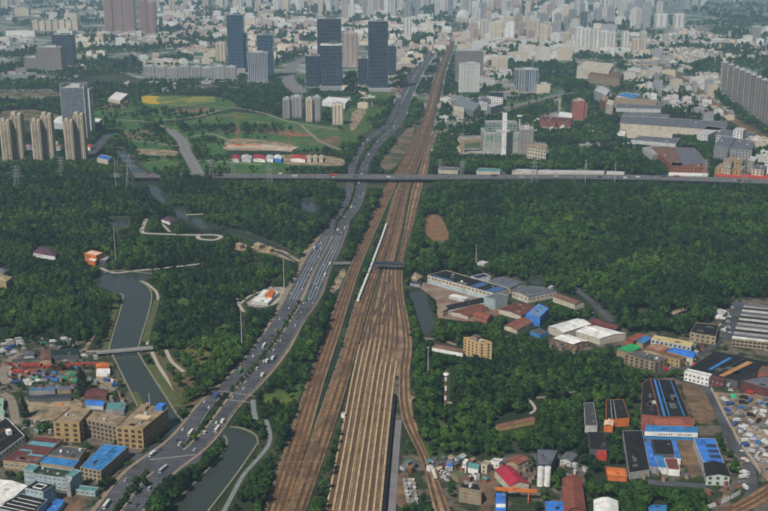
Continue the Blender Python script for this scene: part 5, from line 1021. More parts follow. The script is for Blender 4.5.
# sheds along the viaduct and the districts right of it
for xl, xr, y, c, lab in ((438, 458, 170, 'slate', 'low dark shed beyond the viaduct, left of two by the railway'), (476, 500, 171, 'teal', 'low dark green shed beyond the viaduct in front of the power station'), (512, 536, 172, 'lgrey', 'low pale shed with vans beyond the viaduct'), (538, 604, 173, 'lgrey', 'very long low grey shed beyond the viaduct'), (606, 624, 174, 'lgrey', 'short grey shed at the end of the very long shed'), (668, 708, 175.5, 'white', 'long low white wall shed below the brick fronted factory')):
    bld('shed', lab, 'shed', [(xl, y), (xr, y+.8), (xr+.5, y-2.2), (xl+.8, y-3)], 7, 'cream', c, par=.3)
bld('market_hall', 'very long low red roofed hall beyond the viaduct at the right edge', 'building', [(716, 176), (830, 183), (830, 178), (717, 172.5)], 8, 'brick', 'red', par=.2)
for i, (pts, h, wl, rf, rows_, lab) in enumerate((
    ([(715, 168), (742, 170.5), (746, 166), (720, 163.5)], 18, 'yellow', 'tan', 4, 'wide yellow block by the viaduct at the right'),
    ([(726, 161), (742, 163), (744, 159), (729, 157)], 26, 'yellow', 'tan', 5, 'taller yellow block behind the wide yellow block'),
    ([(723, 163), (731, 164.5), (733, 160), (725, 158.5)], 30, 'cream', 'tan', 5, 'narrow cream block beside the taller yellow block'),
    ([(748, 160), (754, 162), (758, 158), (751, 156)], 24, 'cream', 'lgrey', 5, 'narrow pale block right of the yellow blocks'),
    ([(752, 169), (764, 170.5), (767, 166), (756, 165)], 20, 'cream', 'slate', 4, 'cream block near the right edge by the viaduct'),
    ([(765, 162), (790, 164), (792, 158), (768, 157)], 24, 'white', 'lgrey', 4, 'white block cut off by the right edge above the viaduct'),
    ([(714, 146), (728, 149), (736, 138), (722, 136)], 25, 'grey', 'slate', 5, 'dark grey works block with tiered roofs at the right, left half'),
    ([(729, 149), (752, 151), (755, 141), (735, 138)], 22, 'grey', 'slate', 4, 'dark grey works block with tiered roofs at the right, right half'),
    ([(716, 135), (750, 139), (755, 133), (722, 130)], 20, 'lgrey', 'slate', 3, 'wide grey hall with pale upper windows behind the tiered works'),
    ([(697, 133), (708, 135), (724, 128), (708, 126)], 16, 'white', 'lgrey', 3, 'white office wing at the right end of the long grey roofed hall'),
    ([(642, 148), (652, 156), (668, 152), (656, 145)], 10, 'lgrey', 'grey', 0, 'pale tiered roofs at the left corner of the brown roofed factory'),
    ([(652, 147), (672, 166), (684, 166), (675, 147.5)], 13, 'brick', 'brown', 0, 'brown roofed factory with tan left half'),
    ([(674, 147.5), (683, 165.5), (708, 163), (694, 148)], 14, 'brick', 'slate', 0, 'grey roofed half of the factory with brick front'),
    ([(671, 166), (707, 167.5), (708, 164), (672, 162.5)], 13, 'brick', 'brown', 2, 'long brick front range of the factory'),
    ([(620, 123.5), (726, 131), (727, 122), (622, 115.5)], 16, 'cream', 'slate', 0, 'very long grey roofed hall with cream wall'),
    ([(622, 116), (668, 118), (669, 115), (624, 112.5)], 16, 'lgrey', 'slate', 0, 'grey roofed hall behind the very long grey roofed hall'),
    ([(626, 134), (672, 138), (673, 132), (627, 129)], 9, 'cream', 'cream', 0, 'cream corrugated roof in front of the very long hall'),
    ([(617, 133), (625, 134), (626, 131.5), (618, 130.5)], 6, 'white', 'white', 0, 'small bright white roof left of the cream corrugated roof'),
    ([(631, 140), (676, 144), (680, 138.5), (640, 136)], 8, 'lgrey', 'slate', 0, 'grey sheds between cream roof and brown roofed factory'),
    ([(614, 103), (656, 105), (658, 100), (615, 97.5)], 12, 'tan', 'tan', 0, 'tan roofed long hall beside the brick red blocks'),
    ([(616, 108), (661, 109.5), (662, 104.5), (617, 103.5)], 10, 'lgrey', 'slate', 0, 'dark ridged roof in front of the tan roofed hall'),
    ([(617, 96), (632, 99), (640, 95), (626, 92.5)], 10, 'white', 'blue', 0, 'small blue and white roof above the tan roofed hall'),
    ([(577, 68), (609, 72), (614, 64), (585, 61)], 34, 'cream', 'cream', 0, 'large plain cream block below the bright white row'),
    ([(588, 75), (620, 79), (623, 73), (594, 69.5)], 26, 'tan', 'brown', 4, 'brown fronted institute in front of the large cream block'),
    ([(558, 116), (572, 118), (573, 113.5), (560, 112)], 10, 'lgrey', 'white', 0, 'bright white roof left of the brick red tower'),
    ([(540, 121), (556, 122.5), (557, 117.5), (542, 116.5)], 14, 'brick', 'maroon', 3, 'low brick red block, left of the pair beside the red tower'),
    ([(556, 121.5), (571, 123), (572, 118.5), (558, 117.5)], 14, 'brick', 'maroon', 3, 'low brick red block, right of the pair beside the red tower'),
    ([(594, 90), (606, 96), (610, 90), (600, 86)], 26, 'lgrey', 'lgrey', 5, 'grey stepped block above the brick red and cream blocks'),
    ([(600, 99), (606, 102), (609, 97), (603, 95)], 24, 'brick', 'tan', 5, 'brick red block at the corner of the tan roofed hall'),
    ([(606, 104), (613, 105.5), (614, 101), (608, 99.5)], 26, 'cream', 'cream', 5, 'narrow cream block at the corner of the tan roofed hall'),
    ([(733.5, 130), (743, 131.5), (746, 129)], 40, 'white', 'lgrey', 8, 'square white tower block beside the right railway'))):
    sc_ = scale_at(pts[1][1]); bld('factory_hall' if not rows_ else 'office_block', lab, 'building', pts, h, wl, rf, win=rows_, bay=max(6, 2.6/sc_), wsz=(max(3, 1.3/sc_), 2.4), fr='dgrey', par=.6, extra=2)
# ---- building site with cranes and huts
site = tag(wall_strip('site_slab', smooth([(227, 147), (255, 147), (280, 149), (296, 150)], 3), 3.0, 46, M('site_concrete', (.48, .38, .29), .9, .3, .05, col2=(.50, .16, .08), scale2=.02, thr=(.56, .60))), kind='structure')
for x, y, t, lab in ((237.5, 146, 112, 'red tower crane over the building site, left one'), (289, 149, 132, 'small orange tower crane over the building site, right one')):
    p = G(x, y); hz = top_z(p, t); root = thing('tower_crane', lab, 'crane', (p.x, p.y, 0)); om = M('crane_red', (.40, .13, .06), .7, .2); mb = MB()
    for sx in (-1.6, 1.6):
        for sy in (-1.6, 1.6): mb.bar((sx, sy, 0), (sx, sy, hz*.86), .28)
    for k in range(12): z0 = hz*.86*k/12; z1 = hz*.86*(k+1)/12; mb.bar((-1.6, -1.6, z0), (1.6, -1.6, z1), .14); mb.bar((1.6, 1.6, z0), (-1.6, 1.6, z1), .14)
    mb.obj('mast', om, root); mb = MB(); mb.bar((-14, 3, hz*.88), (34, -22, hz*.88), .5); mb.obj('jib', om, root)
    mb = MB(); mb.bar((0, 0, hz*.86), (0, 0, hz), .6); mb.bar((0, 0, hz), (36, -9, hz*.885), .2); mb.bar((0, 0, hz), (-13, 3, hz*.885), .2); mb.obj('apex', om, root)
    mb = MB(); mb.box((-13, 3, hz*.82), (4, 3, 3.5)); mb.obj('counterweight', W('dgrey'), root); paint([(x-2, t), (x+2, t), (x+2, y), (x-2, y)])
hx = [(232, 240, 'lgrey', 'crimson'), (241, 252, 'lgrey', 'lgrey'), (253, 266, 'white', 'crimson'), (266, 274, 'white', 'lgrey'), (274, 282, 'bblue', 'white'), (291, 306, 'white', 'red'), (307, 312, 'cream', 'cream'), (313, 318, 'cream', 'cream'), (319, 324, 'cream', 'cream')]
hl = ['white hut with crimson roof, leftmost of the site hut row', 'long pale grey hut roof behind the leftmost crimson hut', 'white hut with crimson roof in the middle of the site hut row', 'pale grey hut behind the blue hut of the site row', 'blue walled hut with white roof in the site hut row', 'large red roofed hut in the site hut row', 'cream hut roof next to the large red hut roof', 'middle one of three cream hut roofs at the right of the site row', 'rightmost cream hut roof of the site hut row']
for (a, b_, w_, r_), l_ in zip(hx, hl): bld('site_hut', l_, 'hut', [(a, 158.5), (b_-1, 159.5), (b_, 156), (a+1, 155)], 7, w_, r_, kind='gable', rise=2.5)
bld('house', 'small white building with blue roof at the end of the left side street', 'building', [(97, 158), (108, 160.5), (112, 157), (101, 154.5)], 9, 'cream', 'bblue', win=2, bay=6)
bld('house', 'white flat building with cream wall by the flower field', 'building', [(108, 98.5), (120, 101), (128, 94), (116, 92)], 9, 'cream', 'white', par=.4)
for x, y in ((27, 146), (58, 146), (90, 146)): bld('shop', 'low red roofed shop between the beige apartment towers', 'shop', [(x-4, y), (x, y+1.5), (x+4, y)], 8, 'white', 'red', kind='gable', rise=2, group='red shops between the beige towers')

# ---- the spread of the far city: regions by photo rows, each block standing on the ground
far = random.Random(11)
def tmesh(kind, w_, d_, h_, fm, rm):
    mb = MB(); mb.box((0, 0, 0), (w_, d_, h_), mt=1)
    if kind == 'tower':
        for sx in (-.3, .3): mb.box((w_*sx, -d_*.5-1.2, 0), (w_*.24, 2.36, h_*.97), mt=1)
        mb.box((0, 0, h_+.02), (w_*.5, d_*.5, h_*.05+2), mt=1); mb.box((w_*.34, d_*.1, h_+.02), (w_*.2, d_*.4, 3), mt=1)
    else:
        mb.box((w_*far.uniform(-.2, .2), 0, h_+.02), (w_*.25, d_*.5, 2.6), mt=1); mb.box((w_*.5+.7, 0, 0), (1.3, d_*.5, h_*.9), mt=1)
    return mb.mesh('far_'+kind, [FA[fm], rm])
occ = []
def fits(p, r):
    for q, s in occ:
        if abs(q[0]-p.x) < r+s and abs(q[1]-p.y) < r+s: return False
    return True
T_REG = [  # polygon, count, height range m, facades, label, group
    ([(-20, 12), (100, 8), (100, -20), (-20, -20)], 60, (60, 110), ('pale', 'warm', 'grey'), 'pale hazy tower in the top left corner of the city', 'hazy towers top left'),
    ([(155, 10), (330, 17), (330, -20), (155, -20)], 150, (75, 135), ('pale', 'warm', 'white', 'warm'), 'pale warm tower in the dense band above the dark blue tower', 'pale tower band at the top left of centre'),
    ([(330, 20), (470, 18), (470, -20), (330, -20)], 150, (80, 160), ('pale', 'white', 'pale', 'pink', 'grey'), 'pale hazy tower in the dense band above the railway', 'pale tower band at the top centre'),
    ([(470, 44), (575, 46), (575, -18), (478, -18)], 190, (55, 115), ('pale', 'white', 'pink', 'warm', 'grey', 'white'), 'pale tower in the crowded district right of the railway', 'crowded tower district right of the railway'),
    ([(575, 26), (650, 32), (650, -20), (575, -20)], 110, (60, 130), ('pale', 'grey', 'white', 'grey'), 'hazy tower behind the bright white row', 'hazy towers behind the bright row'),
    ([(650, 16), (740, 10), (790, -4), (790, -20), (650, -20)], 60, (60, 110), ('grey', 'pale', 'grey'), 'bluish hazy tower near the top right', 'hazy towers top right')]
SF = ['warm', 'white', 'pink', 'pale', 'grey']
tc = []
for poly, n, hr, fs, lab, grp in T_REG:
    xs = [p[0] for p in poly]; ys = [p[1] for p in poly]; tries = 0; c = 0
    while c < n and tries < n*25:
        tries += 1; x = far.uniform(min(xs), max(xs)); y = far.uniform(min(ys), max(ys))
        if not in_poly(x, y, poly): continue
        p = G(x, y); w_, d_ = far.uniform(26, 50), far.uniform(16, 26)
        if not fits(p, 22): continue
        occ.append(((p.x, p.y), 22)); tc.append((p, w_, d_, far.uniform(*hr), far.choice(fs), lab, grp, far.choice([0, 0, .15, -.2, .3]))); c += 1
tc.sort(key=lambda t: t[0].y); stuffm = MB()
for i, (p, w_, d_, h_, f, lab, grp, rz) in enumerate(tc):
    if i < 300 and -2 < PX(p.x, p.y)[0] < 770:
        o = link('apartment_tower', tmesh('tower', w_, d_, h_, f, RF('lgrey')), None, (p.x, p.y, 0)); o.rotation_euler.z = rz; tag(o, lab, 'tower', grp)
    else:
        ax = (math.cos(rz), math.sin(rz)); mi = SF.index(f); stuffm.box((p.x, p.y, 0), (w_, d_, h_), ax, mi, 5); stuffm.box((p.x, p.y, h_+.02), (w_*.5, d_*.5, h_*.05+2), ax, mi, 5); stuffm.box((p.x, p.y-d_*.5-1.2, 0), (w_*.4, 2.3, h_*.97), ax, mi, 5)
tag(stuffm.obj('distant_towers', [FA[k] for k in SF]+[RF('lgrey')]), 'farthest pale towers dissolving in the haze along the top', 'tower', kind='stuff')
L_REG = [
    ([(60, 30), (105, 40), (105, 60), (70, 50)], 30, (12, 20), ('pale', 'warm'), 'low pale block beside the far left dark towers', 'low blocks at the far left'),
    ([(100, 34), (225, 30), (225, 62), (150, 46), (100, 44)], 90, (9, 20), ('warm', 'pink', 'warm', 'white'), 'low warm coloured block among trees below the red towers', 'low warm blocks below the red towers'),
    ([(160, 12), (330, 16), (318, 32), (160, 32)], 150, (12, 26), ('pale', 'warm', 'pink', 'white'), 'low block in the belt behind the dark blue tower', 'low blocks behind the dark blue tower'),
    ([(246, 30), (318, 30), (318, 62), (300, 55), (275, 62), (247, 62)], 70, (10, 22), ('warm', 'pink', 'white'), 'low warm block between the high dark towers', 'low blocks between the dark towers'),
    ([(343, 18), (450, 18), (446, 46), (425, 66), (398, 70), (398, 46), (366, 46), (343, 60)], 190, (10, 24), ('warm', 'white', 'pink', 'pale'), 'low warm white block left of the distant railway', 'low blocks left of the distant railway'),
    ([(458, 36), (575, 40), (572, 60), (510, 64), (486, 92), (484, 60), (456, 52)], 170, (10, 28), ('white', 'pale', 'warm', 'pink', 'white'), 'low pale block right of the distant railway', 'low blocks right of the distant railway'),
    ([(612, 46), (660, 46), (720, 96), (700, 112), (660, 96), (640, 92), (626, 80), (624, 62)], 95, (10, 22), ('white', 'warm', 'grey', 'pale'), 'low pale block left of the right hand railway', 'low blocks left of the right hand railway'),
    ([(640, 40), (690, 28), (768, 50), (790, 60), (768, 66), (722, 62), (718, 84), (690, 76)], 560, (7, 13), ('warm', 'grey', 'pale', 'grey'), 'small terraced house in the wide estate at the upper right', 'terraced houses of the upper right estate'),
    ([(575, 48), (612, 52), (612, 60), (575, 58)], 16, (10, 20), ('white', 'pale'), 'low pale block just below the bright white row', 'low blocks below the bright row'),
    ([(-10, 34), (34, 36), (34, 52), (-10, 52)], 30, (8, 14), ('grey', 'pale'), 'low grey shed at the far left', 'low sheds at the far left'),
    ([(110, 60), (150, 58), (215, 62), (215, 66), (140, 66)], 18, (8, 16), ('warm', 'white'), 'low block between trees above the grey terrace', 'low blocks above the grey terrace'),
    ([(64, 66), (108, 64), (110, 71), (64, 72)], 24, (7, 10), ('pink', 'white', 'pink'), 'tiny red and white house in the row below the far left dark tower', 'red and white house row'),
    ([(690, 44), (768, 30), (768, 48), (720, 44)], 14, (8, 16), ('pale', 'white'), 'low pale block among the hazy fields at the upper right', 'low blocks in the hazy fields'),
    ([(-20, 20), (104, 22), (104, 2), (-20, 4)], 60, (10, 26), ('pale', 'warm', 'grey'), 'low hazy block at the top left', 'low hazy blocks top left'),
    ([(470, 40), (650, 36), (650, 2), (470, 2)], 150, (10, 30), ('pale', 'white', 'warm', 'grey'), 'low hazy block between the crowded pale towers', 'low hazy blocks between the pale towers'),
    ([(160, 14), (470, 16), (470, -4), (160, -4)], 170, (12, 32), ('pale', 'white', 'warm', 'grey'), 'low hazy block at the top centre', 'low hazy blocks top centre')]
L_REG += [
    ([(640, 84), (662, 92), (712, 104), (732, 121), (716, 127), (664, 108), (650, 100)], 34, (10, 24), ('white', 'warm', 'grey', 'pale'), 'mid rise pale block between the long hall and the right hand railway', 'blocks between long hall and railway'),
    ([(746, 136), (800, 150), (800, 172), (762, 172), (756, 156)], 16, (12, 26), ('white', 'warm', 'grey', 'pale'), 'pale block in the crowded corner above the right end of the viaduct', 'blocks above the right viaduct end'),
    ([(535, 122), (600, 124), (598, 136), (560, 138), (536, 132)], 16, (6, 10), ('white', 'pink', 'warm'), 'small pale house in the trees below the brick red tower', 'houses below the brick red tower'),
    ([(440, 140), (480, 142), (480, 168), (444, 168)], 13, (5, 9), ('white', 'warm', 'grey'), 'small house left of the power station', 'houses left of the power station'),
    ([(440, 98), (456, 94), (470, 116), (462, 122), (444, 122)], 11, (6, 14), ('white', 'warm', 'grey'), 'small block between the railway and the ribbed hall', 'blocks between railway and ribbed hall'),
    ([(396, 72), (414, 66), (404, 96), (394, 100)], 11, (6, 10), ('pink', 'red', 'white'), 'small reddish roofed house left of the expressway near the tall tower', 'reddish houses left of the expressway'),
    ([(484, 78), (512, 78), (514, 98), (506, 100), (504, 90), (486, 90)], 12, (10, 22), ('white', 'warm', 'grey'), 'pale block right of the white grid block', 'blocks right of the grid block'),
    ([(600, 126), (622, 126), (640, 146), (640, 166), (612, 166)], 7, (6, 10), ('white', 'grey'), 'small shed in the trees left of the brown roofed factory', 'sheds left of the brown roofed factory'),
    ([(346, 90), (370, 92), (370, 112), (352, 112)], 12, (6, 16), ('white', 'warm', 'grey'), 'low block at the foot of the tall expressway tower', 'blocks at the foot of the expressway tower'),
    ([(10, 146), (60, 146), (60, 158), (10, 158)], 9, (6, 12), ('white', 'grey', 'warm'), 'low block between the beige apartment towers', 'low blocks between the beige towers'),
    ([(0, 70), (30, 74), (60, 86), (0, 86)], 12, (8, 14), ('grey', 'white'), 'low grey shed in the green belt at the left edge', 'sheds in the left green belt'),
    ([(110, 80), (140, 78), (240, 86), (200, 92), (130, 92)], 14, (6, 10), ('white', 'grey', 'warm'), 'low pale shed by the flower field', 'sheds by the flower field')]
cand = []
for poly, n, hr, fs, lab, grp in L_REG:
    xs = [p[0] for p in poly]; ys = [p[1] for p in poly]; tries = 0; c = 0
    while c < n and tries < n*25:
        tries += 1; x = far.uniform(min(xs), max(xs)); y = far.uniform(min(ys), max(ys))
        if not in_poly(x, y, poly) or MASK[int(y)+MY, int(x)+MX] == 0: continue
        p = G(x, y); est = 'terraced' in lab; tiny = 'tiny' in lab; w_, d_ = (far.uniform(20, 34), 11) if est else (14, 10) if tiny else (far.uniform(26, 64), far.uniform(13, 26)); g_ = 9 if est else 8 if tiny else 17
        if p.y < 3600: w_ *= .62; d_ *= .7; g_ = 11
        if p.y > 5500 and not est: w_ *= 1.4; d_ *= 1.3
        if not fits(p, g_): continue
        occ.append(((p.x, p.y), g_)); cand.append((p, w_, d_, far.uniform(*hr)*(2.0 if far.random() < .22 and not est and not tiny and p.y > 3300 else 1), far.choice(fs), lab, grp, far.choice(['lgrey', 'tan', 'cream', 'brick', 'grey', 'brick', 'lgrey', 'tan']) if not tiny else 'red', est)); c += 1
cand.sort(key=lambda c: c[0].y); lowm = MB()
for i, (p, w_, d_, h_, f, lab, grp, rc, est) in enumerate(cand):
    rz = -.9 if est else (sum(map(ord, grp)) % 7-3)*.12+far.choice([0, 0, 0, 1.57])
    if i < 300:
        o = link('apartment_block', tmesh('low', w_, d_, h_, f, RF(rc)), None, (p.x, p.y, 0)); o.rotation_euler.z = rz; tag(o, lab, 'apartment block', grp)
    else:
        ax = (math.cos(rz), math.sin(rz)); mi = SF.index(f); rm_ = 5+['lgrey', 'tan', 'cream', 'red', 'grey', 'brick', 'white'].index(rc); lowm.box((p.x, p.y, 0), (w_, d_, h_), ax, mi, rm_); lowm.box((p.x, p.y, h_+.02), (w_*.25, d_*.5, 2.6), ax, mi, rm_)
tag(lowm.obj('distant_blocks', [FA[k] for k in SF]+[RF(k) for k in ('lgrey', 'tan', 'cream', 'red', 'grey', 'brick', 'white')]), 'smallest low blocks of the hazy far city', 'apartment block', kind='stuff')
print('far', len(tc), len(cand))
# white domed hall at the far end of the railway and the far bridge
bld('station_hall', 'white domed hall at the far end of the railway', 'building', [(456, 17), (468, 18.5), (470, 13), (458, 12)], 25, 'cream', 'white', kind='arch', rise=18)
small_bridge('pale flat bridge across the railway in the far distance', (440, 33), (482, 32.5), 30, 9, conc)

# ================================================================== TRAINS, VEHICLES, MASTS
def on_band(bd, f, y): return float(bd[0](y)+(bd[1](y)-bd[0](y))*f)
def train(label, bd, f, py0, py1, ncar, mats, name='train', z=1.2, hgt=3.4, wagon=False, wd=3.2):
    Y0, Y1 = G(CX, py0).y, G(CX, py1).y; ys = np.linspace(Y0, Y1, 400); xs = np.array([on_band(bd, f, y) for y in ys]); s = np.concatenate([[0], np.cumsum(np.hypot(np.diff(xs), np.diff(ys)))])
    root = thing(name, label, 'train', (xs[0], ys[0], z)); Lc = s[-1]/ncar
    for k in range(ncar):
        c = (k+.5)*Lc; x = np.interp(c, s, xs); y = np.interp(c, s, ys); x2 = np.interp(c+2, s, xs); y2 = np.interp(c+2, s, ys); a = math.atan2(y2-y, x2-x); L = Lc-1.0
        mb = MB()
        if wagon:
            mb.box((0, 0, .7), (L, wd, .5)); 
            for q in (-1, 1): mb.box((0, q*(wd/2-.1), 1.2), (L, .2, 1.9)); mb.box((q*(L/2-.1), 0, 1.2), (.2, wd-.42, 1.9))
            mb.box((0, 0, 1.21), (L-.6, wd-.6, 1.0 + .4*(k % 2)), mi=1)
            for q in range(6): 
                for r in (-1, 1): mb.box((-L/2+L*(q+.5)/6, r*(wd/2+.08), 1.0), (.25, .14, 2.0))
        else:
            pr = [(-wd/2, .8), (wd/2, .8), (wd/2, 2.9), (wd/2*.72, hgt+.3), (-wd/2*.72, hgt+.3), (-wd/2, 2.9)]; i = len(mb.v)
            for xx in (-L/2, L/2): mb.v += [(xx, p[0], p[1]) for p in pr]
            for j in range(6): mb.f.append((i+j, i+6+j, i+6+(j+1) % 6, i+(j+1) % 6)); mb.m.append(0)
            mb.f.append(tuple(i+j for j in range(6))); mb.m.append(0); mb.f.append(tuple(i+11-j for j in range(6))); mb.m.append(0)
            for q in (-.3, .3): mb.box((L*q, 0, hgt+.31), (3.6, 1.7, .35), mi=2)
            for r in (-1, 1): mb.box((0, r*(wd/2+.03), 1.9), (L*.9, .05, .8), mi=1)
        mb.box((-L*.35, 0, 0), (3, 2.2, .7), mi=2); mb.box((L*.35, 0, 0), (3, 2.2, .7), mi=2)
        o = mb.obj('carriage' if not wagon else 'wagon', mats, root); o.location = (x-xs[0], y-ys[0], 0); o.rotation_euler.z = a
        if k < ncar-1:
            mb = MB(); mb.box((0, 0, .9), (1.3, .9, 1.6)); g = mb.obj('gangway', W('dgrey'), o); g.location = (Lc/2, 0, 0)
    return root
train('long white passenger train on the main line', Bn, .16, 303, 226, 16, [M('train_white', (.82, .81, .78), .5, .06, .3), glz, W('lgrey')])
train('dark freight train of open wagons along the right side of the stabling yard', (lambda y: Yd[1](y), lambda y: Yd[1](y)+5.6), .5, 528, 397, 13, [W('black'), M('coal', (.015, .015, .017), .9, .3, .5), W('dgrey')], z=.6, wd=3.4, wagon=True)
train('short white rail car on the curved track at the lower right', D, .75, 481, 470.5, 1, [M('train_cream', (.66, .60, .48), .6, .1, .3), glz, W('lgrey')])

VEH = {}
PAINT = dict(white=(.66, .66, .65), silver=(.45, .46, .48), black=(.02, .02, .022), red=(.45, .03, .03), blue=(.04, .10, .32), grey=(.16, .17, .18), yellow=(.62, .42, .04), green=(.05, .22, .12))
tyre = M('tyre', (.02, .02, .02), .9, .1)
def vmesh(kind, col):
    key = (kind, col)
    if key in VEH: return VEH[key]
    mb = MB(); pm = M('paint_'+col, PAINT[col], .35, .05, .5, spec=.5)
    def loft(x0, x1, y0, y1, z0, z1, t, mi):   # box narrowing towards the top
        b_ = [(x0, -y0), (x1, -y0), (x1, y0), (x0, y0)]; u_ = [(x0+t, -y1), (x1-t, -y1), (x1-t, y1), (x0+t, y1)]; i = len(mb.v)
        mb.v += [(a, c, z0) for a, c in b_]+[(a, c, z1) for a, c in u_]
        for k in range(4): j = (k+1) % 4; mb.f.append((i+k, i+j, i+4+j, i+4+k)); mb.m.append(mi)
        mb.f.append((i+4, i+5, i+6, i+7)); mb.m.append(mi if mi == 0 else 0)
    if kind == 'car': loft(-2.25, 2.25, .88, .86, .3, .95, .12, 0); loft(-1.7, 1.15, .84, .66, .95, 1.5, .45, 1); wx, wr = (-1.4, 1.4), .33
    elif kind == 'van': loft(-2.6, 2.6, .98, .94, .35, 1.3, .1, 0); loft(-2.5, 1.7, .94, .84, 1.3, 2.1, .25, 1); loft(-2.3, 1.3, .84, .8, 2.1, 2.2, .05, 0); wx, wr = (-1.6, 1.6), .36
    elif kind == 'bus': loft(-5.8, 5.8, 1.27, 1.27, .4, 1.4, .05, 0); loft(-5.75, 5.75, 1.25, 1.22, 1.4, 2.5, .1, 1); loft(-5.7, 5.6, 1.24, 1.15, 2.5, 3.1, .1, 0); loft(-3, -1, .8, .7, 3.1, 3.4, .1, 0); wx, wr = (-3.6, 3.8), .5
    else: loft(-4.4, 2.0, 1.25, 1.25, 1.1, 3.5, .02, 0); loft(-4.4, 4.2, .9, .9, .6, 1.0, .02, 2); loft(2.25, 4.3, 1.2, 1.15, .6, 1.7, .05, 0); loft(2.3, 4.2, 1.15, 1.05, 1.7, 2.6, .2, 1); wx, wr = (-3.2, -2.0, 3.2), .48
    for x in wx:
        for s in (-1, 1):
            i = len(mb.v); n = 8
            for dy in (0, .24):
                for k in range(n): a = 2*math.pi*k/n; mb.v.append((x+wr*math.cos(a), s*(.68+dy if kind in ('car', 'van') else .95+dy), wr+wr*math.sin(a)))
            for k in range(n): j = (k+1) % n; mb.f.append((i+k, i+j, i+n+j, i+n+k)); mb.m.append(2)
            mb.f.append(tuple(range(i, i+n))); mb.m.append(2); mb.f.append(tuple(range(i+n, i+2*n))); mb.m.append(2)
    VEH[key] = mb.mesh('vehicle_'+kind, [pm, glz, tyre]); return VEH[key]
NAME = dict(car='car', van='van', bus='bus', truck='box_truck'); WORD = dict(car='car', van='van', bus='bus', truck='box truck')
def vehicle(kind, col, x, y, z, rz, where, grp):
    o = link(NAME[kind], vmesh(kind, col), None, (x, y, z)); o.rotation_euler.z = rz
    return tag(o, f'{col} {WORD[kind]} {where}', WORD[kind].split()[-1], grp)
vr = random.Random(23); COLS = ['white']*6+['silver']*3+['black']*3+['grey']*2+['red', 'blue', 'blue', 'yellow']
placed = []
for l, r, sgn, where, grp, n in ((HLL, HLR, -1, 'on the left carriageway of the expressway', 'traffic on the left carriageway', 46), (HRL, HRR, 1, 'on the right carriageway of the expressway', 'traffic on the right carriageway', 84)):
    ly0, ly1 = math.log(G(CX, 512).y), math.log(G(CX, 120).y); c = 0; t = 0
    while c < n and t < 3000:
        t += 1; v_ = vr.random()**1.25; Y = math.exp(ly0+(ly1-ly0)*v_); lane = vr.randrange(4)
        if Y < G(CX, 452).y and vr.random() < .6: continue
        f = .05+.9*(lane+.5)/4; x = float(l(Y)+(r(Y)-l(Y))*f)
        if any(abs(x-a) < 3.2 and abs(Y-b_) < 11 for a, b_ in placed): continue
        placed.append((x, Y)); f2 = float(l(Y+3)+(r(Y+3)-l(Y+3))*f); a = math.atan2(3, f2-x)+(math.pi if sgn < 0 else 0); k = vr.random()
        kind = 'car' if k < .70 else 'van' if k < .82 else 'truck' if k < .93 else 'bus'
        vehicle(kind, vr.choice(COLS) if kind == 'car' else vr.choice(['white', 'white', 'blue', 'silver', 'green']), x, Y, .50, a, where, grp); c += 1
# on the viaduct
for k in range(46):
    i = vr.randrange(3, len(VP)-4); t = vr.random(); p = VP[i].lerp(VP[i+1], t); d = (VP[i+1]-VP[i]).normalized(); lane = vr.choice([2.2, 6, 10, 13.5, 21, 25, 29]); q = p+Vector((-d.y, d.x, 0))*lane
    if any(abs(q.x-a) < 14 and abs(q.y-b_) < 3 for a, b_ in placed): continue
    placed.append((q.x, q.y)); kind = vr.choice(['car', 'car', 'car', 'van', 'truck', 'truck', 'bus']); vehicle(kind, vr.choice(['white', 'white', 'silver', 'blue', 'red', 'black']), q.x, q.y, VZ+.05, math.atan2(d.y, d.x)+(math.pi if lane > 15 else 0), 'on the road viaduct', 'traffic on the viaduct')
# a long red trailer on the viaduct left of the expressway
p = G(334, 176.6, VZ); root = thing('trailer_truck', 'long red trailer truck on the viaduct left of the expressway', 'truck', (p.x, p.y+8, VZ+.05))
for nm, x, L, m, z0, hh in (('trailer', -3, 13, W('red'), 1.2, 2.8), ('cab', 6, 2.6, W('red'), .6, 2.8), ('chassis', -1, 17, W('dgrey'), .7, .45)): mb = MB(); mb.box((x, 0, z0), (L, 2.5 if nm != 'chassis' else 1.6, hh)); mb.obj(nm, m, root)
mb = MB()
for x in (-8, -6.6, 2, 5.8):
    for s in (-1, 1): mb.box((x, s*1.05, 0), (1.0, .35, 1.0))
mb.obj('wheels', tyre, root)
def scatter(poly, n, kinds, cols, where, grp, z=.2, gap=5.5, ang=None, rnd=vr):
    xs = [p[0] for p in poly]; ys = [p[1] for p in poly]; c = t = 0
    while c < n and t < n*40:
        t += 1; x, y = rnd.uniform(min(xs), max(xs)), rnd.uniform(min(ys), max(ys))
        if not in_poly(x, y, poly): continue
        p = G(x, y); 
        if any(abs(p.x-a)+abs(p.y-b_) < gap*1.5 for a, b_ in placed): continue
        placed.append((p.x, p.y)); k = rnd.choice(kinds); vehicle(k, rnd.choice(cols), p.x, p.y, z, (rnd.uniform(-.12, .12)+ang) if ang is not None else rnd.choice([.3, 1.8, 2.6, -.4, .9]), where, grp); c += 1
scatter([(2, 345), (20, 339), (25, 350), (8, 358), (0, 354)], 17, ['truck', 'truck', 'van', 'car'], ['white', 'white', 'white', 'silver', 'blue'], 'parked in the truck yard at the left edge', 'vehicles in the truck yard', ang=.5)
scatter([(40, 340), (62, 338), (80, 342), (79, 347), (42, 348)], 10, ['truck', 'van'], ['green', 'white', 'white', 'silver'], 'parked behind the long dark green shed', 'vehicles behind the green shed', ang=.1)
scatter([(58, 357), (95, 356), (100, 362), (60, 362)], 9, ['truck', 'van', 'car'], ['white', 'silver', 'white', 'green'], 'parked above the red container rows', 'vehicles above the red rows', ang=.1)
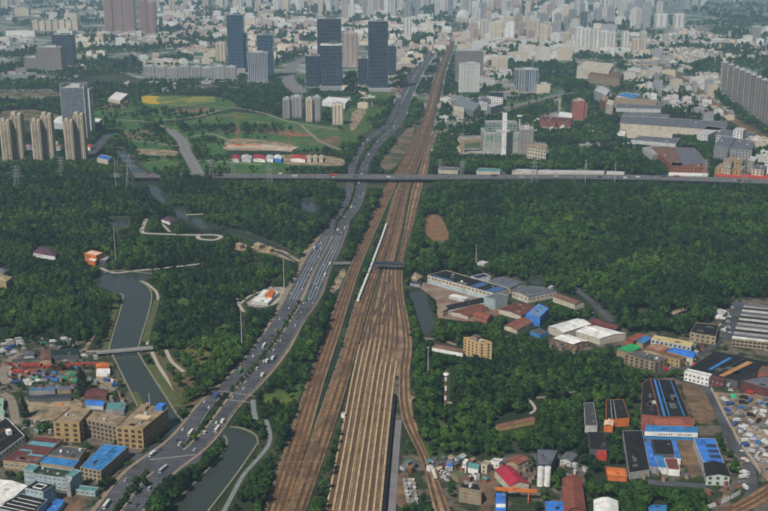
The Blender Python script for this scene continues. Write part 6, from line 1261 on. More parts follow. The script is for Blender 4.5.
scatter([(20, 423), (50, 421), (50, 426), (22, 430)], 12, ['car', 'van'], ['white', 'silver', 'white', 'blue'], 'parked below the sandy lot', 'vehicles below the sandy lot')
scatter([(12, 378), (70, 378), (70, 384), (12, 384)], 12, ['truck', 'van', 'car'], ['green', 'white', 'grey', 'blue', 'white'], 'parked below the red container rows', 'vehicles below the red rows')
scatter([(100, 373), (112, 373), (118, 386), (106, 392)], 6, ['truck', 'car', 'van'], ['white', 'silver', 'blue'], 'parked by the canal bank sandy patch', 'vehicles by the canal bank')
scatter([(718, 396), (768, 400), (768, 474), (748, 455), (734, 425)], 56, ['car', 'truck', 'van', 'car', 'truck'], ['white', 'white', 'silver', 'grey', 'grey', 'black', 'white', 'blue'], 'standing in the scrap yard at the right edge', 'vehicles in the scrap yard', gap=6.5)
scatter([(700, 372), (735, 384), (768, 392), (768, 396), (712, 389)], 12, ['truck', 'car', 'van'], ['white', 'silver', 'red'], 'parked by the street above the scrap yard', 'vehicles above the scrap yard')
scatter([(692, 340), (702, 343), (706, 351), (694, 356)], 8, ['car', 'van'], ['white', 'silver', 'red'], 'parked beside the blue roofed workshop', 'vehicles beside the blue roof')
scatter([(718, 312), (736, 306), (730, 336), (722, 336)], 12, ['truck', 'car', 'van'], ['white', 'white', 'silver'], 'parked on the lane left of the ridged factory', 'vehicles left of the ridged factory')
scatter([(646, 362), (684, 360), (690, 368), (660, 374)], 12, ['car', 'van', 'truck'], ['white', 'silver', 'red', 'black'], 'on the street below the yellow workshop', 'vehicles below the yellow workshop')
scatter([(440, 468), (450, 470), (448, 482), (444, 482)], 7, ['car', 'van'], ['white', 'white', 'silver'], 'parked beside the curved track in the village', 'vehicles in the trackside village', gap=3)
scatter([(575, 309), (592, 311), (594, 318), (580, 316)], 8, ['car', 'van'], ['white', 'silver', 'blue'], 'parked above the white roofed warehouses', 'vehicles above the white warehouses')
scatter([(255, 292), (280, 290), (276, 302), (262, 303)], 5, ['car', 'truck'], ['white', 'silver'], 'on the pale lot by the expressway', 'vehicles on the pale lot')
scatter([(740, 470), (745, 468), (746, 490), (741, 488)], 3, ['truck'], ['white'], 'on the kerb of the lower right street', 'trucks on the lower right street')
# red containers in rows, crates and heaps in the yards
def cont_mesh(col, L=6.1):
    mb = MB(); mb.box((0, 0, .1), (L, 2.45, 2.6))
    for k in range(8):
        for s in (-1, 1): mb.box((-L/2+L*(k+.5)/8, s*1.25, .2), (.3, .08, 2.3))
    for s in (-1, 1):
        for q in (-.5, .5): mb.box((s*(L/2+.04), q*1.2, .2), (.1, .12, 2.3))
    return mb.mesh('container_'+col, [M('container_'+col, tuple(v*.75+.02 for v in C[col]), .7, .35, .3)])
CM = {c: cont_mesh(c) for c in ('red', 'blue', 'green', 'white', 'brown', 'grey')}
def container(c, x, y, rz, label, grp, z=.2):
    p = G(x, y); o = link('container', CM[c], None, (p.x, p.y, z)); o.rotation_euler.z = rz; tag(o, label, 'container', grp)
    return o
for k in range(11): container('red', 12.5+k*2.75, 366.2+vr.uniform(-.3, .3), 1.5+vr.uniform(-.06, .06), 'red container in the far row of the left scrap yard', 'far row of red containers')
for k in range(10):
    if k != 5: container('red', 12+k*2.75, 372.2+vr.uniform(-.3, .3), 1.5+vr.uniform(-.06, .06), 'red container in the near row of the left scrap yard', 'near row of red containers')
for k in range(9): container('red', 45+k*3.1, 368.5+vr.uniform(-1.2, 1.2), 1.2+vr.uniform(-.25, .25), 'red container in the loose row in the middle of the left scrap yard', 'loose row of red containers')
for k in range(5): container('red', 72+k*5.6, 365+vr.uniform(-.6, .9), .2+vr.uniform(-.3, .3), 'red container left of the orange roofed shed', 'red containers by the orange shed')
for k in range(16):
    x, y = vr.uniform(30, 78), vr.uniform(373, 383)
    container(vr.choice(['grey', 'brown', 'blue', 'green', 'grey']), x, y, vr.uniform(-.3, .3), 'dull container among the heaps below the red rows', 'dull containers below the red rows')
for k in range(14): container(vr.choice(['brown', 'white', 'grey', 'grey', 'blue']), 60+k*.8 if False else vr.uniform(740, 768), vr.uniform(404, 470), vr.choice([.3, 1.7, 2.2]), 'loose container in the scrap yard at the right edge', 'containers in the right scrap yard', .3)
for k in range(6): container('white', 27+k*1.0, 384+.1*k, 1.4, 'white container beside the long blue and grey shed', 'white containers by the blue shed')
def yard_huts(poly, n, wl, rf, label, grp, hh=(3, 5)):
    xs = [p[0] for p in poly]; ys = [p[1] for p in poly]; c = t = 0
    while c < n and t < n*40:
        t += 1; x, y = vr.uniform(min(xs), max(xs)), vr.uniform(min(ys), max(ys)); p = G(x, y)
        if not in_poly(x, y, poly) or any(abs(p.x-a)+abs(p.y-b_) < 11 for a, b_ in placed): continue
        placed.append((p.x, p.y)); wd = vr.uniform(2.2, 4.6); dp = vr.uniform(1.2, 2.2); sk = vr.uniform(-.5, .9)
        bld('hut', label, 'hut', [(x-wd*.6, y+sk*.3), (x+wd*.3, y+dp), (x+wd*.8, y+dp*.3-sk*.4)], vr.uniform(*hh), vr.choice(wl), vr.choice(rf), kind=vr.choice(['flat', 'gable', 'flat']), rise=1.0, par=.15, group=grp); c += 1
yard_huts([(2, 362), (14, 362), (72, 376), (74, 386), (10, 386)], 16, ['tan', 'grey', 'brick'], ['slate', 'brown', 'dgrey', 'grey', 'maroon'], 'small dull roofed hut among the scrap yards at the left', 'huts in the left scrap yards')
yard_huts([(20, 420), (52, 424), (50, 430), (22, 432)], 6, ['tan', 'lgrey'], ['slate', 'teal', 'lgrey'], 'small hut below the sandy lot at the left', 'huts below the sandy lot')
yard_huts([(86, 374), (110, 374), (126, 400), (110, 400), (90, 384)], 8, ['tan', 'grey'], ['slate', 'brown', 'teal', 'blue'], 'small hut between the canal bank and the tall conifers', 'huts by the canal bank')
yard_huts([(716, 395), (775, 400), (775, 478), (752, 462), (734, 428)], 26, ['tan', 'lgrey', 'brick', 'white'], ['slate', 'brown', 'dgrey', 'lgrey', 'grey', 'maroon'], 'small dull hut in the scrap yard at the right edge', 'huts in the right scrap yard')
yard_huts([(706, 478), (740, 478), (740, 492), (716, 502), (700, 500)], 6, ['tan', 'brick'], ['brown', 'maroon', 'slate'], 'small brown hut behind the white boundary wall', 'huts behind the boundary wall')
yard_huts([(655, 358), (690, 362), (700, 352), (705, 348), (690, 372), (662, 372)], 8, ['cream', 'tan', 'brick'], ['slate', 'brown', 'red', 'lgrey'], 'small shop on the street below the yellow workshop', 'shops below the yellow workshop')
yard_huts([(512, 464), (534, 466), (536, 486), (530, 484)], 4, ['tan'], ['slate', 'brown'], 'small hut behind the crimson warehouse', 'huts behind the crimson warehouse')
yard_huts([(560, 462), (585, 462), (585, 476), (560, 474)], 5, ['tan', 'lgrey'], ['slate', 'brown', 'lgrey'], 'small hut behind the brick red warehouse', 'huts behind the brick warehouse')
yard_huts([(546, 340), (576, 346), (574, 352), (550, 346)], 5, ['brick', 'tan'], ['brown', 'slate'], 'small brown hut in front of the white roofed warehouses', 'huts before the white warehouses')
yard_huts([(690, 480), (640, 476), (652, 470), (690, 474)], 4, ['tan'], ['slate', 'brown'], 'small hut on the dark lane below the small court', 'huts below the small court')
def heap(x, y, r, h, mat, label, grp, n=9):
    p = G(x, y); mb = MB(); rg = random.Random(int(x*31+y*7)); rings = [(1, 0), (.8, .35), (.5, .75), (.18, 1)]; i0 = 0
    for q, (s, z) in enumerate(rings):
        for k in range(n): a = 2*math.pi*k/n; rr = r*s*rg.uniform(.75, 1.2); mb.v.append((rr*math.cos(a), rr*.8*math.sin(a), h*z*rg.uniform(.85, 1.1)))
    for q in range(3):
        for k in range(n): j = (k+1) % n; mb.f.append((q*n+k, q*n+j, (q+1)*n+j, (q+1)*n+k)); mb.m.append(0)
    mb.f.append(tuple(range(3*n, 4*n))); mb.m.append(0)
    o = mb.obj('heap', mat, None); o.location = (p.x, p.y, .18); tag(o, label, 'heap', grp)
for k in range(16): heap(vr.uniform(20, 80), vr.uniform(373, 385), vr.uniform(1.5, 4), vr.uniform(1, 2.4), [dirtm, yardm, concd, sandm][k % 4], 'small heap of rubble below the red containers', 'heaps below the red containers')
for k in range(22): heap(vr.uniform(722, 768), vr.uniform(398, 468), vr.uniform(1.5, 4), vr.uniform(1, 2.4), [sandm, M('heap_pale', (.5, .42, .36), .95), concd, dirtm][k % 4], 'small heap of scrap in the yard at the right edge', 'heaps in the right scrap yard')
heap(733, 397, 5, 3.5, M('green_tarp', (.03, .36, .16), .6), 'green covered heap in the scrap yard at the right edge', None)
heap(61, 405, 3, 1.5, W('orange'), 'small orange brown heap on the sandy lot', None)
for x, y in ((75, 369), (117, 412), (123, 409)): heap(x, y, 3.5, 3, W('bblue'), 'blue covered heap behind the yellow complex', 'blue covered heaps')
# ---- silos, gantry crane, banded tower, masts, pylons, gantries
for x, lab in ((540, 'tall white silo, left of the joined pair'), (547, 'tall white silo, right of the joined pair')):
    p = G(x, 487); hz = top_z(p, 467); root = thing('silo', lab, 'silo', (p.x, p.y, 0)); mb = MB(); mb.cyl((0, 0, 1.5), 2.75, 2.75, hz-1.5, 18); mb.obj('shell', W('white'), root)
    mb = MB(); mb.cyl((0, 0, hz+.01), 2.6, .8, 1.0, 18); mb.obj('cap', W('lgrey'), root)
    for z in (.25, .5, .75): mb = MB(); mb.cyl((0, 0, hz*z), 2.83, 2.83, .25, 18); mb.obj('hoop', W('lgrey'), root)
    for a in range(4): mb = MB(); mb.bar((2.2*math.cos(a*1.57+.8), 2.2*math.sin(a*1.57+.8), 0), (2.2*math.cos(a*1.57+.8), 2.2*math.sin(a*1.57+.8), 1.6), .2); mb.obj('leg', W('dgrey'), root)
p = G(608, 500); root = thing('storage_tank', 'grey domed tank beside the white arched hall', 'tank', (p.x-9, p.y+10, 0)); mb = MB(); mb.cyl((0, 0, 0), 4, 4, 6, 16); mb.obj('shell', W('grey'), root); mb = MB(); mb.cyl((0, 0, 6.01), 4, 1.2, 1.8, 16); mb.obj('dome', W('slate'), root)
a, b_ = G(495, 488.5, 9), G(537, 491, 9); c_ = (a+b_)/2; root = thing('gantry_crane', 'orange gantry crane in front of the crimson warehouse', 'crane', (c_.x, c_.y, 0)); og = tuple(root.location); om = W('orange'); d = (b_-a).normalized(); n_ = Vector((-d.y, d.x, 0))
for s in (-1.2, 1.2): mb = MB(); mb.bar(tuple(a+n_*s), tuple(b_+n_*s), .7); mb.obj('girder', om, root, og)
mb = MB(); q = a.lerp(b_, .45); mb.box((q.x, q.y, 9.8), (3, 3.4, 1.8)); mb.obj('trolley', W('orange'), root, og)
for t in (.22, .80):
    e = a.lerp(b_, t)
    for s in (-1, 1): mb = MB(); f_ = e+n_*s*3.2; mb.bar((f_.x, f_.y, .1), tuple(e+n_*s*1.2-Vector((0, 0, .6))), .35); mb.obj('leg', om, root, og)
    mb = MB(); mb.bar(tuple(e-n_*4-Vector((0, 0, 8.6))), tuple(e+n_*4-Vector((0, 0, 8.6))), .4); mb.obj('sill_beam', om, root, og)
paint([(492, 484), (540, 486), (540, 500), (492, 498)])
p = G(445.5, 409); root = thing('banded_tower', 'slim white tower with dark bands and wide head in the wood right of the railway', 'tower', (p.x, p.y, 0)); hz = top_z(p, 376)
for k in range(7): mb = MB(); mb.cyl((0, 0, hz*k/7+.01*k), 1.5-.06*k, 1.45-.06*k, hz/7-.02, 10); mb.obj('band', W('white' if k % 2 == 0 else 'brown'), root)
mb = MB(); mb.cyl((0, 0, hz), 1.6, 2.8, 1.2, 12); mb.cyl((0, 0, hz+1.2), 2.8, 2.8, 1.4, 12); mb.obj('head', W('white'), root); mb = MB(); mb.bar((0, 0, hz+2.6), (0, 0, hz+6), .15); mb.bar((.9, 0, hz+2.6), (.9, 0, hz+4.5), .12); mb.obj('aerial', W('lgrey'), root); paint([(442, 372), (449, 372), (449, 402), (442, 402)])
def mast(x, by, ty, label, r=.45, grp=None, col='lgrey'):
    p = G(x, by); hz = top_z(p, ty); root = thing('light_mast', label, 'mast', (p.x, p.y, 0), grp); mb = MB(); mb.cyl((0, 0, 0), r*1.4, r*.7, hz, 8); mb.obj('pole', W(col), root)
    mb = MB(); mb.cyl((0, 0, hz), .4, 1.3, .7, 10); mb.obj('lamp_ring', W('lgrey'), root); mb = MB(); mb.cyl((0, 0, 0), 1.0, 1.0, .5, 8); mb.obj('base', W('lgrey'), root)
    paint([(x-1.3, ty), (x+1.3, ty), (x+1.3, by-2), (x-1.3, by-2)])
for x, by, ty, lab in ((284, 287, 257, 'tall white light mast left of the bridge part of the expressway'), (242, 347, 310, 'tall white light mast in the wood left of the expressway'), (116, 187, 159, 'tall white mast above the canal near the apartment towers'), (116, 262, 228, 'thin mast in the wood above the orange building'),
                       (614.5, 185, 162, 'tall white mast at the viaduct right of the power station'), (476, 264, 246, 'white mast beside the hut above the long factory'), (428, 372, 348, 'thin mast on the wood edge right of the railway'), (585, 185, 160, 'thin grey mast at the viaduct left of the tall white mast'), (559, 116, 88, 'thin mast near the brick red blocks')): mast(x, by, ty, lab)
def pylon(x, by, ty, label, grp):
    p = G(x, by); hz = top_z(p, ty); root = thing('pylon', label, 'pylon', (p.x, p.y, 0), grp); m = W('grey'); b0 = hz*.11; mb = MB()
    for sx in (-1, 1):
        for sy in (-1, 1): mb.bar((sx*b0, sy*b0, 0), (sx*.8, sy*.8, hz*.95), .22)
    for k in range(8):
        t0, t1 = k/8, (k+1)/8; r0, r1 = b0+(.8-b0)*t0, b0+(.8-b0)*t1
        for s in (-1, 1): mb.bar((-r0*s, -r0, hz*.95*t0), (r1*s, -r1, hz*.95*t1), .12); mb.bar((-r0, r0*s, hz*.95*t0), (-r1, -r1*s, hz*.95*t1), .12)
    mb.obj('lattice_mast', m, root)
    for z in (.66, .78, .90): mb = MB(); mb.bar((-hz*.16, 0, hz*z), (hz*.16, 0, hz*z), .25); mb.bar((-hz*.16, 0, hz*z), (0, 0, hz*z+2.5), .12); mb.bar((hz*.16, 0, hz*z), (0, 0, hz*z+2.5), .12); mb.obj('crossarm', m, root)
for x, by, ty in ((18, 192, 164), (62, 178, 156), (131, 193, 152), (212, 182, 158), (233, 178, 158), (270, 188, 160), (440, 180, 158), (462, 180, 160), (534, 190, 155), (705, 182, 158), (744, 188, 160)): pylon(x, by, ty, 'grey lattice pylon in the line along the viaduct', 'pylon line along the viaduct')
def portal(y, e0, e1, label, grp, h=7.5):
    Y = G(CX, y).y; x0, x1 = float(e0(Y)), float(e1(Y)); root = thing('catenary_portal', label, 'gantry', ((x0+x1)/2, Y, 0), grp); m = M('catenary_steel', (.22, .17, .14), .7, .15)
    for x in (x0, x1): mb = MB(); mb.box((x-(x0+x1)/2, 0, 0), (.3, .3, h)); mb.obj('post', m, root)
    mb = MB()
    for dz in (0, .7): mb.bar((-(x1-x0)/2, 0, h-.3+dz), ((x1-x0)/2, 0, h-.3+dz), .09)
    n = max(2, int((x1-x0)/2)); 
    for k in range(n): mb.bar((-(x1-x0)/2+(x1-x0)*k/n, 0, h-.3), (-(x1-x0)/2+(x1-x0)*(k+1)/n, 0, h+.4), .05)
    mb.obj('truss', m, root)
for y in (413,): portal(y, lambda q: Yd[0](q)-1.5, lambda q: Yd[1](q)+2, 'thin steel gantry across the stabling yard tracks', 'gantries over the yard', 8.5 if y != 413 else 9)
for y in (470,): portal(y, lambda q: A[0](q)+.6, lambda q: Bn[1](q)-.6, 'thin steel gantry across the two joined main lines', 'gantries over the joined lines')
for y in (380, 318, 268, 228): portal(y, lambda q: A[0](q)+.9, lambda q: A[1](q)-.9, 'thin steel gantry across the left main line', 'gantries over the left main line')
for y in (318,): portal(y, lambda q: Bn[0](q)+.6, lambda q: Yd[0](q)-.6, 'thin steel gantry across the right main line', 'gantries over the right main line')
a, b_ = G(374.5, 264, 8), G(402.5, 265, 8); c_ = (a+b_)/2; root = thing('footbridge', 'dark navy covered bridge across the tracks beside the factory', 'bridge', (c_.x, c_.y, 0)); og = tuple(root.location); d = (b_-a); L_ = d.length; d.normalize(); ax = (d.x, d.y); nm_ = M('bridge_navy', (.035, .045, .075), .7, .25, .3)
mb = MB(); mb.box((c_.x, c_.y, 7), (L_, 9, .8), ax); mb.obj('deck', nm_, root, og, ax); mb = MB(); mb.box((c_.x, c_.y, 10.2), (L_+1, 10, .35), ax); mb.obj('roof', nm_, root, og, ax)
for s in (-1, 1):
    mb = MB(); q = c_+Vector((-d.y, d.x, 0))*s*4.3; mb.box((q.x, q.y, 7.81), (L_, .3, 1.2), ax); mb.obj('parapet', W('slate'), root, og, ax)
for t in (0, .2, .4, .6, .8, 1):
    for s in (-1, 1): mb = MB(); q = a.lerp(b_, t*.98+.01)+Vector((-d.y, d.x, 0))*s*4.1; mb.box((q.x, q.y, 0), (.6, .5, 10.2), ax); mb.obj('post', W('navy'), root, og, ax)
for pl, lab in (([(711, 390), (722, 412), (738, 442)], 'long pale wall along the right side of the lower right street, upper length'), ([(739, 444), (750, 458), (760, 474)], 'long pale wall along the right side of the lower right street, lower length'), ([(12, 362), (40, 360)], 'dark fence wall above the red containers at the left')):
    P_ = [G(*q) for q in pl]; o = thing('boundary_wall', lab, 'wall', tuple(P_[0]))
    for a, b_ in zip(P_, P_[1:]): d = b_-a; L_ = d.length; d.normalize(); c_ = (a+b_)/2; mb = MB(); mb.box((c_.x, c_.y, 0), (L_, .7, 3.0), (d.x, d.y)); mb.obj('wall_length', W('cream' if 'pale' in lab else 'dgrey'), o, tuple(P_[0]))
# white yard wall by the lower right railway
for p0, p1 in (((704, 510), (718, 505)), ((722, 503.5), (730, 499.5)), ((731.5, 499), (740, 494))):
    a, b_ = G(*p0), G(*p1); c_ = (a+b_)/2; d = b_-a; L_ = d.length; d.normalize(); o = thing('boundary_wall', {704: 'lowest length of white boundary wall by the lower right railway', 722: 'middle length of white boundary wall by the lower right railway'}.get(p0[0], 'upper length of white boundary wall by the lower right railway'), 'wall', (c_.x, c_.y, 0)); mb = MB(); mb.box((0, 0, 0), (L_, .5, 3.2), (d.x, d.y)); mb.obj('wall', W('white'), o); mb = MB(); mb.box((0, 0, 3.21), (L_, .8, .25), (d.x, d.y)); mb.obj('coping', W('lgrey'), o)

# ================================================================== TREES
def crown_mesh(name, seed, rx, rz, zc, nl, nq, q, mat, cone=False):
    rg = random.Random(seed); mb = MB(); lobes = []
    for k in range(nl):
        if cone: t = (k+.5)/nl; z = zc-rz+2*rz*t; lobes.append((Vector((rg.uniform(-.2, .2), rg.uniform(-.2, .2), z)), rx*(1.05-t)*rg.uniform(.9, 1.1)))
        else:
            a = 2.4*k+rg.uniform(-.4, .4); rr = rx*.55*math.sqrt((k+.3)/nl); z = zc+rz*(.55-.95*(k/nl))+rg.uniform(-.5, .5)*rz*.4; lobes.append((Vector((rr*math.cos(a), rr*math.sin(a), z)), rx*rg.uniform(.42, .62)))
    for c, r in lobes:                      # solid hearts of the leaf masses
        i = len(mb.v); s = r*.80; rr = [(c.x, c.y, c.z+s), (c.x, c.y, c.z-s*.7)]
        n = 6
        for zz, k2 in ((.45, .85), (-.25, .9)):
            for k in range(n): a = 2*math.pi*k/n+zz; g = rg.uniform(.8, 1.15); rr.append((c.x+s*k2*g*math.cos(a), c.y+s*k2*g*math.sin(a), c.z+s*zz))
        mb.v += rr
        for k in range(n):
            j = (k+1) % n; mb.f += [(i, i+2+k, i+2+j), (i+2+k, i+2+n+k, i+2+n+j, i+2+j), (i+2+n+k, i+1, i+2+n+j)]; mb.m += [0, 0, 0]
    for k in range(nq):                     # leaf sprays over them
        c, r = lobes[k % nl]; d = Vector((rg.gauss(0, 1), rg.gauss(0, 1), rg.gauss(.35, .8)))
        if d.length < .1: continue
        d.normalize(); p = c+d*r*rg.uniform(.75, 1.12); nr = (d+Vector((rg.gauss(0, .45), rg.gauss(0, .45), rg.gauss(.2, .45)))).normalized()
        t = nr.cross(Vector((rg.gauss(0, 1), rg.gauss(0, 1), rg.gauss(0, 1)))).normalized(); b2 = nr.cross(t); s = q*rg.uniform(.6, 1.25)
        mb.poly([tuple(p+t*s), tuple(p+b2*s*.8), tuple(p-t*s*.9), tuple(p-b2*s*.7)])
    return mb.mesh(name, [mat])
def trunk_mesh(name, h, r, seed, spread):
    rg = random.Random(seed); mb = MB(); mb.cyl((0, 0, 0), r, r*.6, h, 6)
    for k in range(4): a = k*1.6+rg.random(); mb.bar((0, 0, h*.75), (spread*math.cos(a), spread*math.sin(a), h*1.3), r*.3)
    return mb.mesh(name, [bark])
TREES = []                                  # (crown, trunk, nominal crown radius, height)
for k in range(5): TREES.append((crown_mesh(f'crown_{k}', 40+k, 4.2, 3.2, 6.2, 7+k % 3, 120, .85, (leaf, leaf2, leaf, leaf3, leaf)[k]), trunk_mesh(f'trunk_{k}', 4.2, .28, k, 1.7), 4.2, 9.4))
for k in range(2): TREES.append((crown_mesh(f'crown_tall_{k}', 60+k, 3.0, 5.2, 8.2, 8, 120, .8, (leaf, leaf3)[k]), trunk_mesh(f'trunk_tall_{k}', 5, .26, 9+k, 1.2), 3.0, 13.0))
TREES.append((crown_mesh('crown_conifer', 77, 2.9, 6.0, 7.4, 9, 130, .8, leafc, True), trunk_mesh('trunk_conifer', 3, .28, 21, .6), 2.9, 13.5))
TREES.append((crown_mesh('crown_shrub', 79, 2.2, 1.5, 1.7, 5, 60, .6, leaf), trunk_mesh('trunk_shrub', 1.2, .12, 22, .8), 2.2, 3.3))
def mask_at(px, py):
    x = int(px+MX); y = int(py+MY)
    if x < 0 or x >= MASK.shape[1] or y < 0: return 1
    return MASK[min(y, MASK.shape[0]-1), x]
# smooth value noise for stand height and density
NZ = RNG.random((80, 80))
def vnoise(x, y, s):
    x, y = x/s+500, y/s+500; i, j = int(x), int(y); u, v = x-i, y-j; u, v = u*u*(3-2*u), v*v*(3-2*v); g = lambda a, b: NZ[a % 80, b % 80]
    return (g(i, j)*(1-u)+g(i+1, j)*u)*(1-v)+(g(i, j+1)*(1-u)+g(i+1, j+1)*u)*v
paint([(493, 416), (531, 413), (538, 416), (538, 424), (500, 432), (493, 428)]); paint([(604, 464), (628, 466), (630, 480), (606, 480)])
pts = []; tr = random.Random(5)
Y = 735.0
while Y < 9500:
    py0 = PX(0, Y)[1]; sp_ = 6.1 if Y < 2150 else 6.1+(Y-2150)*.0062; half = (384+60)/FPX*(Y*cp+CAMH*sp); X = -half
    while X < half:
        x, y = X+tr.uniform(-.42, .42)*sp_, Y+tr.uniform(-.42, .42)*sp_; px, py = PX(x, y); m = mask_at(px, py); X += sp_
        if m == 0: continue
        n1, n2 = vnoise(x, y, 90), vnoise(x+777, y, 260)
        if m == 2 and tr.random() > (.03 if vnoise(x*.5, y+900, 75) < .60 else .42): continue
        if m == 3 and tr.random() > .16: continue
        if m == 4 and tr.random() > .13: continue
        if m == 1 and Y < 2150 and (n1 < .12 and tr.random() < .8 or vnoise(x+40, y+400, 22) < .16): continue
        if Y > 2150 and (py < 166) and (vnoise(x, y, 170)+.35*vnoise(x, y, 60)) < (.50 if py > 90 else .60+(90-py)*.0035): continue
        n3 = vnoise((x-300)*.55, y+90, 24); sc_ = (.50+.40*n1+.75*n3)*tr.uniform(.8, 1.22)*(tr.uniform(1.3, 1.65) if tr.random() < .09 else .6 if tr.random() < .1 else 1); 
        if m == 4: sc_ *= .62
        if Y > 2150: sc_ *= 1+(Y-2150)*.0003
        n4 = vnoise((x+99)*.4, y-55, 48); v = (tr.choice([1, 1, 0, 2]) if n4 > .62 else tr.choice([3, 3, 6, 0]) if n4 < .36 else tr.choice([0, 2, 4, 0, 3, 1])) if n2 < .62 or tr.random() < .6 else 5+tr.randrange(2)
        if n2 < .3 and tr.random() < .30: v = 5+tr.randrange(2)
        if tr.random() < .012: v = 7
        ok = False
        for shrink in (1.0, .7, .45):
            h, r = TREES[v][3]*sc_*shrink, TREES[v][2]*sc_*shrink
            a = PX(x, y, h*.92); b_ = PX(x-r*.8, y, h*.6); c_ = PX(x+r*.8, y, h*.6)
            if mask_at(*a) and mask_at(*b_) and mask_at(*c_) and (Y > 2200 or (mask_at(*PX(x-r*.6, y, h*.9)) and mask_at(*PX(x+r*.6, y, h*.9)) and mask_at(*PX(x, y, h*.5)))): ok = True; break
        if not ok:
            if tr.random() < .35 and m == 1:
                v = 8; shrink = .6
                if not mask_at(*PX(x, y, 2.2)): continue
            else: continue
        pts.append((x, y, .0, sc_*shrink, v, tr.uniform(0, 6.28), py, px))
    Y += sp_*.92
# rows in the expressway median and along the lower carriageways
for e0, e1, y0, y1, st in ((HLR, HRL, 448, 302, 5), (HLR, HRL, 232, 186, 9), (HLR, HRL, 512, 472, 5)):
    for Yq in np.arange(G(CX, y0).y, G(CX, y1).y, st):
        a_, b_ = float(e0(Yq)), float(e1(Yq))
        if b_-a_ < 1.5: continue
        q = tr.uniform(.2, .6); x = a_+(b_-a_)*q; pq = PX(x, Yq); pts.append((x, Yq+tr.uniform(-2, 2), .3, tr.uniform(.42, .68), tr.choice([0, 1, 2, 3, 8, 8]), tr.uniform(0, 6), pq[1], pq[0]))
# the tall pair of conifers in the left yards
for x, y, s in ((82, 393, 2.1), (85, 394, 1.9), (80, 392.5, 1.6), (24, 417, 1.7), (27, 417, 1.1), (90, 388, .9)): p = G(x, y); pts.append((p.x, p.y, 0, s, 7 if s > 1 else 1, 0, y, x))
print('trees', len(pts))
def size(p): return TREES[p[4]][3]*p[3]*scale_at(p[6]) if (0 < p[7] < 768 and p[6] < 514) else 0
order = sorted(range(len(pts)), key=lambda i: -size(pts[i])); near = set(order[:300])
def where(px, py):
    if in_poly(px, py, [(110, 520), (150, 466), (230, 398), (262, 372), (262, 380), (200, 462), (160, 520)]): return 'in the planted strips of the expressway at the lower left', 'trees in the expressway strips'
    if px < 140: return 'in the works and yards at the lower left', 'trees of the lower left works'
    if px < 350 and py > 400: return 'between the lower canal and the railway', 'trees between canal and railway'
    if px < 350: return 'in the woods left of the railway', 'tall trees left of the railway'
    if px > 580 and py > 395: return 'among the lower right works', 'trees of the lower right works'
    if py > 450: return 'around the trackside village', 'trees around the trackside village'
    return 'in the dense dark wood right of the railway', 'tall trees right of the railway'
KN = ['broadleaf_tree']*5+['slender_tree']*2+['conifer', 'shrub']; KW = ['rounded green broadleaf tree']*5+['slender upright green tree']*2+['dark pointed conifer', 'low green shrub']
for i in order[:300]:
    x, y, z, s, v, a, py, px = pts[i]; wh, gr = where(px, py); root = thing(KN[v], KW[v]+' '+wh, 'tree' if v < 8 else 'shrub', (x, y, z), gr, a); root.scale = (s, s, s)
    link('trunk', TREES[v][1], root); link('crown', TREES[v][0], root)
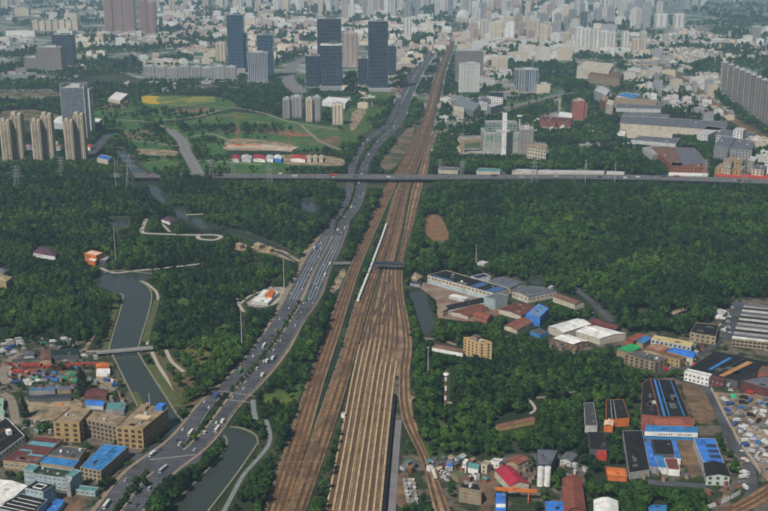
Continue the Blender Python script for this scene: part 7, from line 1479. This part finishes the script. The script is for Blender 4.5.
def forest(name, sel, label):
    """all the other trees: points carrying size, turn and kind, with one tree shape set on each"""
    me = bpy.data.meshes.new(name); P = np.array([pts[i][:3] for i in sel]); me.from_pydata(P.tolist(), [], [])
    for nm, k in (('size', 3), ('turn', 5)): at = me.attributes.new(nm, 'FLOAT', 'POINT'); at.data.foreach_set('value', np.array([pts[i][k] for i in sel], np.float32))
    at = me.attributes.new('kindno', 'INT', 'POINT'); at.data.foreach_set('value', np.array([pts[i][4] for i in sel], np.int32))
    o = link(name, me); ng = bpy.data.node_groups.new(name, 'GeometryNodeTree'); ng.interface.new_socket('Geometry', in_out='INPUT', socket_type='NodeSocketGeometry'); ng.interface.new_socket('Geometry', in_out='OUTPUT', socket_type='NodeSocketGeometry')
    n = ng.nodes; L = ng.links; gi = n.new('NodeGroupInput'); go = n.new('NodeGroupOutput'); jo = n.new('GeometryNodeJoinGeometry')
    def attr(nm, t): q = n.new('GeometryNodeInputNamedAttribute'); q.data_type = t; q.inputs[0].default_value = nm; return q.outputs[0]
    sz = attr('size', 'FLOAT'); tn = attr('turn', 'FLOAT'); kd = attr('kindno', 'INT'); cx_ = n.new('ShaderNodeCombineXYZ'); L.new(tn, cx_.inputs[2])
    for v in range(len(TREES)):
        holder = bpy.data.objects.get(f'leafmass_{v}')
        cm = n.new('FunctionNodeCompare'); cm.data_type = 'INT'; cm.operation = 'EQUAL'; L.new(kd, cm.inputs[2]); cm.inputs[3].default_value = v
        ob = n.new('GeometryNodeObjectInfo'); ob.transform_space = 'ORIGINAL'; ob.inputs[0].default_value = HOLD[v]; ob.inputs[1].default_value = True
        ip = n.new('GeometryNodeInstanceOnPoints'); L.new(gi.outputs[0], ip.inputs['Points']); L.new(cm.outputs[0], ip.inputs['Selection']); L.new(ob.outputs['Geometry'], ip.inputs['Instance']); L.new(cx_.outputs[0], ip.inputs['Rotation']); L.new(sz, ip.inputs['Scale']); L.new(ip.outputs[0], jo.inputs[0])
    L.new(jo.outputs[0], go.inputs[0]); md = o.modifiers.new('trees', 'NODES'); md.node_group = ng
    return tag(o, label, 'trees', kind='stuff')
HOLD = {}
for v in range(len(TREES)):
    t = [o for o in COL.objects if o.data is not None and o.data == TREES[v][0]]
    if t: HOLD[v] = t[0]
    else:
        x, y, z, s, _, a, py, px = next((p for p in pts if p[4] == v), pts[0]); wh, gr = where(px, py); root = thing(KN[v], KW[v]+' '+wh, 'tree' if v < 8 else 'shrub', (x, y, z), gr, a); root.scale = (s, s, s); link('trunk', TREES[v][1], root); HOLD[v] = link('crown', TREES[v][0], root)
forest('woodland', [i for i in range(len(pts)) if i not in near], 'dense green woods and rows of trees all over the middle of the view')

# ================================================================== HAZE
mb = MB(); mb.box((0, 12000, -1.5), (40000, 25200, 436.5)); hz_ = mb.obj('haze', []); tag(hz_, 'thin bluish haze over the whole view', 'haze', kind='stuff')
m = bpy.data.materials.new('haze_air'); m.use_nodes = True; n = m.node_tree.nodes; n.clear(); out = n.new('ShaderNodeOutputMaterial'); pv = n.new('ShaderNodeVolumePrincipled')
pv.inputs['Color'].default_value = (.52, .79, 1.0, 1); pv.inputs['Density'].default_value = HAZE; pv.inputs['Anisotropy'].default_value = 0.0
m.node_tree.links.new(pv.outputs[0], out.inputs['Volume']); hz_.data.materials.append(m)
